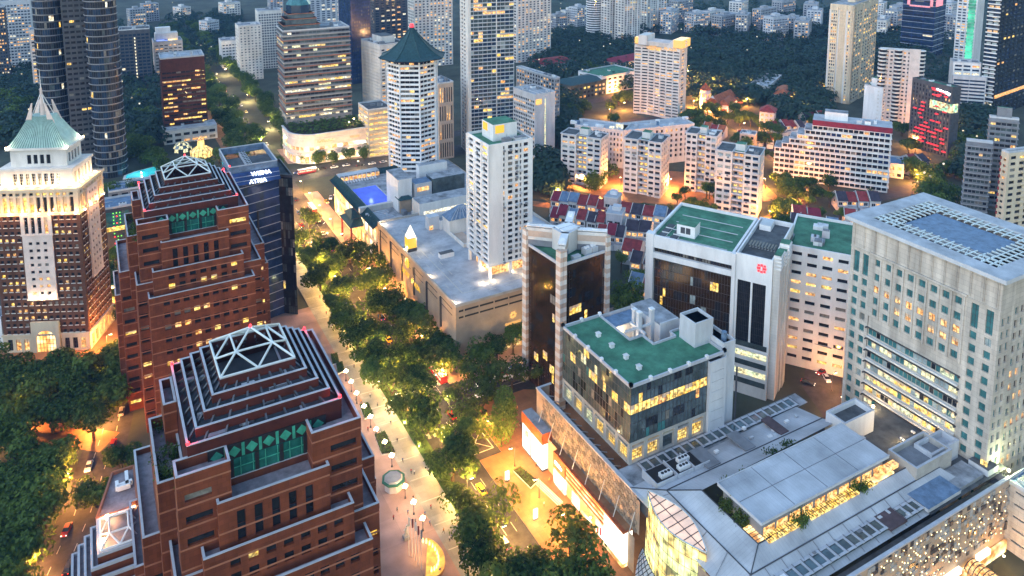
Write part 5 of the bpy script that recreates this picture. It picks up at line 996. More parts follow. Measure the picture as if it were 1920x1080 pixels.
# ---------------- middle distance and far blocks
def sty(L, z, n=5, f=.6, p=3.0, h=.5, pal=None, dep=.3, m=.5, zb=0, top=.6, rl=None, mull=None):
    return dict(cols=cf(L, n, f, m), rows=rg(zb, z-top, p, p*h, p*(1-h)*.5), dep=dep, pal=pal or D2, rowlit=rl, mull=mull)
def hi(name, label, cat, u, vt, vb, rot, uL, uR, wall='white', L={}, Rr={}, roof='roofgrey', n=3, wL=None, wR=None, ledge=None, crown=None, group=None, big=1, fin=True, par='lightgrey'):
    x, y, z, wr, wl = spec(u, vt, vb, rot, uL, uR, wL, wR)
    B = Bld(name, label, cat, x, y, rot, group)
    shell(B, wr, wl, z, wall, sty(wl, z, **L), sty(wr, z, **Rr))
    if ledge:
        pr, th, m, p = ledge; k = 1
        while k*p < z-1: B.mb('ledge').box(-pr, -pr, k*p-th, wr+pr, wl+pr, k*p, m); k += 1
    flat_roof(B, 0, 0, wr, wl, z+.9, roof, n, par, .9, big)
    if crown: B.box(wr*.25, wl*.25, z, wr*.75, wl*.75, z+crown, wall, 'lift_house', roof)
    if fin: B.finish()
    return B, wr, wl, z
LW = [('gdark', 5), ('litw', 2), ('lity', 1)]; LF = [('gblue', 6), ('litw', 1.6), ('litp', 1)]; LG = [('ggrey', 5), ('litp', 1.5), ('lity', .8)]
# dark bronze office at left, its paved podium
hi('dark_office', 'dark brown flat roofed office with half its floor windows glowing', 'office block', 300, 112, 262, -2, 292, 383, 'granite_dark', dict(n=3, f=.9, p=3, h=.5, pal=[('gdark', 1)]), dict(n=9, f=.93, p=3, h=.42, pal=[('gdark', 4), ('lity', 1.4), ('litw', 1.2)], zb=9, top=7), 'roofblue', 5, wL=22)
x, y = at(305, 262, 0); B = Bld('paved_podium', 'low podium with pale stained roof below the dark brown office', 'podium', x, y-14); shell(B, 34, 14, 9, 'offwhite', {}, sty(34, 9, 6, .7, 4, .5, pal=LW)); flat_roof(B, 0, 0, 34, 14, 9.9, 'roofblue', 5); B.finish()
B, wr, wl, z = hi('terrace_hotel', 'white stepped hotel with colourful lit rooftop terrace behind the dark office', 'hotel', 288, 80, 150, 0, 277, 342, 'pinkwhite', dict(n=3, f=.6, p=3, h=.4), dict(n=6, f=.7, p=3, h=.3, pal=D1), wL=20, n=2, fin=False)
B.box(2, 6, z, wr-3, 16, z+7, 'offwhite', 'upper_block'); B.box(3, 9, z+7, wr-9, 15, z+12, 'white', 'upper_block'); p = MB(); p.box(3, 1.2, z+.2, wr*.5, 5, z+1.2, 'bluelight'); p.box(wr*.5, 1.2, z+.2, wr-4, 5, z+1.4, 'shop_o'); B.solo('terrace_bar', p); B.finish()
B, wr, wl, z = hi('dark_slab', 'dark blue grey slab with one vertical column of lit windows', 'office block', 222, 58, 165, -4, 214, 280, 'darkgrey', dict(n=3, f=.7, p=3, h=.6, pal=[('gblue', 1)]), dict(n=7, f=.8, p=3, h=.6, pal=[('gblue', 9), ('litp', .25)]), 'roofdark', 4, wL=20, fin=False)
p = MB()
for k in range(13): p.box(wr*.48, -.12, 8+k*2.9, wr*.48+1.1, -.01, 9.6+k*2.9, 'litp')
B.solo('stair_window', p); B.finish()
hi('far_left_condo', 'pale blue white condominium slab at the far left edge', 'apartment block', -2, 4, 140, 0, -30, 56, 'lightgrey', dict(n=4, p=3), dict(n=9, f=.7, p=2.9, h=.45, pal=LF), wL=18)
hi('edge_dark_block', 'dark narrow block at the left margin in front of the pale condominium', 'apartment block', -14, 15, 152, 0, -40, 12, 'darkgrey', {}, dict(n=4, p=3, pal=LF), wL=12, wR=9)
B, wr, wl, z = hi('pink_tower', 'pinkish white tower with dark centre strip partly behind the round towers', 'tower', 54, 58, 182, 0, 48, 92, 'pinkwhite', {}, dict(n=4, f=.6, p=3, h=.5, pal=LW), wL=14, fin=False)
B.box(wr*.22, -.25, 16, wr*.95, -.005, z-3, 'gdark', 'dark_glass'); p = MB()
for k in range(14):
    for i in range(3):
        if rnd.random() < .5: p.box(wr*(.3+i*.2), -.4, 18+k*2.9, wr*(.42+i*.2), -.26, 19.5+k*2.9, 'litw')
B.solo('lit_window', p); B.finish()
# twin round glass residences
def cyl(name, label, u, vb, r, zt, lit):
    q = at(u, vb); B = Bld(name, label, 'apartment tower', q.x, q.y); n = 20; V = [(r*math.cos(2*math.pi*i/n), r*math.sin(2*math.pi*i/n)) for i in range(n)]
    for i in range(n):
        a, c = V[i], V[(i+1) % n]; L = math.dist(a, c); B.wall(a, c, 0, zt, 'metal_dark', cg(L, 2, L/2-.12, .03), rg(0, zt, 4.1, 3.2, .2), .06, [('gblue', 5), ('ggrey', 1), ('gdark', 12), ('lity', lit*.6), ('litp', lit*.4)])
    for k in range(1, int(zt/4.1)+1):
        p = B.mb('floor_ring'); p.prism([(v[0]*1.045, v[1]*1.045) for v in V], 4.1*k-.22, 4.1*k+.0, 'grey'); 
    B.mb('roof').poly([(*v, zt) for v in V], 'roofgrey'); B.finish()
cyl('round_tower', 'left of the twin round glass towers ringed by pale floor edges', 117, 324, 8.2, 138, .5)
cyl('round_tower', 'right of the twin round glass towers ringed by pale floor edges', 211, 326, 8.6, 138, .35)
q = at(140, 336); B = Bld('tower_spine', 'dark flat spine joining the twin round glass towers', 'tower', q.x, q.y); shell(B, 16, 18, 138, 'darkgrey', {}, sty(16, 138, 5, .75, 3.1, .45, pal=[('gdark', 14), ('lity', .5)])); flat_roof(B, 0, 0, 16, 18, 138.9); B.finish()
# banded office with stepped crown
x, y, z, wr, wl = spec(530, 60, 262, -3, 513, 655); B = Bld('banded_office', 'wide office with glowing floor bands and dark octagonal crown', 'office tower', x, y, -3); wl = 26
ob = [('ggrey', 5), ('lity', 1), ('litg', 1.4), ('gdark', 4)]
def rlb(r): return rnd.choice(([('lity', 3), ('litp', 3), ('ggrey', 3)], ob, [('ggrey', 5), ('gdark', 4), ('litp', .6)], [('ggrey', 5), ('gdark', 4), ('lity', .6)]))
B.wall((0, 0), (wr, 0), 0, z, 'midgrey', cg(wr, 16, wr/16-.1, .1), rg(14, z, 3.1, 1.5, .5), .2, ob, rowlit=rlb); B.wall((0, wl), (0, 0), 0, z, 'midgrey', cg(wl, 9, wl/9-.1, .1), rg(14, z, 3.1, 1.5, .5), .2, ob, rowlit=rlb); B.wall((wr, 0), (wr, wl), 0, z, 'midgrey'); B.wall((wr, wl), (0, wl), 0, z, 'midgrey')
for k in range(int((z-14)/3.1)): B.mb('ledge').box(-.5, -.5, 16.3+3.1*k, wr+.5, wl+.5, 16.9+3.1*k, 'granite_band' if k % 2 else 'concrete')
flat_roof(B, 0, 0, wr, wl, z+.9, n=5)
for k, (a0, a1, h) in enumerate(((.02, .56, 4), (.06, .52, 8), (.1, .48, 11.5))): B.box(wr*a0, 2+k*1.2, z, wr*a1, wl-4-k*1.2, z+h, 'ggrey', 'crown', 'roofdark'); B.box(wr*a0-.3, 1.7+k*1.2, z+h-.5, wr*a1+.3, wl-3.7-k*1.2, z+h, 'granite_band', 'crown')
p = MB(); p.cone(wr*.29, wl*.45, z+11.5, z+17, 8.5, 8.3, 'gblue', 8); p.cone(wr*.29, wl*.45, z+17, z+21, 8.8, 6, 'gteal', 8); p.cone(wr*.29, wl*.45, z+21, z+23, 6, 2.6, 'blueroof', 8); B.solo('dome', p); B.finish()
# round cornered mall with roof garden
p0 = at(600, 306); B = Bld('round_mall', 'curved cream mall with glowing shopfronts and a planted roof garden', 'shopping mall', p0.x, p0.y)
def arc(r, k=0): return [(-16-k, 30+k)]+[(-16+16-(16+k)*math.cos(t), 16-(16+k)*math.sin(t)) for t in [math.pi/2*i/8 for i in range(9)]]+[(34+k, -k), (34+k, 30+k)]
V = arc(16); zt = 19
for i in range(len(V)-1):
    a, c = V[i], V[i+1]; L = math.dist(a, c); n = max(1, int(L/3.6)); B.wall(a, c, 0, zt, 'pinkwhite', cf(L, n, .86, .1), [(.5, 4.8), (8.6, 11)], .4, [('shop', 3), ('shop_o', 3), ('litw', 2)])
    B.mb('cornice').beam((*a, 6), (*c, 6), .8, .7, 'offwhite'); B.mb('cornice').beam((*a, zt), (*c, zt), 1.2, .6, 'lightgrey'); B.mb('cornice').beam((*a, zt-3), (*c, zt-3), .4, .35, 'offwhite')
B.mb('roof').poly([(v[0], v[1], zt-.2) for v in V], 'soil'); p = MB(); rr = random.Random(2)
for i in range(900):
    X, Y = rr.uniform(-14, 33), rr.uniform(2, 28)
    if X < 0 and (X**2+(Y-16)**2 > 196 and Y < 16): continue
    s = rr.uniform(.5, 1.1); Z = zt+rr.random()*2.6; a = rr.random()*6.3; c, d = math.cos(a)*s, math.sin(a)*s; t = rr.uniform(-.6, .6); p.poly([(X-c, Y-d, Z-t), (X+d, Y-c, Z+t*.3), (X+c, Y+d, Z+t), (X-d, Y+c, Z-t*.3)], 'leaf')
B.solo('roof_garden', p); p = MB(); p.box(-16.6, 17, 9, -16.1, 26, 15, 'screen'); B.solo('screen', p)
strokes(B.o, 9, 1.5, (4, -.5, 14.3), (0, 0, 0), 'signgold', 0, 3); strokes(B.o, 7, 1.2, (23, -.5, 14.3), (0, 0, 0), 'signgold', 0, 4)
for X, Y, w in ((22, 8, 600), (27, 14, 500)): l = MB(); l.cone(0, 0, 0, .5, .3, .3, 'lampglow', 6); l = B.solo('garden_lamp', l, (X, Y, zt+2.4)); plight(l, (0, 0, 1), w*.4, (1, .7, .3), .4)
for X, Y in ((-8, -6), (6, -6), (20, -6), (34, -5)): l = MB(); l.box(-.3, -.3, 0, .3, .3, .3, 'lampglow'); l = B.solo('front_lamp', l, (X, -1.0, 6.4)); plight(l, (0, -3.5, 0), 120, (1, .52, .18), .4)
B.finish()
B, wr, wl, z = hi('lit_car_park', 'open decked building glowing yellow beside the pagoda hotel', 'car park', 690, 208, 296, 0, 672, 735, 'concrete', dict(n=2, f=.8, p=3.4, h=.5, pal=[('lity', 2), ('litw', 3)]), dict(n=5, f=.9, p=3.4, h=.5, pal=[('lity', 2), ('litw', 3)]), 'roofdark', 3, wL=20)
# tall glass condominium behind
x, y, z, wr, wl = spec(878, -70, 292, -9, 848, 964); B = Bld('tall_condo', 'very tall glass apartment tower with pale core wall and scattered lit flats', 'apartment tower', x, y, -9)
gc = [('ggrey', 9), ('gblue', 5), ('gpale', 1.2), ('litw', .8), ('lity', .9)]
B.wall((0, 0), (wr, 0), 0, z, 'lightgrey', cg(wr, 10, wr/10-.18, .25), rg(0, z, 2.55, 1.9, .45), .3, gc); B.wall((0, 20), (0, 0), 0, z, 'offwhite', [(3, 6.5), (9, 12)], rg(0, z, 2.55, 1.3, .6), .5, [('gdark', 8), ('granite_dark', 6)]); B.wall((wr, 0), (wr, 20), 0, z, 'grey'); B.wall((wr, 20), (0, 20), 0, z, 'grey')
B.box(-.6, -.6, 0, 1.2, -.01, z, 'offwhite', 'core_fin'); B.box(wr*.6, -.5, 0, wr*.6+.4, -.01, z, 'offwhite', 'core_fin')
for k in range(int(z/2.55)): B.mb('ledge').box(1.2, -.35, 2.55*k+.0, wr, -.01, 2.55*k+.3, 'lightgrey')
B.finish()
hi('brown_block', 'brown mid rise block between the pagoda hotel and the tall glass tower', 'building', 822, 158, 300, 0, 815, 850, 'pinkband', dict(n=2), dict(n=6, f=.5, p=12, h=.8, pal=[('gdark', 5), ('litw', 1)]), 'blueroof', 4, wL=18)
B, wr, wl, z = hi('grid_hotel', 'white hotel with dense grid of tiny square windows and dark roof terrace', 'hotel', 712, 86, 246, 8, 677, 762, 'offwhite', dict(n=18, f=.42, p=2.4, h=.4, pal=D2), dict(n=5, f=.6, p=2.4, h=.5, pal=LW), 'roofdark', 6, crown=5)
hi('navy_tower', 'dark navy glass tower with one bright blue lit edge', 'office tower', 655, -60, 158, 10, 632, 692, 'gnavy', dict(n=4, f=.8, p=3, h=.7, pal=[('gblue', 1)]), dict(n=8, f=.7, p=3.2, h=.6, pal=[('gblue', 14), ('ggrey', 4), ('litp', .3)]), 'roofdark', 2)
for i, (u, vt, vb, rot, uL, uR, w, lab, L, Rr) in enumerate((
    (700, -40, 95, 4, 690, 772, 'darkgrey', 'dark blue condominium with white window ribs behind the grid hotel', {}, dict(n=7, f=.6, p=2.8, h=.55, pal=LF)),
    (775, -30, 128, -2, 768, 848, 'offwhite', 'white condominium with dark vertical strips behind the pagoda roof', {}, dict(n=10, f=.5, p=2.8, h=.5, pal=LF)),
    (640, -30, 60, 0, 632, 694, 'lightgrey', 'pale apartment tower at the top edge left of the dark blue condominium', {}, dict(n=8, f=.55, p=2.8, h=.5, pal=LF)),
    (970, -60, 118, 6, 962, 1034, 'offwhite', 'white condominium with two dark vertical bands right of the tall glass tower', dict(n=2), dict(n=9, f=.5, p=2.5, h=.5, pal=LF)),
    (483, 22, 130, -3, 455, 528, 'offwhite', 'white grid apartment block behind the banded office', dict(n=5, f=.6), dict(n=9, f=.65, p=2.6, h=.6, pal=[('gblue', 1)])),
    (447, 50, 152, 0, 437, 490, 'offwhite', 'pale tower with small balconies at the far end of the boulevard', dict(n=3), dict(n=6, f=.45, p=2.5, h=.45, pal=[('gblue', 5), ('gpale', 3)])),
    (415, 78, 128, 0, 405, 447, 'white', 'low white stepped block left of the pale balcony tower', {}, dict(n=5, f=.7, p=3, h=.4, pal=[('gblue', 1)])),
    (570, -10, 50, 0, 560, 640, 'lightgrey', 'pale blue apartment block above the octagonal crown', {}, dict(n=7, f=.6, p=2.8, h=.5, pal=LF)),
    (505, -20, 30, 0, 500, 530, 'grey', 'slim grey tower at the top edge near the boulevard axis', {}, dict(n=4, p=2.8, pal=LF)))):
    hi('condominium', lab, 'apartment block', u, vt, vb, rot, uL, uR, w, L, Rr, wL=18)
def stripe_bands(B, wr, f0, f1, z): B.box(wr*f0, -.3, 0, wr*f1, -.004, z, 'gnavy', 'dark_strip')
# round balcony tower and companions at the top centre
x, y, z = stand(1124, -40, 78); B = Bld('ribbed_tower', 'round apartment tower of white balcony rings and dark glass', 'apartment tower', x, y+9); p = B.mb('core'); p.cone(0, 0, 0, z, 9.2, 9.2, 'gdark', 20)
for k in range(int(z/2.7)): B.mb('balcony_ring').cone(0, 0, k*2.7, k*2.7+1.25, 10, 10, 'white', 20)
B.finish()
for u, vt, vb, rot, uL, uR, lab, n in ((1145, -40, 82, 6, 1136, 1168, 'slim pale condominium beside the round ribbed tower', 5), (1172, -40, 86, 6, 1166, 1202, 'pale condominium with green tinted bays and warm stairwell', 6), (1215, -40, 62, 6, 1206, 1252, 'pale condominium behind the curved hotel roof', 7)):
    B, wr, wl, z = hi('condominium', lab, 'apartment block', u, vt, vb, rot, uL, uR, 'offwhite', dict(n=3), dict(n=n, f=.6, p=2.5, h=.55, pal=[('gblue', 6), ('gpale', 3), ('litw', 1), ('lity', .5)]), wL=16, fin=False)
    for i in range(3): B.box(wr*(.16+.33*i), -.5, 0, wr*(.2+.33*i), -.005, z, 'white', 'fin')
    B.finish()
# hotel slab with blank end wall
B, wr, wl, z = hi('slab_hotel', 'grey slab hotel with blank pale end wall and vertical lit strip', 'hotel', 1003, 180, 302, 6, 962, 1041, 'lightgrey', dict(n=12, f=.72, p=2.65, h=.58, pal=[('gdark', 7), ('litw', 2)]), dict(n=1, f=.05, p=2.65, h=.1, pal=[('midgrey', 1)]), 'roofblue', 5, fin=False)
p = MB(); p.box(wr*.48, -.14, 4, wr*.53, -.01, z-3, 'litg'); B.solo('lit_strip', p); p = MB(); p.box(.6, -.2, z-6, wr*.33, -.01, z-2.5, 'signgold'); B.solo('wall_sign', p); B.finish()
hi('rear_hotel_wing', 'taller rear wing behind the grey slab hotel with lit rooms', 'hotel', 1040, 148, 250, 6, 968, 1050, 'grey', dict(n=14, f=.6, p=2.6, h=.6, pal=[('gdark', 4), ('litw', 2)]), dict(n=3, f=.6, p=2.6, h=.6, pal=[('gdark', 4), ('litw', 2)]), 'roofblue', 4)
# curved plaza hotel
F = stand(1275, 92, 226); z = F[2]; B = Bld('curved_hotel', 'tall curved hotel with stacked balcony bands and glowing corner sign box', 'hotel', F[0], F[1], 27)
a = R_(27); wr = reach(F[0], F[1], z, a, 1289); wl = reach(F[0], F[1], z, a+math.pi/2, 1190); N = 7; kn = .36
bp = [('gdark', 9), ('litw', 1.6), ('lity', .5)]
P = [(0, wl*i/N) for i in range(N+1)]; P = [(-0+ (2.6*math.sin(math.pi*min(1, max(0, (t[1]/wl-kn)/(1-kn))))), t[1]) for t in P]
for i in range(N): B.wall(P[i+1], P[i], 0, z, 'offwhite', cf(wl/N, 1, .86, .1), rg(1, z-1, 2.35, 1.05, .7), .8, bp)
B.wall((0, 0), (wr, 0), 0, z, 'offwhite', [(wr*.3, wr*.62)], rg(1, z, 2.35, 1.3, .6), .5, [('litw', 1), ('gbronze', 1)]); B.wall((wr, 0), (wr, wl), 0, z, 'offwhite'); B.wall((wr, wl), (P[-1][0], wl), 0, z, 'offwhite')
B.mb('roof').poly([(0, 0, z-.3), (wr, 0, z-.3), (wr, wl, z-.3), (0, wl, z-.3)], 'roofgrey')
p = MB(); p.box(1, 3, z-.2, wr, wl*.92, z+3.2, 'offwhite', 'pinkwhite')
for k in range(4): p.box(.6, 3, z+.4+k*.8, 1, wl*.9, z+.6+k*.8, 'pinkwhite')
B.solo('roof_ridge', p); p = MB(); p.box(-1, -2, z+.6, wr+.5, 5, z+6.5, 'signgold'); p.prism([(-.5, 5), (wr, 5), (wr, 11), (-.5, 11)], z, z+6.5, 'offwhite', None, [(-.5, 5), (wr, 5), (wr, 5.5), (-.5, 5.5)]); B.solo('sign_box', p)
p = MB(); p.box(0, wl-3, z+.6, 4, wl, z+5.5, 'signgold'); p.box(0, wl-10, z, wr, wl-3, z+7.5, 'offwhite'); B.solo('roof_tower', p)
text(B.o, 'PLAZA', 3.4, (-.35, wl*.2, z-1.0), (math.pi/2, 0, -math.pi/2), 'signgold'); strokes(B.o, 6, 2.6, (-.35, wl*.55, z-1.0), (0, 0, -math.pi/2), 'signgold', 0, 6)
strokes(B.o, 3, 1.7, (wr/2-.3, -2.15, z+4.6), (0, 0, 0), 'white', 0, 7); strokes(B.o, 3, 1.7, (wr/2-.3, -2.15, z+2.2), (0, 0, 0), 'white', 0, 8); B.finish()
# V shaped grey hotel with roof plant
F = stand(1170, 246, 316); z = F[2]; fv = Vector((F[0], F[1])); B = Bld('folded_hotel', 'grey folded hotel with deep square windows and garden roof deck', 'hotel', F[0], F[1], 0)
for (ua, ra, sgn) in ((1078, 37.6, 1), (1302, -10.8, 0)):
    ar = R_(ra)+(math.pi/2 if sgn else 0); L = reach(F[0], F[1], z, ar, ua); dx, dy = math.cos(ar), math.sin(ar); e = (dx*L, dy*L); nx, ny = (dy, -dx) if sgn else (-dy, dx)
    kw = dict(cols=cf(L, 14, .5, .6), rows=rg(3, z, 3.3, 1.9, .8), dep=.7, pal=[('gdark', 5), ('gblue', 2), ('litw', .5)])
    if sgn: B.wall(e, (0, 0), 0, z, 'lightgrey', **kw)
    else: B.wall((0, 0), e, 0, z, 'lightgrey', **kw)
    D = 15; q = [(0, 0), e, (e[0]+nx*D, e[1]+ny*D), (nx*D, ny*D)]; q = q if not sgn else q[::-1]
    B.mb('roof').poly([(v[0], v[1], z-.5) for v in q], 'roofblue')
    for i in range(4): B.mb('parapet').beam((*q[i], z), (*q[(i+1) % 4], z), .4, 1.2, 'lightgrey')
    if sgn: B.wall((e[0]+nx*D, e[1]+ny*D), e, 0, z, 'lightgrey')
    else: B.wall(e, (e[0]+nx*D, e[1]+ny*D), 0, z, 'lightgrey')
    for i in range(9):
        t = rnd.random(); s_ = rnd.uniform(2, 12); p = MB(); p.box(0, 0, 0, rnd.uniform(1.5, 5), rnd.uniform(1, 2.4), rnd.uniform(.8, 2.6), rnd.choice(('lightgrey', 'white', 'blueroof', 'litp'))); B.solo('roof_unit', p, (e[0]*t+nx*s_, e[1]*t+ny*s_, z-.45), (0, 0, ar))
p = MB(); p.box(-.9, -.15, 6, .9, 0, z-2, 'litw'); B.solo('stair_window', p, (1, -.9, 0), (0, 0, R_(15))); B.finish()
# white apartment blocks with recessed balcony stacks
AP = [('gdark', 7), ('gblue', 1), ('lity', .7), ('litw', .6), ('gpale', .5)]
for i, (u, vt, vb, uL, uR, lab) in enumerate(((1127, 262, 354, 1052, 1141, 'white apartment block leftmost of the four beside the tall broad tree'), (1241, 270, 372, 1170, 1275, 'white apartment block standing just right of the tall broad tree'), (1344, 258, 366, 1286, 1374, 'white apartment block third from the left with warm lit stairwell'), (1425, 294, 408, 1343, 1450, 'white apartment block nearest, rightmost of the four'))):
    x, y, z, wr, wl = spec(u, vt, vb, 34, uL, uR, None, (12, 16, 13, 15)[i]); B = Bld('apartment_block', lab, 'apartment block', x, y, 34, 'white apartment blocks behind the terraced houses')
    pf = z/10.0; R3 = rg(0, z, pf, pf*.48, pf*.3)
    ya = wl*.36; yb = wl*.62
    B.wall((0, ya), (0, 0), 0, z, 'offwhite', cf(ya, 2, .74, .3), R3, .35, AP, ac=.3); B.wall((0, wl), (0, yb), 0, z, 'offwhite', cf(wl-yb, 2, .72, .3), R3, .35, AP, ac=.3)
    B.wall((2.2, yb), (2.2, ya), 0, z-.8, 'pinkband', cf(yb-ya, 2, .62, .3), R3, .35, [('gdark', 3), ('litw', 2), ('lity', 1)]); B.wall((0, yb), (2.2, yb), 0, z, 'offwhite'); B.wall((2.2, ya), (0, ya), 0, z, 'offwhite')
    B.wall((0, 0), (wr, 0), 0, z, 'offwhite', cf(wr, 4, .5, .4), R3, .35, AP); B.wall((wr, 0), (wr, wl), 0, z, 'offwhite'); B.wall((wr, wl), (0, wl), 0, z, 'offwhite')
    for k in range(10): B.mb('balcony').box(.4, ya+.1, k*pf+.2, 2.1, yb-.1, k*pf+1.1, 'lightgrey'); B.mb('balcony').box(-.9, .3, k*pf+.15, -.01, ya*.42, k*pf+1.0, 'lightgrey')
    B.roofbox(-.3, -.3, wr+.3, ya, z+.7, 'roofdark', .7, 'lightgrey'); B.roofbox(-.3, yb, wr+.3, wl+.3, z+.7, 'roofdark', .7, 'lightgrey'); B.roofbox(2.2, ya+.1, wr+.3, yb-.1, z+.3, 'roofgreen', .5, 'lightgrey'); B.box(wr*.35, wl*.38, z, wr*.7, wl*.6, z+3.6, 'offwhite', 'lift_house', 'roofgreen'); B.clutter(.5, .5, wr-.5, ya-.5, z, 2); B.finish()
# stepped hotel with maroon roof band
F = stand(1672, 240, 362); z = F[2]; ro = 37; a = R_(ro); B = Bld('stepped_hotel', 'white stepped hotel with maroon roof band and rows of lit rooms', 'hotel', F[0], F[1], ro)
wr = max(14, reach(F[0], F[1], z, a, 1682)); wl = reach(F[0], F[1], z, a+math.pi/2, 1524); w2 = reach(F[0], F[1], z*.45, a+math.pi/2, 1452); nr = 11; pf = (z-3.2)/nr
hp_ = [('gdark', 8), ('gnavy', 2), ('litw', 1.5)]
for k in range(nr):
    zz = k*pf; L = wl+(w2-wl)*min(1, (nr-1-k)/5); n = max(3, int(L/2.75))
    B.wall((0, L), (0, 0), zz, zz+pf, 'offwhite', cf(L, n, .84, .3), [(zz+.75, zz+pf-.35)], .7, hp_, rowlit=(lambda r, kk=k: [('gdark', 9), ('litw', .4)] if kk < 3 else hp_)); B.wall((0, 0), (wr, 0), zz, zz+pf, 'offwhite', cf(wr, 4, .4, .5), [(zz+.75, zz+pf-.4)], .5, hp_); B.wall((wr, L), (0, L), zz, zz+pf, 'white')
    B.mb('ledge').box(-.7, -.6, zz+pf-.28, wr+.3, L+.2, zz+pf-.02, 'white'); B.mb('roof').poly([(0, L-4, zz+pf+.01), (wr, L-4, zz+pf+.01), (wr, L, zz+pf+.01), (0, L, zz+pf+.01)], 'roofgrey')
B.box(-.5, -.5, z-3.2, wr+.3, wl, z, 'maroon', 'roof_band', 'roofblue'); B.box(4, wl*.55, z, wr-3, wl*.85, z+4.5, 'white', 'lift_house', 'roofgrey'); B.clutter(1, 2, wr-1, wl*.5, z, 5); B.finish()
q = at(1690, 330); B = Bld('hotel_porch', 'blue grey low roof beside the stepped hotel end wall', 'annex', q.x-4, q.y-4, 37); shell(B, 16, 20, 8, 'offwhite', sty(20, 8, 5, .6, 4, .5, pal=LW), sty(16, 8, 4, .6, 4, .5, pal=LW)); flat_roof(B, 0, 0, 16, 20, 8.9, 'blueroof', 3); B.finish()
hi('small_white_slab', 'slim white slab with dark grid window at its top', 'office block', 1656, 166, 232, 12, 1621, 1672, 'white', dict(n=5, f=.5, p=3, h=.5, top=20, zb=22, pal=[('gdark', 1)]), dict(n=3, f=.6, p=2.2, h=.6, pal=[('gblue', 1)]), 'roofgreen', 3, crown=6)
# cream condominium with bays
x, y, z, wr, wl = spec(1604, 12, 196, 22, 1556, 1648); B = Bld('cream_condo', 'tall cream condominium of stepped bays standing alone before the dark woods', 'apartment tower', x, y, 22)
cp = [('gblue', 5), ('gpale', 3), ('litw', 2), ('lity', .6)]
for j in range(3):
    ya, yb = wl*j/3, wl*(j+1)/3-1.2; d = (0, 1.2, .4)[j]
    B.wall((d, yb), (d, ya), 0, z-2*(j == 2), 'cream', cf(yb-ya, 3, .62, .4), rg(2, z-2, 2.75, 1.6, .6), .35, cp); B.wall((d, ya), (d+3, ya), 0, z-2*(j == 2), 'cream'); B.wall((d+3, yb), (d, yb), 0, z-2*(j == 2), 'cream'); B.box(d, yb, 0, d+3, yb+1.2, z-4, 'offwhite')
for j in range(3):
    xa, xb = wr*j/3, wr*(j+1)/3-.8; d = (0, -.9, 0)[j]; B.wall((xa, d), (xb, d), 0, z, 'cream', cf(xb-xa, 3, .62, .3), rg(2, z-2, 2.75, 1.6, .6), .35, cp); B.wall((xb, d), (xb, 3), 0, z, 'cream'); B.wall((xa, 3), (xa, d), 0, z, 'cream'); B.box(xb, .4, 0, xb+.8, 3, z-3, 'offwhite')
B.box(1.5, 2, 0, wr, wl, z+.5, 'cream', top='roofgrey'); B.box(wr*.3, wl*.3, z, wr*.7, wl*.6, z+4, 'cream', 'lift_house'); B.clutter(2, 2, wr-1, wl-1, z+.5, 4); B.finish()
# curved cream block with round balconies
x, y, z, wr, wl = spec(1728, 97, 236, 38, 1651, 1792); B = Bld('curved_block', 'cream block with rounded balcony stacks and warm lit open corridor', 'apartment block', x, y, 38)
shell(B, wr, wl, z, 'pinkwhite', sty(wl, z, 9, .55, 2.9, .42, pal=D1), sty(wr, z, 8, .8, 2.9, .5, pal=[('litw', 4), ('lity', 1), ('gdark', 2)])); flat_roof(B, 0, 0, wr, wl, z+.9, 'roofgrey', 4)
for k in range(int(z/2.9)):
    for X, Y in ((0, wl*.55), (0, wl*.93), (wr*.72, 0)): B.mb('balcony').cone(X, Y, k*2.9+.2, k*2.9+1.35, 3.2, 3.2, 'offwhite', 12)
for X, Y in ((0, wl*.55), (0, wl*.93), (wr*.72, 0)): B.mb('bay').cone(X, Y, 0, z, 2.6, 2.6, 'gdark', 12); B.mb('bay').cone(X, Y, z, z+.6, 3.3, 3.3, 'offwhite', 12)
B.box(-.8, wl*.02, 0, .6, wl*.28, z+1.5, 'pinkwhite', 'core'); B.finish()
# black hotel with red balcony lights and a screen
x, y, z, wr, wl = spec(1786, 166, 296, -6, 1711, 1798); B = Bld('black_hotel', 'black hotel with scattered red lit balconies and a bright wraparound screen', 'hotel', x, y, -6)
wr = max(wr, 8); shell(B, wr, wl, z, 'darkgrey', sty(wl, z, 12, .45, 2.6, .7, pal=[('gdark', 9), ('gblue', 3), ('litw', .12)]), sty(wr, z, 3, .2, 2.6, .3, pal=[('gdark', 1)])); flat_roof(B, 0, 0, wr, wl, z+.9, 'roofgreen', 3, 'darkgrey')
for i in range(46):
    p = MB(); p.box(-.9, 0, 0, 0, rnd.uniform(1.8, 3), .75, 'signred'); p.box(-1, -.05, -.25, 0, 3.0, -.02, 'metal_dark'); B.solo('balcony', p, (0, rnd.uniform(.5, wl-4), 3+2.6*rnd.randint(0, int(z/2.6)-6)))
for i in range(10):
    p = MB(); p.box(-.9, 0, 0, 0, 2.2, .7, 'signred'); B.solo('balcony', p, (0, rnd.uniform(1, wl*.45), z-2.8-rnd.random()*5))
p = MB(); p.box(-.6, -.3, z*.66, -.02, wl*.5, z*.66+5, 'screen'); p.box(-.6, -.6, z*.66, wr*.7, -.02, z*.66+5, 'screen'); p.box(-.7, -.7, z*.66-.5, wr*.72, wl*.5+.2, z*.66, 'litg'); B.solo('screen', p)
strokes(B.o, 7, 1.9, (-.3, wl*.2, z-3.4), (.0, .18, -math.pi/2), 'signwhite', .25, 5); B.finish()
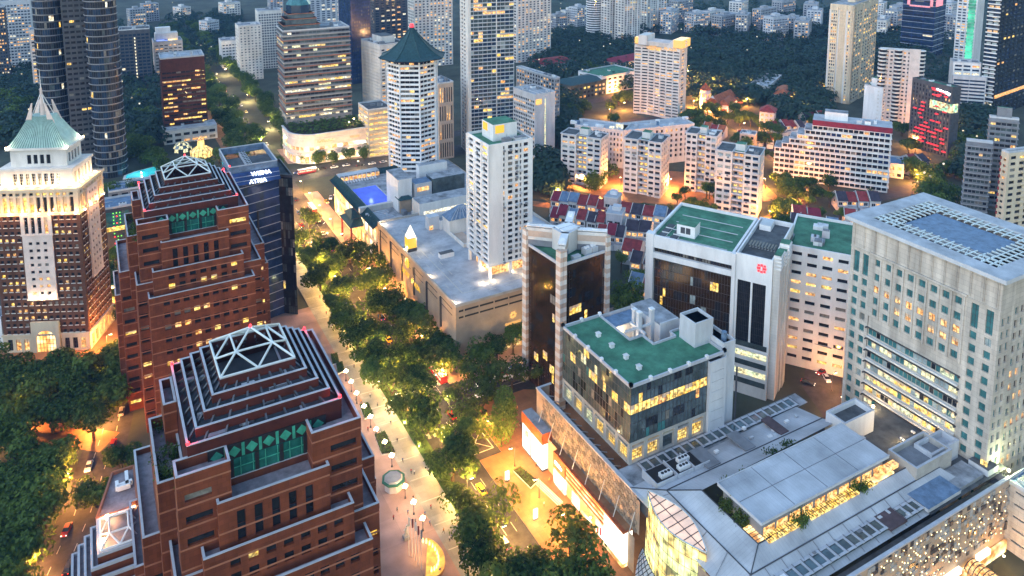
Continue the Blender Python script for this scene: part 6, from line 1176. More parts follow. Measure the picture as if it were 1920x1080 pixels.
hi('ribbon_office', 'grey office with white floor ribbons behind the black hotel', 'office block', 1850, 148, 222, 42, 1787, 1862, 'lightgrey', dict(n=2, f=.97, p=2.7, h=.5, pal=[('gblue', 8), ('gdark', 3), ('litp', .8)]), dict(n=2, p=2.7), 'blueroof', 3)
hi('balcony_block', 'low white balcony block above the grey ribbon office', 'apartment block', 1840, 120, 215, 42, 1788, 1850, 'white', dict(n=3, f=.8, p=3, h=.5, pal=LF), {}, n=2, wR=14)
B, wr, wl, z = hi('green_lit_tower', 'slender white tower with green lit glass centre', 'tower', 1838, -50, 148, 10, 1800, 1860, 'white', dict(n=4, f=.7, p=2.7, h=.5, pal=LF), dict(n=1, f=.05, pal=[('gpale', 1)]), wR=16, fin=False)
p = MB(); p.box(-.3, wl*.08, 4, -.01, wl*.42, z, 'greenlight')
for k in range(int(z/3)): p.box(-.4, wl*.08, 4+3*k, -.3, wl*.42, 4.25+3*k, 'lightgrey')
B.solo('lit_glass', p); B.finish()
B, wr, wl, z = hi('arched_tower', 'dark banded tower with pink glowing arched frame near its top', 'tower', 1756, -12, 108, 14, 1695, 1776, 'gnavy', dict(n=3, f=.9, p=3, h=.6, pal=[('gblue', 6), ('gdark', 4), ('litp', .5)]), dict(n=2, f=.9, p=3, h=.6, pal=[('gblue', 1)]), 'roofdark', 1, fin=False, ledge=(.5, .35, 'railcap', 6))
p = MB(); zz = z-14; Y0, Y1 = wl*.08, wl*.86
for q in ((-.8, Y0, zz, -.02, Y0+2.5, z-1), (-.8, Y1-2.5, zz, -.02, Y1, z-1), (-.8, Y0+2.5, z-3.5, -.02, Y1-2.5, z-1), (-.8, Y0+2.5, zz-1.5, -.02, Y1-2.5, zz)): p.box(*q, 'pinkglow')
p.box(0.5, -.8, zz, wr*.6, -.02, z-1, 'pinkglow'); B.solo('glowing_frame', p); B.finish()
B, wr, wl, z = hi('dark_condo', 'tall dark tower with a white balcony strip on its left edge', 'apartment tower', 1884, -60, 222, 8, 1856, 1975, 'gdark', dict(n=2, f=.8, p=3.1, h=.55, pal=[('gpale', 4), ('gblue', 4), ('litp', 2), ('litw', 1)]), dict(n=12, f=.6, p=3.1, h=.5, pal=[('gdark', 20), ('gnavy', 6), ('lity', .7), ('litw', .8)]), fin=False, wL=9)
for k in range(int(z/3.1)): B.mb('ledge').box(-.8, 0, 3.1*k, -.01, wl, 3.1*k+.8, 'white')
p = MB(); p.box(2, -.4, 15, wr, -.01, 17.5, 'litw'); B.solo('lit_floor', p); B.finish()
B, wr, wl, z = hi('teal_apartments', 'grey green apartment block with long balconies at the right edge', 'apartment block', 1911, 226, 400, 36, 1856, 1960, 'midgrey', dict(n=5, f=.9, p=2.9, h=.5, pal=[('ggrey', 5), ('gdark', 4), ('litw', .7), ('lity', .5)]), dict(n=5, f=.6, p=2.9, h=.5, pal=[('ggrey', 5), ('gdark', 4)]), 'roofgreen', 4, crown=6, ledge=(.5, .3, 'midgrey', 2.9))
hi('teal_annex', 'lower grey apartment wing in front of the grey green block', 'apartment block', 1862, 270, 408, 36, 1813, 1890, 'midgrey', dict(n=6, f=.86, p=2.9, h=.5, pal=[('ggrey', 5), ('gdark', 6), ('litw', .3)]), dict(n=3, f=.6, p=2.9, h=.5, pal=[('ggrey', 5), ('gdark', 4)]), 'roofgrey', 4, ledge=(.35, .3, 'grey', 2.9))
B, wr, wl, z = hi('cream_corner', 'cream apartment block with red edge strips cut by the right margin', 'apartment block', 1892, 288, 452, -12, 1878, 1975, 'cream', dict(n=1, f=.5, p=3, h=.4, pal=D2), dict(n=5, f=.6, p=3.1, h=.5, pal=[('gdark', 5), ('lity', 1)]), 'concrete', 3, fin=False)
for k in range(int(z/3.1)): B.mb('red_edge').box(-.3, wl-.5, 3.1*k, .3, wl+.3, 3.1*k+1.5, 'redroof'); B.mb('balcony').box(wr*.3, -1, 3.1*k, wr, -.01, 3.1*k+.9, 'cream')
B.finish()
# low institutional buildings
for (u, v, rot, w, d, h, wallm, roofm, name, lab, n) in ((1070, 190, 8, 40, 24, 13, 'ggrey', 'tileroof', 'green_roof_school', 'low grey green building with green roof and lit upper floor', 9), (1128, 178, 8, 44, 30, 15, 'white', 'roofgreen', 'colonnade_hall', 'low white hall with green flat roof and tall columns', 7), (1158, 140, 12, 46, 20, 11, 'pinkwhite', 'maroon', 'arched_hall', 'long pink hall with purple hipped roof behind the white hall', 12), (1020, 140, 4, 40, 26, 9, 'offwhite', 'redroof', 'red_roof_hall', 'low hall with curved red roof beside the woods', 8), (1480, 202, 36, 26, 12, 10, 'offwhite', 'rustroof', 'school_block', 'low white school block with dark red roof ridge', 8), (1440, 183, 30, 50, 16, 9, 'white', 'roofblue', 'club_house', 'long white club building with flat pale roof before the woods', 10), (1450, 250, 36, 12, 10, 15, 'pinkwhite', 'redroof', 'pink_flats', 'small pink block of flats with red roof near the stepped hotel', 4), (1415, 285, 36, 9, 10, 11, 'pinkband', 'roofgrey', 'brown_flats', 'small brown lit block beside the stepped hotel', 4), (1540, 190, 30, 34, 9, 5, 'offwhite', 'maroon', 'market_shed', 'long low shed with dark red roof and lit stalls', 10), (1365, 215, 30, 22, 9, 7, 'white', 'rustroof', 'small_chapel_house', 'small white house with orange lit roof by the church', 5)):
    q = at(u, v); B = Bld(name, lab, 'building', q.x, q.y, rot); shell(B, w, d, h, wallm, sty(d, h, max(3, n-3), .6, 3.6, .5, pal=LW), sty(w, h, n, .6, 3.6, .5, pal=LW))
    if roofm in ('maroon', 'redroof', 'rustroof', 'tileroof'): p = MB(); p.prism([(-.8, -.8), (w+.8, -.8), (w+.8, d+.8), (-.8, d+.8)], h, h+3.4, roofm, None, [(d*.35, d*.42), (w-d*.35, d*.42), (w-d*.35, d*.58), (d*.35, d*.58)]); B.solo('hipped_roof', p)
    else: flat_roof(B, 0, 0, w, d, h+.8, roofm, 4)
    B.finish()
# church
q = at(1350, 214); B = Bld('church', 'white church with orange lit nave roof and round tower', 'church', q.x, q.y, 20); W = B.mb('wall'); B.wall((0, 0), (30, 0), 0, 6, 'white', cf(30, 8, .5, .6), [(1.5, 4.5)], .3, [('litw', 2), ('gdark', 1)]); B.wall((0, 14), (0, 0), 0, 6, 'white', cf(14, 3, .5, .6), [(1.5, 4.5)], .3, LW)
p = MB(); p.prism([(-1, -1), (31, -1), (31, 14), (-1, 14)], 6, 13, 'rustroof', None, [(-.5, 6.2), (30.5, 6.2), (30.5, 6.8), (-.5, 6.8)]); p.box(-1, -4.5, 3.4, 31, -1, 4, 'rustroof'); B.solo('nave_roof', p); p = MB(); p.prism([(-.6, 0), (-.1, 0), (-.1, 13), (-.6, 13)], 0, 6, 'white'); p.poly([(-.6, 0, 6), (-.6, 6.5, 14), (-.6, 13, 6)][::-1], 'white'); B.solo('gable', p)
p = MB(); p.cone(10, 18, 0, 15, 4.2, 4, 'white', 12); p.cone(10, 18, 15, 20, 4.8, .2, 'rustroof', 12)
for k in range(10): a = k*.628; p.box(10+4*math.cos(a)-.5, 18+4*math.sin(a)-.5, 9, 10+4*math.cos(a)+.5, 18+4*math.sin(a)+.5, 12, 'litw')
B.solo('round_tower', p); B.finish()
# glass dome pavilion, small dome and lit curtain block left of the boulevard
q = at(378, 292); t = thing('glass_pavilion', 'golden lit glass pavilion with pointed roof beside the boulevard', 'pavilion', (q.x, q.y, 0)); t.scale = (.75, .75, .75); p = MB(); p.cone(0, 0, 0, 5, 9, 9, 'pavilion', 16); p.build('drum', t); p = MB(); p.cone(0, 0, 5, 8, 9.4, 5, 'pavilion', 16); p.cone(0, 0, 8, 14, 3.4, 2.6, 'pavilion', 12); p.cone(0, 0, 14, 18, 2.8, .2, 'litw', 12)
for k in range(16): a = k*math.pi/8; p.tube((9.3*math.cos(a), 9.3*math.sin(a), 0), (9.3*math.cos(a), 9.3*math.sin(a), 5), .25, 'metal_dark', 4); p.tube((9.4*math.cos(a), 9.4*math.sin(a), 5.1), (5*math.cos(a), 5*math.sin(a), 8.1), .2, 'metal_dark', 4)
p.build('roof', t)
q = at(342, 282); t = thing('small_dome', 'small pale lattice dome left of the golden pavilion', 'dome', (q.x, q.y, 0)); p = MB()
for j in range(4):
    for i in range(12):
        a, c = i*math.pi/6, (i+1)*math.pi/6; e, f = j*math.pi/8, (j+1)*math.pi/8; p.poly([(6*math.cos(e)*math.cos(a), 6*math.cos(e)*math.sin(a), 6*math.sin(e)), (6*math.cos(e)*math.cos(c), 6*math.cos(e)*math.sin(c), 6*math.sin(e)), (6*math.cos(f)*math.cos(c), 6*math.cos(f)*math.sin(c), 6*math.sin(f)), (6*math.cos(f)*math.cos(a), 6*math.cos(f)*math.sin(a), 6*math.sin(f))], 'litg' if (i+j) % 2 else 'ggrey')
p.build('shell', t)
q = at(175, 500); B = Bld('light_curtain_block', 'dark low block strung with green and red light dots', 'building', q.x-6, q.y); B.wall((0, 0), (24, 0), 0, 26, 'darkgrey'); B.wall((24, 0), (24, 14), 0, 26, 'darkgrey'); B.wall((0, 14), (0, 0), 0, 26, 'darkgrey'); flat_roof(B, 0, 0, 24, 14, 26.5, 'blueroof', 2)
B.box(3, -.12, 17, 22, -.01, 24, 'gteal', 'glazing'); B.box(4, -.16, 15, 20, -.12, 17, 'lity', 'lit_floor')
p = MB()
for i in range(16):
    for j in range(13):
        if (i % 5) < 3 and rnd.random() < .85: p.box(2+i*1.35-.22, -.2, 4+j*1.6, 2+i*1.35+.22, -.05, 4.4+j*1.6, 'redlamp' if rnd.random() < .13 else 'greendot')
B.solo('light_dot', p)['kind'] = 'stuff'; B.finish()
q = at(183, 560); B = Bld('glowing_pavilion', 'low glowing yellow shopfront pavilion right of the brick tower', 'pavilion', q.x, q.y-4); B.wall((0, 0), (16, 0), 0, 6, 'cream', cf(16, 5, .8, .3), [(.5, 4.5)], .3, [('shop', 1), ('lity', 2)]); B.wall((16, 0), (16, 9), 0, 6, 'cream'); B.wall((0, 9), (0, 0), 0, 6, 'cream'); B.roofbox(-.5, -1, 16.5, 9, 6.6, 'lawn', .5, 'offwhite'); p = MB(); p.box(2, -2, 0, 14, -1.2, .3, 'lampglow'); l = MB(); l.box(-.2, -.2, 0, .2, .2, .3, 'lampglow'); l = B.solo('ground_lamp', l, (8, -3, .3)); plight(l, (0, -.5, 1.5), 600, (1, .75, .25), .4); B.finish()
# pool on the left
q = at(286, 324); p = MB(); P = [(-15, -4), (-4, -7), (9, -5), (15, 1), (12, 8), (2, 10), (-9, 6), (-14, 2)]; p.prism([(v[0]*1.1, v[1]*1.1) for v in P], 0, .35, 'offwhite'); p.prism(P, .36, .42, 'poolcyan'); o = p.build('pool_water', None, (q.x, q.y, .05)); o['kind'] = 'structure'
l = thing('pool_lamp', 'white underwater glow lamp standing at the turquoise pool', 'lamp', (q.x-6, q.y+2, .4)); m = MB(); m.cone(0, 0, 0, .5, .25, .25, 'lampglow', 6); m.build('lamp_head', l); plight(l, (0, -2, 2), 160, (.5, .9, 1), .4)
B = Bld('garden_hall', 'low dark flat roofed hall between the pool and the light curtain', 'building', *at(205, 385)); shell(B, 36, 14, 7, 'midgrey', {}, sty(36, 7, 7, .6, 3.4, .4, pal=[('gdark', 1)])); flat_roof(B, 0, 0, 36, 14, 7.9, 'blueroof', 3); B.finish()
dl = MB(); dl.tube((0, 0, 0), (0, 0, 8), .15, 'metal_dark', 5); dl = dl.mesh('pole'); dh = MB(); dh.cone(0, 0, 8, 8.9, .55, .55, 'litp', 6); dh = dh.mesh('globe'); g_ = random.Random(77); K_ = 0
for b_ in ((1240, 20, 1560, 130), (960, 10, 1130, 110), (220, 15, 430, 110), (1000, 100, 1190, 170), (1560, 30, 1850, 120), (0, 150, 300, 290), (1690, 230, 1850, 380)):
    for i in range(11):
        q = at(g_.uniform(b_[0], b_[2]), g_.uniform(b_[1], b_[3])); K_ += 1; t = thing('distant_lamp', 'tiny distant lamp among dark trees, number %d of the scattered lights' % K_, 'street lamp', (q.x, q.y, 3), 0, 'scattered distant lamps'); put('pole', dl, t); put('globe', dh, t)
# distant skyline strip
FAR = [(95, 22), (1225, 4), (1270, 2), (1390, 4), (1465, 2), (1530, 8), (1655, 6), (1690, 12), (1782, 6), (390, 40), (1258, 22), (1300, 26), (1330, 22), (1352, 30), (1400, 28), (1425, 18), (1448, 32), (1492, 34), (1515, 40), (1538, 20), (1660, 38), (1680, 20), (1790, 30), (1060, 20), (1042, 28), (1082, 14), (245, 18), (270, 8), (420, 6), (340, 14), (1235, 8)]
FW = ('pale', 'grey', 'bluish', 'white', 'dim', 'slender', 'broad', 'squat'); FP = ('beyond the dark woods', 'on the far skyline', 'at the top edge', 'above the treetops')
for i, (u, v) in enumerate(FAR):
    big = 1235 < u < 1700 or u > 1780; base = v+rnd.uniform(22, 34); h = rnd.uniform(26, 44) if big else rnd.uniform(8, 20)
    w = rnd.uniform(24, 38) if big else rnd.uniform(14, 24); q = at(u, base+ (14 if big else 4)); B = Bld('distant_block', '%s distant apartment block %s, number %d from the left' % (FW[i % 8], FP[(i//8) % 4], sorted(FAR).index((u, v))+1), 'apartment block', q.x, q.y, rnd.choice((0, 12, 28, 35)), 'distant blocks on the skyline')
    z = CH+ray(u, v).z*q.length/math.hypot(ray(u, v).x, ray(u, v).y); z = max(10, min(z, 70)); wm = rnd.choice(('grey', 'lightgrey', 'offwhite', 'grey')); d = rnd.uniform(12, 18)
    shell(B, w, d, z, wm, sty(d, z, 4, .6, 3, .5, pal=[('gblue', 5), ('gdark', 2), ('litw', 1.2), ('litp', .8)], dep=.2), sty(w, z, 10 if big else 6, .62, 3, .5, pal=[('gblue', 5), ('gdark', 2), ('litw', 1.6), ('litp', 1)], dep=.2)); B.box(w*.3, d*.3, z, w*.6, d*.7, z+3, wm, 'lift_house'); B.mb('roof').poly([(0, 0, z+.01), (w, 0, z+.01), (w, d, z+.01), (0, d, z+.01)], 'roofgrey'); B.finish()
# ---------------- trees
def crown_mesh(seed, r, h, n, leaf, m, lean=0, gap=.0, blobs=9, egg=False):
    g = random.Random(seed); b = MB(); B_ = []
    for i in range(blobs):
        a = g.random()*6.283; t = g.random()**.5
        B_.append((r*.62*t*math.cos(a), r*.62*t*math.sin(a), h*(.12+.62*g.random()*(1-.35*t)), r*g.uniform(.34, .52)))
    if egg: B_ = [(g.uniform(-.3, .3)*r, g.uniform(-.3, .3)*r, h*(.1+.8*i/(blobs-1)), r*(.5+.42*math.sin(math.pi*min(1, .2+.75*i/(blobs-1))))) for i in range(blobs)]
    for i in range(n):
        x0, y0, z0, rr = B_[int(g.random()**.9*blobs) % blobs]
        d = Vector((g.gauss(0, 1), g.gauss(0, 1), g.gauss(.25, .9))).normalized(); k = rr*(.55+.5*g.random()**.5)
        c = Vector((x0, y0, z0))+Vector((d.x*k, d.y*k, d.z*k*.8)); nrm = (d+Vector((g.uniform(-.8, .8), g.uniform(-.8, .8), g.uniform(-.3, .9)))).normalized()
        u = nrm.orthogonal().normalized(); v = nrm.cross(u); q = g.random()*6.3; u, v = u*math.cos(q)+v*math.sin(q), v*math.cos(q)-u*math.sin(q); s = leaf*g.uniform(.6, 1.35)
        b.poly([c-u*s, c-v*s*.6+nrm*s*.15, c+u*s, c+v*s*.6+nrm*s*.15], m)
    return b.mesh('crown'), B_
def trunk_mesh(seed, h, B_, th):
    g = random.Random(seed); b = MB(); b.tube((0, 0, -.2), (0, 0, h*.62), th, 'bark', 7, th*.72)
    for x, y, z, rr in B_: b.tube((0, 0, h*g.uniform(.45, .62)), (x*.85, y*.85, h+z-rr*.2), th*.42, 'bark', 5, th*.12)
    return b.mesh('trunk')
TV = []
for i in range(7):
    m = 'leaf' if i < 5 else 'leaf_light'; c, B_ = crown_mesh(100+i, 1, (1.0, 1.3, 1.1, .9, 1.2, 1.15, 1.0)[i], 1700 if i < 5 else 800, .072 if i < 5 else .075, m, blobs=(9, 13, 7, 11, 8, 7, 6)[i])
    TV.append((c, B_))
EGG = crown_mesh(200, 1, 2.3, 2600, .08, 'leaf', blobs=8, egg=True)
def put_tree(name, label, x, y, r, hb, v, group, z=0, hz=1.0, egg=False):
    """crown radius r, first branches hb above the ground"""
    t = thing(name, label, 'tree', (x, y, z), rnd.random()*6.28, group); c, B_ = EGG if egg else TV[v]
    o = put('crown', c, t, (0, 0, hb)); o.scale = (r, r, r*hz)
    k = (v, egg)
    if k not in TRK: TRK[k] = trunk_mesh(v, 1.0, [(p[0], p[1], p[2], p[3]) for p in B_[:5]], .075)
    o = put('trunk', TRK[k], t, (0, 0, 0)); o.scale = (r, r, max(hb, 1.0)*1.0); return t
TRK = {}
ORD = ('first', 'second', 'third', 'fourth', 'fifth', 'sixth', 'seventh', 'eighth', 'ninth', 'tenth', 'eleventh', 'twelfth', 'thirteenth', 'fourteenth', 'fifteenth', 'sixteenth', 'seventeenth', 'eighteenth', 'nineteenth', 'twentieth')
def nth(i):
    n = i+1
    if n >= 100: return 'one hundredth' if n == 100 else 'hundred and '+nth(i-100)
    if i < 20: return ORD[i]
    T = ('twenty', 'thirty', 'forty', 'fifty', 'sixty', 'seventy', 'eighty', 'ninety')[n//10-2]
    return T[:-1]+'ieth' if n % 10 == 0 else T+' '+ORD[n % 10-1]
def trees(lst, name, lab, group, hc, vs, rz=1.0, base=0):
    lst = sorted(lst, key=lambda q: -q[1])
    for i, (u, v, rp) in enumerate(lst):
        p = at(u, v, hc+base); d = math.hypot(p.x, p.y, CH-hc); r = rp*d/1457*1.17
        put_tree(name, lab % nth(i), p.x, p.y, r, max(2, hc-r*.6), rnd.choice(vs), group, base, rz)
trees([(580, 405, 24), (572, 440, 26), (590, 470, 28), (612, 452, 24), (600, 508, 28), (627, 490, 26), (640, 530, 26), (632, 560, 22), (650, 585, 34), (668, 612, 28), (700, 615, 30), (690, 652, 28), (715, 682, 32), (745, 655, 30), (735, 705, 32), (770, 690, 28), (765, 738, 34), (800, 762, 38), (792, 712, 28), (848, 848, 44), (856, 800, 30), (925, 950, 48), (905, 1012, 38), (985, 1040, 42), (955, 1088, 46), (1070, 1005, 50), (1100, 1062, 44), (1045, 1070, 36), (884, 980, 30)], 'street_tree', 'broad dark street tree along the promenade kerb, %s from the bottom edge', 'street trees along the promenade', 9, (0, 1, 2, 3, 4, 1, 5))
trees([(655, 460, 28), (690, 470, 34), (722, 490, 30), (698, 518, 32), (725, 545, 32), (745, 572, 30), (712, 560, 26), (775, 582, 30), (800, 605, 30), (790, 642, 34), (830, 625, 28), (815, 662, 30), (845, 655, 26), (862, 625, 24), (900, 655, 26), (932, 640, 26), (962, 622, 24), (985, 598, 22), (760, 610, 26)], 'street_tree', 'broad street tree beside the tan shopping podium, %s from the bottom', 'street trees along the shopping podium', 9, (0, 1, 2, 3, 4, 6))
trees([(880, 690, 34), (925, 690, 34), (885, 770, 40), (868, 925, 32), (905, 735, 26), (960, 690, 28), (860, 730, 26), (830, 590, 18), (1010, 690, 16)], 'thin_tree', 'thin lit yellow green tree by the street corner, %s from the bottom', 'thin lit trees at the corner', 7.5, (5, 6))
p = at(940, 790, 8); put_tree('tall_tree', 'tall egg shaped tree at the corner left of the glowing shop box', p.x, p.y, 4.6, 3.2, 0, None, 0, 1.35, True)
trees([(570, 287, 12), (597, 292, 13), (624, 292, 12), (652, 286, 12), (682, 284, 11), (540, 268, 14), (525, 300, 9), (700, 268, 11)], 'court_tree', 'small narrow tree before the curved mall front, %s from the bottom', 'small trees before the curved mall', 6, (0, 1, 2), 1.5)
L = []
for i in range(99):
    Y = 500+i*5.6; X = (80, 90, 116)[i % 3]+rnd.uniform(-3, 3)
    L.append((X, Y))
for i, (X, Y) in enumerate(L): put_tree('boulevard_tree', '%s tree along the far boulevard, counted from the road crossing' % nth(i), X, Y, rnd.uniform(6.5, 9), 6, rnd.choice((0, 1, 2, 3)), 'trees along the far boulevard')
L = [(u+rnd.uniform(-16, 16), v+rnd.uniform(-12, 12), rnd.uniform(28, 40)) for v in range(680, 1130, 40) for u in range(-20, 250, 50) if u < (215 if v < 700 else 205-.36*(v-740) if v < 770 else 158-.36*(v-740)) and not (770 < v < 822 and u > 60)]
trees(L, 'roadside_tree', 'dense dark tree in the wood left of the orange road, %s from the bottom', 'dense trees left of the orange road', 10, (0, 1, 2, 3, 4))
trees([(175, 905, 30), (228, 850, 26), (215, 660, 30), (200, 690, 32), (180, 730, 30), (232, 640, 26), (225, 720, 24), (205, 500, 20), (222, 520, 22), (200, 545, 16), (215, 470, 16), (230, 575, 18), (100, 690, 34), (60, 700, 34), (20, 690, 34), (140, 700, 30)], 'garden_tree', 'green tree near the brick tower forecourt, %s from the bottom', 'trees round the brick tower', 7, (0, 1, 2, 3, 4))
trees([(240, 275, 26), (265, 262, 24), (285, 285, 22), (250, 240, 22), (270, 210, 22), (225, 255, 20), (300, 300, 18), (330, 318, 16), (385, 300, 16), (410, 285, 14), (345, 330, 15), (215, 345, 15), (250, 345, 14), (245, 190, 18), (265, 180, 18), (20, 215, 26), (40, 195, 24), (15, 180, 24), (60, 215, 20), (8, 240, 20)], 'hillside_tree', 'dark tree on the slope left of the boulevard, %s from the bottom', 'trees on the left slope', 8, (0, 1, 2, 3, 4))
trees([(1130, 312, 28), (1118, 330, 24), (1035, 312, 22), (1012, 330, 20), (1030, 335, 16), (1485, 345, 24), (1475, 385, 28), (1465, 330, 18), (1468, 410, 24), (1180, 545, 30), (1190, 510, 22), (1165, 560, 22), (1165, 480, 12), (1735, 318, 26), (1770, 355, 26), (1745, 345, 24), (1715, 305, 20), (1800, 265, 26), (1815, 300, 24), (1830, 255, 22), (1790, 310, 24), (1770, 375, 24), (1690, 205, 20), (1350, 225, 12), (1340, 198, 12), (1450, 235, 12), (1425, 220, 12), (1530, 355, 14), (1555, 335, 14), (1540, 395, 10), (1575, 395, 10), (1320, 380, 10), (1290, 375, 9), (1270, 365, 9), (1080, 205, 14), (1065, 215, 14), (1160, 180, 14), (1175, 175, 14), (1145, 195, 11), (1210, 385, 9), (1255, 390, 10), (1720, 240, 14), (1705, 265, 14), (1630, 360, 12), (1400, 265, 13), (1380, 255, 12), (1380, 175, 12), (1365, 165, 12)]+[(rnd.uniform(b_[0], b_[2]), rnd.uniform(b_[1], b_[3]), rnd.uniform(8, 14)) for b_ in ((1300, 190, 1400, 215), (1385, 205, 1480, 245), (1470, 205, 1560, 232), (1050, 190, 1190, 235), (1100, 120, 1180, 150), (1680, 225, 1760, 300), (1480, 335, 1600, 395), (1285, 345, 1350, 395), (1270, 195, 1330, 235), (1400, 250, 1460, 300)) for _ in range(8)], 'neighbourhood_tree', 'round leafy tree among the mid distance blocks, %s from the bottom', 'trees among the mid distance blocks', 8, (0, 1, 2, 3, 4), 1.1)
# far woods: one mass of crowns
def woods(name, boxes, n, seed, rmin, rmax):
    g = random.Random(seed); b = MB()
    for i in range(n):
        u0, v0, u1, v1 = g.choice(boxes); u, v = g.uniform(u0, u1), g.uniform(v0, v1); p = at(u, v, 6)
        r = g.uniform(rmin, rmax); h = g.uniform(7, 13)
        for k in range(64):
            d = Vector((g.gauss(0, 1), g.gauss(0, 1), abs(g.gauss(.4, .8)))).normalized(); c = Vector((p.x, p.y, h-r*.7))+d*r*g.uniform(.75, 1.05); w = (d+Vector((g.uniform(-.6, .6), g.uniform(-.6, .6), g.uniform(-.2, .8)))).normalized(); a = w.orthogonal().normalized(); e = w.cross(a); s = r*g.uniform(.11, .24); b.poly([c-a*s, c-e*s, c+a*s, c+e*s], 'leaf_far')
    o = b.build(name); o['kind'] = 'stuff'; o['label'] = 'mass of dark woodland crowns'; o['category'] = 'woods'; return o
woods('woods', [(1290, 40, 1560, 185), (1290, 40, 1560, 185), (1000, 75, 1190, 160), (1040, 60, 1130, 110), (1560, 40, 1700, 130), (1300, 20, 1560, 60)], 1900, 1, 5, 8.5)
woods('woods', [(215, 25, 410, 130), (0, 120, 80, 260), (215, 100, 300, 260), (400, 20, 450, 70), (330, 20, 440, 110)], 650, 2, 4.5, 8)
woods('woods', [(1680, 60, 1810, 200), (1800, 200, 1860, 330), (1010, 290, 1050, 350), (1450, 180, 1560, 220), (1030, 160, 1080, 260), (960, 0, 1300, 60), (1290, 0, 1920, 30)], 700, 3, 4.5, 8)
# ---------------- terraced houses
HM = {}
def house(label, x, y, rot, roofm, w=6.2, d=12, h=6.8, flat=False, wallm='offwhite', lit=.35, grp='terraced houses behind the bronze tower'):
    t = thing('terraced_house', label, 'house', (x, y, 0), R_(rot), grp); b = MB()
    b.box(0, 0, 0, w, d, h, wallm)
    if not flat: b.poly([(0, 0, h), (0, d, h), (0, d*.5, h+3)][::-1], wallm); b.poly([(w, 0, h), (w, d, h), (w, d*.5, h+3)], wallm)
    b.box(.3, -2.6, 0, w-.3, 0, 2.9, wallm, 'roofgrey'); b.build('wall', t); b = MB()
    if flat: b.box(-.1, -.1, h, w+.1, d+.1, h+.5, 'white', 'roofblue'); b.box(w*.3, d*.4, h+.5, w*.8, d*.8, h+2.6, 'white', 'lightgrey')
    else:
        for s in (0, 1):
            e0 = -.7 if s == 0 else d+.7; b.poly([(-.02, e0, h-.35), (w+.02, e0, h-.35), (w+.02, d*.5, h+3.15), (-.02, d*.5, h+3.15)][::1 if s == 0 else -1], roofm)
        b.beam((-.05, -.7, h-.2), (-.05, d*.5, h+3.3), .25, .25, 'offwhite'); b.beam((-.05, d+.7, h-.2), (-.05, d*.5, h+3.3), .25, .25, 'offwhite')
    b.build('roof', t)
    for z in ([3.6] if not flat else [3.6, 6.9]) :
        for X in (.8, w*.55):
            put('window', pane_mesh(w*.32, 1.5, 'litw' if rnd.random() < lit else 'gdark', (2, 1, 'white')), t, (X, -.06, z), (0, 0, 0))
        if rnd.random() < .8: put('window', pane_mesh(1.2, 1.3, 'gdark', None), t, (-.06, d*.55, z), (0, 0, -math.pi/2))
    return t
k = 0
RN = {'rustroof': 'orange', 'redroof': 'red', 'maroon': 'maroon', 'blueroof': 'blue grey', 'darkroof': 'black'}
def row(u0, v0, u1, v1, n, rot, roofs, where, flat=(), h=6.8):
    a, c = at(u0, v0, 8), at(u1, v1, 8); L = (c-a).length; w = L/n; rot = math.degrees(math.atan2(c.y-a.y, c.x-a.x))
    for i in range(n):
        p = a.lerp(c, i/n); rm = roofs[i % len(roofs)]; f = i in flat
        dj = rnd.uniform(-1.6, 1.6); house('%s house, %s in the %s' % ('tall white flat roofed' if f else RN[rm]+' roofed terraced', nth(i), where), p.x, p.y-4+dj, rot, rm, w*.99, rnd.uniform(8.5, 11), h+(4 if f else rnd.uniform(-1, .7)), f, rnd.choice(('offwhite', 'white', 'pinkwhite', 'lightgrey')))
row(1025, 364, 1128, 380, 6, 0, ('maroon', 'blueroof', 'blueroof', 'redroof', 'redroof', 'redroof'), 'rear terrace left of the white houses')
row(1022, 392, 1125, 408, 6, 0, ('maroon', 'maroon', 'blueroof', 'redroof', 'darkroof', 'redroof'), 'middle terrace left of the white houses')
row(1127, 380, 1152, 384, 1, 0, ('redroof',), 'gap between the rear terraces', (0,), 8); row(1125, 408, 1155, 412, 1, 0, ('redroof',), 'gap between the middle terraces', (0,), 8)
row(1155, 385, 1262, 402, 5, 0, ('redroof', 'darkroof', 'redroof', 'blueroof', 'darkroof'), 'rear terrace right of the white houses')
row(1160, 417, 1210, 424, 2, 0, ('darkroof', 'darkroof'), 'twin white pair behind the bronze tower'); row(1108, 425, 1160, 432, 3, 0, ('redroof', 'maroon', 'darkroof'), 'short terrace behind the bronze crown')
row(1155, 452, 1190, 458, 1, 0, ('redroof',), 'spot right of the bronze crown'); row(1175, 478, 1215, 486, 2, 0, ('darkroof', 'darkroof'), 'dark pair left of the medical block'); row(1165, 520, 1212, 530, 2, 0, ('blueroof', 'redroof'), 'low pair by the bronze tower trees')
row(1350, 428, 1440, 440, 4, 0, ('redroof', 'darkroof', 'redroof', 'redroof'), 'terrace behind the green medical roof'); row(1470, 405, 1560, 418, 4, 0, ('darkroof', 'redroof', 'maroon', 'blueroof'), 'terrace behind the hospital wing')
row(1570, 398, 1680, 410, 5, 0, ('redroof', 'darkroof', 'darkroof', 'redroof', 'darkroof'), 'terrace behind the stone tower roof'); row(1560, 365, 1640, 368, 4, 0, ('darkroof', 'redroof', 'redroof', 'darkroof'), 'terrace below the stepped hotel'); row(1480, 395, 1530, 399, 2, 0, ('redroof', 'maroon'), 'pair by the orange lane')
row(1690, 410, 1790, 425, 4, 0, ('darkroof', 'maroon', 'darkroof', 'redroof'), 'terrace right of the stone tower roof')
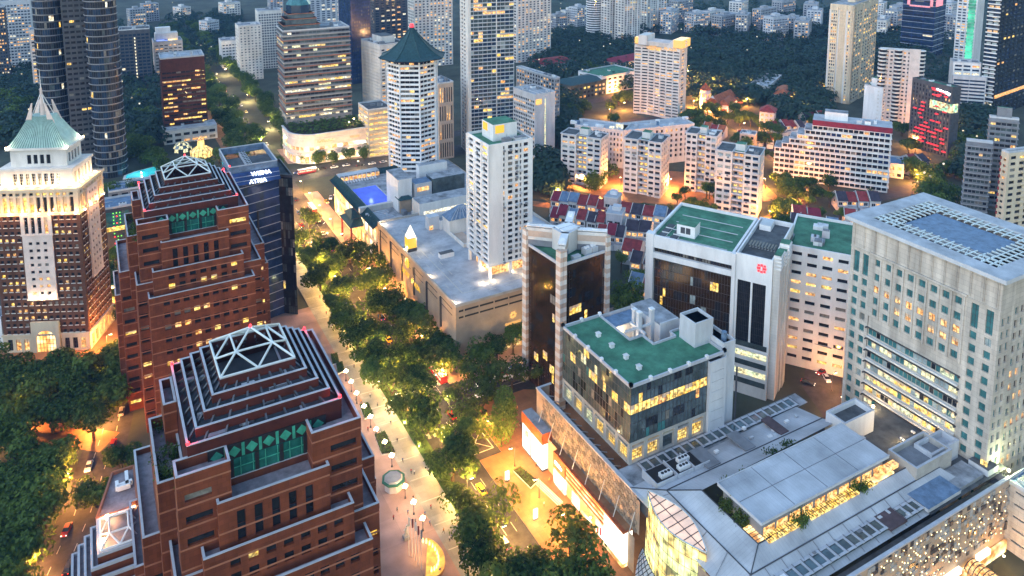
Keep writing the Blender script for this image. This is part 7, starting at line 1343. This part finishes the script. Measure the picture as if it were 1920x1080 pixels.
row(1375, 246, 1440, 252, 5, 0, ('redroof', 'rustroof', 'darkroof'), 'low row beyond the folded hotel', (), 6); row(1440, 232, 1500, 226, 5, 0, ('redroof', 'darkroof', 'redroof'), 'low row under the woods', (), 6); row(1310, 232, 1350, 238, 3, 0, ('rustroof', 'redroof'), 'short row beside the church', (), 6); row(1500, 215, 1570, 208, 5, 0, ('darkroof', 'maroon', 'redroof'), 'low row below the cream condominium', (), 6); row(1690, 300, 1730, 290, 3, 0, ('darkroof', 'redroof'), 'short row left of the black hotel', (), 6)
# ---------------- street furniture
lp = MB(); lp.cone(0, 0, 0, .5, .28, .2, 'metal_dark', 8); lp.tube((0, 0, .5), (0, 0, 6.2), .12, 'metal_dark', 6, .08); lp.tube((0, 0, 6.1), (1.2, 0, 6.4), .07, 'metal_dark', 5); LP = lp.mesh('pole')
lh = MB(); lh.box(.8, -.25, 6.35, 1.9, .25, 6.5, 'metal_dark'); lh.box(.85, -.22, 6.2, 1.85, .22, 6.35, 'lampglow'); LH = lh.mesh('lamp_head')
def street_lamp(label, x, y, rz, power, color=(1, .66, .28), grp='street lamps'):
    t = thing('street_lamp', label, 'street lamp', (x, y, 0), rz, grp); put('pole', LP, t); o = put('lamp_head', LH, t); plight(o, (1.3, 0, 5.7), power*.72, color, .35); return t
i = 0
for Y in range(150, 430, 19):
    street_lamp('street lamp on the promenade verge, %s from the bottom' % nth(i), 83.0, Y+7, 0, 3800, (1, .52, .12)); i += 1
i = 0
for Y in list(range(150, 205, 14))+list(range(226, 430, 20)):
    street_lamp('street lamp on the right pavement kerb, %s from the bottom' % nth(i), 100.8, Y+3, math.pi, 2700 if Y < 205 else 3300, (1, .44, .09)); i += 1
for i, (u, v) in enumerate(((740, 775), (843, 780), (823, 735), (1040, 660), (1000, 690))): q = at(u, v); street_lamp('bright corner lamp, %s from the left' % nth(i), q.x, q.y, .5+i, 1000, (1, .68, .3), 'corner lamps')
OR = (1, .38, .08)
for i, (x, y) in enumerate(((-22, 205), (-15, 232), (-8, 258), (-3, 282), (-2, 305), (-30, 272), (-2, 345), (-10, 380))): street_lamp('orange lamp beside the left road, %s from the bottom' % nth(i), x, y, 0, 7000, OR, 'lamps beside the left road')
for i, (x, y) in enumerate(((60, 455), (90, 442), (115, 455), (140, 446), (170, 455), (120, 480), (150, 490), (108, 500), (96, 520), (110, 560), (92, 600), (110, 650), (92, 700), (110, 760), (92, 830), (110, 900))): street_lamp('lamp along the far crossing and boulevard, %s from the near side' % nth(i), x, y, i, 2800 if y < 510 else 5600, (1, .68, .3), 'lamps at the far crossing')
for i, (x, y) in enumerate(((405, 392), (413, 425), (430, 455), (450, 485), (470, 512), (488, 545), (380, 335), (350, 290), (320, 268), (418, 266), (450, 290), (480, 312), (355, 262), (520, 320), (300, 268), (262, 282), (236, 320), (222, 350), (245, 362), (285, 330), (262, 345), (310, 300), (335, 305), (330, 520), (365, 480), (390, 525), (280, 505), (460, 440), (500, 430), (345, 470), (420, 550), (475, 400))): street_lamp('orange lamp in the mid distance streets, %s counted away from the near side' % nth(i), x, y, i, 8000, OR, 'orange lamps in the mid distance')
for i, (x, y) in enumerate(((212, 160), (222, 172), (240, 176), (206, 150))): street_lamp('orange lamp in the hospital forecourt, %s from the left' % nth(i), x, y, i, 1100, OR, 'hospital forecourt lamps')
for i, (u, v) in enumerate(((1340, 183), (1378, 176), (1312, 172), (1412, 172), (1300, 202), (1330, 160), (1545, 182), (1325, 215))): q = at(u, v); street_lamp('bright orange lamp near the church and wood edge, %s of its cluster' % nth(i), q.x, q.y, i, 15000, OR, 'bright lamps by the wood edge')
up_m = MB(); up_m.cone(0, 0, 0, .35, .2, .25, 'lampglow', 8); up_m = up_m.mesh('lamp_head'); up_b = MB(); up_b.box(-.3, -.3, -.1, .3, .3, .0, 'metal_dark'); up_b = up_b.mesh('base')
for i in range(24):
    t = thing('ground_uplight', 'small uplight among the verge hedges, %s from the bottom' % nth(i), 'lamp', (79.3, 128+i*12.3, .35), 0, 'uplights on the verge'); put('base', up_b, t); o = put('lamp_head', up_m, t); plight(o, (0, 0, .9), 210, (1, .72, .2), .3)
for i, (u, v) in enumerate(((951, 903), (1004, 975))):
    q = at(u, v); t = thing('light_pylon', ('upper', 'lower')[i]+' of two glowing advertising pylons on the orange pavement', 'pylon', (q.x, q.y, .14)); b = MB(); b.box(-.7, -.2, 0, .7, .2, .4, 'metal_dark'); b.build('base', t); b = MB(); b.box(-.65, -.15, .4, .65, .15, 3.2, 'shopwhite'); o = b.build('panel', t); plight(o, (-.8, -.8, 2), 110, (1, .75, .4), .4)
t = thing('step_rail', 'white striped low steps beside the rocky bed', 'steps', (*at(1000, 905), .14), R_(8)); b = MB()
for k in range(4): b.box(.5*k, -11, 0, .5*k+.22, 0, .16+.1*k, 'offwhite')
b.build('step', t)
# globe lamps on the plaza
gl = MB(); gl.cone(0, 0, 0, .6, .3, .18, 'metal_dark', 8); gl.tube((0, 0, .6), (0, 0, 3.6), .09, 'metal_dark', 6); GL = gl.mesh('pole'); gg = MB()
for a in range(5): c, s = (0, 0) if a == 4 else (.55*math.cos(a*1.57), .55*math.sin(a*1.57)); gg.prism([(c+.2*math.cos(k*1.047), s+.2*math.sin(k*1.047)) for k in range(6)], 3.5+(.5 if a == 4 else 0), 3.9+(.5 if a == 4 else 0), 'lampglow')
GG = gg.mesh('globe')
for i, (u, v) in enumerate(((649, 715), (659, 735), (669, 757), (683, 782), (695, 802), (706, 826), (722, 850), (735, 876), (760, 935), (776, 965), (793, 996))):
    q = at(u, v); t = thing('globe_lamp', 'five globe lamp on the pink plaza edge, %s from the top' % nth(i), 'street lamp', (q.x, q.y, .14), 0, 'globe lamps on the plaza'); put('pole', GL, t); o = put('globe', GG, t); plight(o, (0, 0, 5.0), 95, (1, .72, .42), .5)
# plaza beds, kiosk, fountain, flags
def bed(label, pts, m='lawn'):
    t = thing('planter_bed', label, 'planter', (pts[0][0], pts[0][1], .14)); o = pts[0]; P = [(p[0]-o[0], p[1]-o[1]) for p in pts]; b = MB(); b.prism(P, 0, .5, 'offwhite', 'soil'); b.build('kerb', t); b = MB(); g = random.Random(len(label))
    xs = [p[0] for p in P]; ys = [p[1] for p in P]
    for i in range(420):
        x, y = g.uniform(min(xs), max(xs)), g.uniform(min(ys), max(ys)); ins = all(((P[(k+1) % len(P)][0]-P[k][0])*(y-P[k][1])-(P[(k+1) % len(P)][1]-P[k][1])*(x-P[k][0])) > .25 for k in range(len(P)))
        if ins: s = g.uniform(.15, .32); a = g.random()*6.3; z = .5+g.random()*.35; b.poly([(x-s*math.cos(a), y-s*math.sin(a), z), (x+s*math.sin(a), y-s*math.cos(a), z+.15), (x+s*math.cos(a), y+s*math.sin(a), z), (x-s*math.sin(a), y+s*math.cos(a), z-.1)], 'hedge')
    b.build('plants', t)
def pb(*uv):
    P = [tuple(at(u, v)) for u, v in uv]; A = sum(P[i][0]*P[(i+1) % len(P)][1]-P[(i+1) % len(P)][0]*P[i][1] for i in range(len(P))); return P if A > 0 else P[::-1]
bed('large lawn bed on the plaza with globe lamps', pb((702, 818), (722, 812), (742, 852), (716, 855))); bed('small square planting bed at the top of the plaza', pb((620, 668), (632, 664), (636, 682), (624, 686))); bed('smaller planting box beside the promenade kiosk', pb((630, 685), (642, 680), (646, 698), (634, 703))); bed('yellow lit bed near the granite tower base', pb((674, 762), (690, 757), (700, 780), (684, 788)))
bed('rocky planted bed before the glowing shop box', pb((962, 885), (975, 878), (1008, 905), (995, 918)))
q = at(738, 915); t = thing('kiosk', 'octagonal kiosk with green rimmed roof on the plaza', 'kiosk', (q.x, q.y, .14)); b = MB(); b.cone(0, 0, 0, 2.6, 2.6, 2.6, 'offwhite', 8); b.build('wall', t); b = MB(); b.cone(0, 0, 2.6, 3.0, 3.4, 3.4, 'roofgreen', 8); b.cone(0, 0, 3.0, 3.4, 2.7, 2.4, 'concrete', 8); b.build('roof', t)
q = at(800, 1050); t = thing('fountain', 'curved golden fountain basin with a row of flaming jets', 'fountain', (q.x-1.5, q.y, .14)); b = MB(); n = 24; b.prism([(4.2*math.cos(i*math.pi/12-2.2)+1.5, 6.5*math.sin(i*math.pi/12-2.2)) for i in range(13)], 0, .9, 'redpaving', 'amber'); b.build('basin', t)
for i in range(12):
    a = -1.7+i*.26; b = MB(); b.cone(0, 0, 0, 1.0, .28, .05, 'fire', 6); b.cone(0, 0, -.3, 0, .18, .28, 'fire', 6); o = b.build('flame_jet', t, (1.2+2.9*math.cos(a), 4.8*math.sin(a), 1.2))
plight(o, (-2, -3, 2), 160, (1, .55, .15), 1)
for i, (u, v) in enumerate(((767, 1043), (773, 1046), (779, 1052), (784, 1060), (790, 1068))):
    q = at(u, v); t = thing('flagpole', 'slim white flagpole before the fountain, %s from the left' % nth(i), 'flagpole', (q.x, q.y, .14), 0, 'flagpoles by the fountain'); b = MB(); b.tube((0, 0, 0), (0, 0, 11), .09, 'white', 6, .05); b.build('pole', t); b = MB(); m = ('white', 'redroof', 'white', 'redroof', 'blueroof')[i]; b.poly([(.06, 0, 10.8), (.06, 0, 8.2), (.5, .15, 8.0), (.55, .1, 10.5)], m); b.build('flag', t)
q = at(762, 1010); t = thing('sculpture', 'pale figure sculpture beside the flagpoles', 'sculpture', (q.x, q.y, .14)); b = MB(); b.box(-.8, -.8, 0, .8, .8, .8, 'concrete'); b.build('plinth', t); b = MB(); b.tube((-.3, 0, .8), (-.1, 0, 2.2), .2, 'offwhite', 6, .28); b.tube((.4, .1, .8), (.05, 0, 2.2), .2, 'offwhite', 6, .28); b.tube((0, 0, 2.1), (.1, 0, 3.2), .38, 'offwhite', 7, .3); b.tube((.1, 0, 3.1), (.9, .2, 3.9), .14, 'offwhite', 5); b.tube((.1, 0, 3.1), (-.7, -.1, 2.6), .14, 'offwhite', 5); b.cone(.12, 0, 3.2, 3.75, .18, .2, 'offwhite', 7); b.build('figure', t)
# hedge along the verge and low wall
for i in range(27):
    Y = 122+i*11.2; t = thing('hedge', 'clipped hedge on the promenade verge, %s from the bottom' % nth(i), 'hedge', (80.2, Y, .16), 0, 'hedges on the verge'); b = MB(); g = random.Random(i)
    for k in range(230):
        x, y, z = g.uniform(-1.2, 1.0), g.uniform(0, 9.6), g.random()*1.1; s = g.uniform(.18, .36); a = g.random()*6.3; b.poly([(x-s*math.cos(a), y-s*math.sin(a), z-.1), (x+s*math.sin(a), y-s*math.cos(a), z+.12), (x+s*math.cos(a), y+s*math.sin(a), z+.2), (x-s*math.sin(a), y+s*math.cos(a), z)], 'hedge' if g.random() < .6 else 'leaf_light')
    b.build('leaves', t)
# shrubs on the mall roof
def shrub(label, x0, y0, x1, y1, z, n, h, m='leaf_light'):
    t = thing('roof_shrub', label, 'shrub', (x0, y0, z)); b = MB(); g = random.Random(n); k = [(g.uniform(0, x1-x0), g.uniform(0, y1-y0)) for _ in range(max(3, int((x1-x0+y1-y0)/1.3)))]
    for i in range(n):
        c = g.choice(k); x, y, zz = c[0]+g.gauss(0, .55), c[1]+g.gauss(0, .5), abs(g.gauss(.3, .5))*h; s = g.uniform(.16, .34); d = Vector((g.gauss(0, 1), g.gauss(0, 1), g.gauss(.3, 1))).normalized(); u = d.orthogonal().normalized(); v = d.cross(u); p = Vector((x, y, zz)); b.poly([p-u*s, p-v*s*.6, p+u*s, p+v*s*.6], m)
    b.build('leaves', t); b = MB()
    for c in k: b.tube((c[0], c[1], -.2), (c[0]+.2, c[1]+.1, h*.8), .06, 'bark', 4)
    b.build('stem', t)
shrub('bushy planting along the left end of the raised mall roof', 122.4, 113.5, 124.0, 126, 23.4, 1300, 2.3); shrub('green planting strip on the far side of the raised roof', 128, 123.2, 136, 125.2, 23.3, 700, 2.0); shrub('low planting on the pale roof near the skylights', 146, 127, 156, 128.6, 22.6, 700, 1.5, 'leaf'); shrub('dark bush among the lit skylight panes', 133.8, 106.8, 138, 109, 23.3, 700, 2.0, 'leaf'); shrub('dark bush farther along the skylight strip', 152.6, 106.8, 157, 109, 23.3, 600, 2.0, 'leaf')
for i, (x0, y0, x1, y1, z) in enumerate(((5.5, 142, 9.5, 160, 59.0), (6.5, 259, 9.3, 277, 59.0))): shrub(('planted terrace on the near granite tower', 'planted terrace on the farther granite tower')[i], x0, y0, x1, y1, z, 1300, 2.2, 'leaf')
# ---------------- people
def figure(seed, walk):
    g = random.Random(seed); bm = bmesh.new(); s = walk*.32
    J = dict(p=(0, 0, .94), c=(0, 0, 1.22), n=(0, .02, 1.45), h=(0, .04, 1.56), t=(0, .05, 1.72), lh=(-.09, 0, .88), rh=(.09, 0, .88), lk=(-.1, s*.6, .48), rk=(.1, -s*.2, .48), la=(-.1, s, .08), ra=(.1, -s, .1), lt=(-.1, s+.18, .04), rt=(.1, -s+.16, .04), ls=(-.18, 0, 1.4), rs=(.18, 0, 1.4), le=(-.25, -s*.4, 1.12), re=(.25, s*.4, 1.12), lw=(-.24, -s*.5+.12, .88), rw=(.24, s*.7+.1, .9))
    rad = dict(p=.14, c=.15, n=.06, h=.085, t=.09, lh=.1, rh=.1, lk=.065, rk=.065, la=.045, ra=.045, lt=.04, rt=.04, ls=.07, rs=.07, le=.045, re=.045, lw=.035, rw=.035)
    V = {k: bm.verts.new(v) for k, v in J.items()}; names = list(J)
    for a, c in (('p', 'c'), ('c', 'n'), ('n', 'h'), ('h', 't'), ('p', 'lh'), ('p', 'rh'), ('lh', 'lk'), ('lk', 'la'), ('la', 'lt'), ('rh', 'rk'), ('rk', 'ra'), ('ra', 'rt'), ('c', 'ls'), ('ls', 'le'), ('le', 'lw'), ('c', 'rs'), ('rs', 're'), ('re', 'rw')): bm.edges.new((V[a], V[c]))
    me = bpy.data.meshes.new('person'); bm.to_mesh(me); bm.free(); o = bpy.data.objects.new('person_build', me); COL.objects.link(o); md = o.modifiers.new('skin', 'SKIN'); o.modifiers.new('sub', 'SUBSURF').levels = 1
    for i, k in enumerate(names): me.skin_vertices[0].data[i].radius = (rad[k], rad[k]); me.skin_vertices[0].data[i].use_root = (k == 'p')
    bpy.context.view_layer.update(); dg = bpy.context.evaluated_depsgraph_get(); out = bpy.data.meshes.new_from_object(o.evaluated_get(dg)); bpy.data.objects.remove(o); return out
mat('skin', (.45, .28, .2), .6, 0); mat('hair', (.02, .015, .012), .6, 0); CL = [('dark', (.03, .03, .04)), ('white', (.6, .6, .58)), ('red', (.4, .05, .05)), ('blue', (.06, .1, .25)), ('grey', (.2, .2, .21)), ('orange', (.5, .2, .05))]
for n, c in CL: mat('cloth_'+n, c, .8, 0)
FG = []
for s, w in ((1, 1), (2, .6), (3, 0)):
    base = figure(s, w)
    for n, c in CL:
        me = base.copy(); me.name = 'person'; me.materials.clear()
        for q in ('skin', 'cloth_'+n, 'cloth_dark' if n != 'dark' else 'cloth_grey', 'hair'): me.materials.append(MATS[q])
        for f in me.polygons: z = f.center.z; x = abs(f.center.x); f.material_index = 3 if z > 1.7 else 0 if z > 1.44 or (x > .2 and z < 1.18) else 1 if z > .9 else 2 if z > .06 else 3
        FG.append((me, n, w))
PP = [(755, 867), (768, 772), (733, 797), (650, 655), (668, 662), (652, 655), (700, 730), (694, 745), (682, 722), (771, 888), (777, 890), (758, 900), (775, 938), (808, 955), (806, 985), (779, 982), (797, 968), (848, 1012), (843, 1015), (880, 1050), (876, 1045), (895, 1062), (765, 965), (622, 605), (630, 620), (612, 590), (600, 560), (595, 540), (590, 505), (640, 640), (664, 690), (708, 762), (720, 752), (745, 830), (832, 1000), (860, 1030), (825, 1075), (745, 960), (738, 975), (668, 752), (677, 757), (690, 808), (984, 808), (975, 800), (967, 795), (990, 815), (960, 765), (970, 770), (1000, 860), (1012, 868), (1005, 875), (1030, 905), (1040, 895), (1020, 950), (1062, 960), (1000, 835), (170, 645), (175, 640), (165, 655), (180, 635), (585, 300), (560, 296), (610, 305), (640, 302), (660, 300), (575, 308)]
PP.sort(key=lambda q: -q[1])
for i, (u, v) in enumerate(PP):
    q = at(u, v, .14); me, n, w = rnd.choice(FG); o = put('person', me, None, (q.x, q.y, .14), (0, 0, rnd.choice((0, math.pi))+rnd.uniform(-.4, .4))); wh = 'on the pale promenade' if u < 960 and v > 480 and u > 300 else 'by the glowing shops' if u >= 960 else 'by the brick tower' if u < 300 else 'before the curved mall'
    tag(o, '%s topped person %s %s, %s from the bottom' % (n, 'walking' if w else 'standing', wh, nth(i)), 'person', 'people on foot')
# ---------------- cars
CARM = {}
for n, c in (('silver', (.5, .5, .52)), ('white', (.7, .7, .7)), ('black', (.02, .02, .025)), ('red', (.35, .03, .03)), ('blue', (.04, .1, .3)), ('yellow', (.6, .4, .04))): mat('paint_'+n, c, .25, 0, spec=.6)
def car(label, x, y, rz, n):
    t = thing('car', label, 'car', (x, y, .02), rz, 'cars on the streets')
    if n not in CARM:
        b = MB(); b.prism([(-.86, -2.1), (-.7, -2.25), (.7, -2.25), (.86, -2.1), (.86, 2.0), (.65, 2.2), (-.65, 2.2), (-.86, 2.0)], .3, .85, 'paint_'+n, None, [(-.82, -2.05), (-.68, -2.2), (.68, -2.2), (.82, -2.05), (.8, 1.95), (.6, 2.1), (-.6, 2.1), (-.8, 1.95)]); body = b.mesh('body')
        b = MB(); b.prism([(-.76, -1.75), (.76, -1.75), (.76, 1.0), (-.76, 1.0)], .85, 1.4, 'gdark', 'paint_'+n, [(-.6, -1.2), (.6, -1.2), (.6, .3), (-.6, .3)]); cab = b.mesh('cabin'); w = MB(); w.tube((-.1, 0, 0), (.1, 0, 0), .32, 'black', 12); CARM[n] = (body, cab, w.mesh('wheel'))
        a = MB(); a.box(-.12, 0, 0, .12, .06, .14, 'taillight'); h = MB(); h.box(-.14, 0, 0, .14, .06, .14, 'headlight'); CARM['tl'], CARM['hl'] = a.mesh('taillight'), h.mesh('headlight')
    bd, cb, wh = CARM[n]; put('body', bd, t); put('cabin', cb, t)
    for X in (-.78, .78):
        for Y in (-1.35, 1.35): put('wheel', wh, t, (X, Y, .32))
        put('taillight', CARM['tl'], t, (X*.78, -2.29, .62)); put('headlight', CARM['hl'], t, (X*.72, 2.14, .58))
CN = ('silver', 'white', 'black', 'red', 'blue', 'yellow'); CS = []
rl_ = [(-19, 195), (-10.5, 222), (-3, 255), (2, 285), (3, 330)]
for k, (s, off) in enumerate(((.35, 2.6), (.8, -2), (1.2, 2.4), (1.55, -2.4), (1.8, 2.4), (2.3, 2.4), (2.7, -2.4), (3.2, 2), (.1, -2.4))):
    i = int(s); a, c = Vector(rl_[i]), Vector(rl_[i+1]); d = (c-a).normalized(); p = a.lerp(c, s-i)+Vector((d.y, -d.x))*off; CS.append((p.x, p.y, math.atan2(-d.x, d.y)+(0 if off > 0 else math.pi), 'on the left road'))
for k in range(16): CS.append((85+3.0*(k % 4)+rnd.uniform(-.2, .2), 160+k*17+rnd.uniform(-3, 3), 0, 'on the boulevard under the trees'))
for k in range(16): CS.append((60+k*7.5, 458+rnd.choice((-4, 0, 4))-k*.35, math.pi/2+(math.pi if k % 2 else 0), 'at the far crossing'))
for k in range(18): CS.append((97+rnd.choice((0, 3.2, 6.4)), 485+k*19+rnd.uniform(-4, 4), math.pi, 'on the far boulevard'))
for k in range(8): CS.append((108+k*11+rnd.uniform(-2, 2), 217-k*.35+(2.2 if k % 2 else -2.2), math.pi/2+(math.pi if k % 2 else 0), 'on the orange side road'))
for k, (u, v) in enumerate(((1572, 682), (1540, 700), (1550, 712), (1515, 720))): q = at(u, v); CS.append((q.x, q.y, .6+k, 'in the hospital forecourt'))
for k, (u, v) in enumerate(((940, 708), (905, 722), (965, 690), (925, 718))): q = at(u, v); CS.append((q.x, q.y, math.pi/2, 'on the side road'))
for k, (u, v) in enumerate(((1725, 345), (1732, 362), (1700, 335), (1738, 300), (1335, 190), (1320, 200), (1310, 215), (620, 372), (612, 380), (632, 368), (600, 420), (607, 440), (615, 455))): q = at(u, v); CS.append((q.x, q.y, .4*k, 'in the mid distance'))
for i, (x, y, a, wh) in enumerate(sorted(CS, key=lambda c: c[1])): n = CN[i % 6]; car('%s car %s, %s counted from the near side' % (n, wh, nth(i)), x, y, a, n)
bm_ = MB(); bm_.box(-1.25, -5.5, .45, 1.25, 5.5, 3.1, 'paint_red', 'white'); bm_.box(-1.27, -5.2, 1.6, 1.27, 5.2, 2.5, 'litp'); bm_.box(-1.0, 5.5, 1.2, 1.0, 5.53, 2.7, 'gdark'); BB = bm_.mesh('body'); bw = MB(); bw.tube((-.15, 0, 0), (.15, 0, 0), .48, 'black', 12); BW = bw.mesh('wheel')
for i, (x, y, wh) in enumerate(((98.5, 232, 'by the tan shopping podium'), (86, 345, 'under the far promenade trees'), (98, 398, 'before the hotel podium gate'), (110, 457, 'at the far crossing'))):
    t = thing('bus', 'red bus with lit window band %s' % wh, 'bus', (x, y, .02), 0 if i < 3 else math.pi/2, 'buses'); put('body', BB, t)
    for X in (-1.1, 1.1):
        for Y in (-3.4, 3.6): put('wheel', BW, t, (X, Y, .48))
    for X in (-.9, .9): put('taillight', CARM['tl'], t, (X, -5.56, .9)); put('headlight', CARM['hl'], t, (X, 5.52, .8))
# ---------------- evening haze over everything
m = bpy.data.materials.new('haze'); m.use_nodes = True; t = m.node_tree; t.nodes.clear(); o = t.nodes.new('ShaderNodeOutputMaterial'); v = t.nodes.new('ShaderNodeVolumePrincipled')
v.inputs['Color'].default_value = (.2, .46, 1, 1); v.inputs['Density'].default_value = .00008; v.inputs['Anisotropy'].default_value = 0
t.links.new(v.outputs[0], o.inputs['Volume']); MATS['haze'] = m
b = MB(); b.box(-1500, -200, -1.5, 2800, 2600, 172, 'haze'); o = b.build('haze'); o['kind'] = 'stuff'
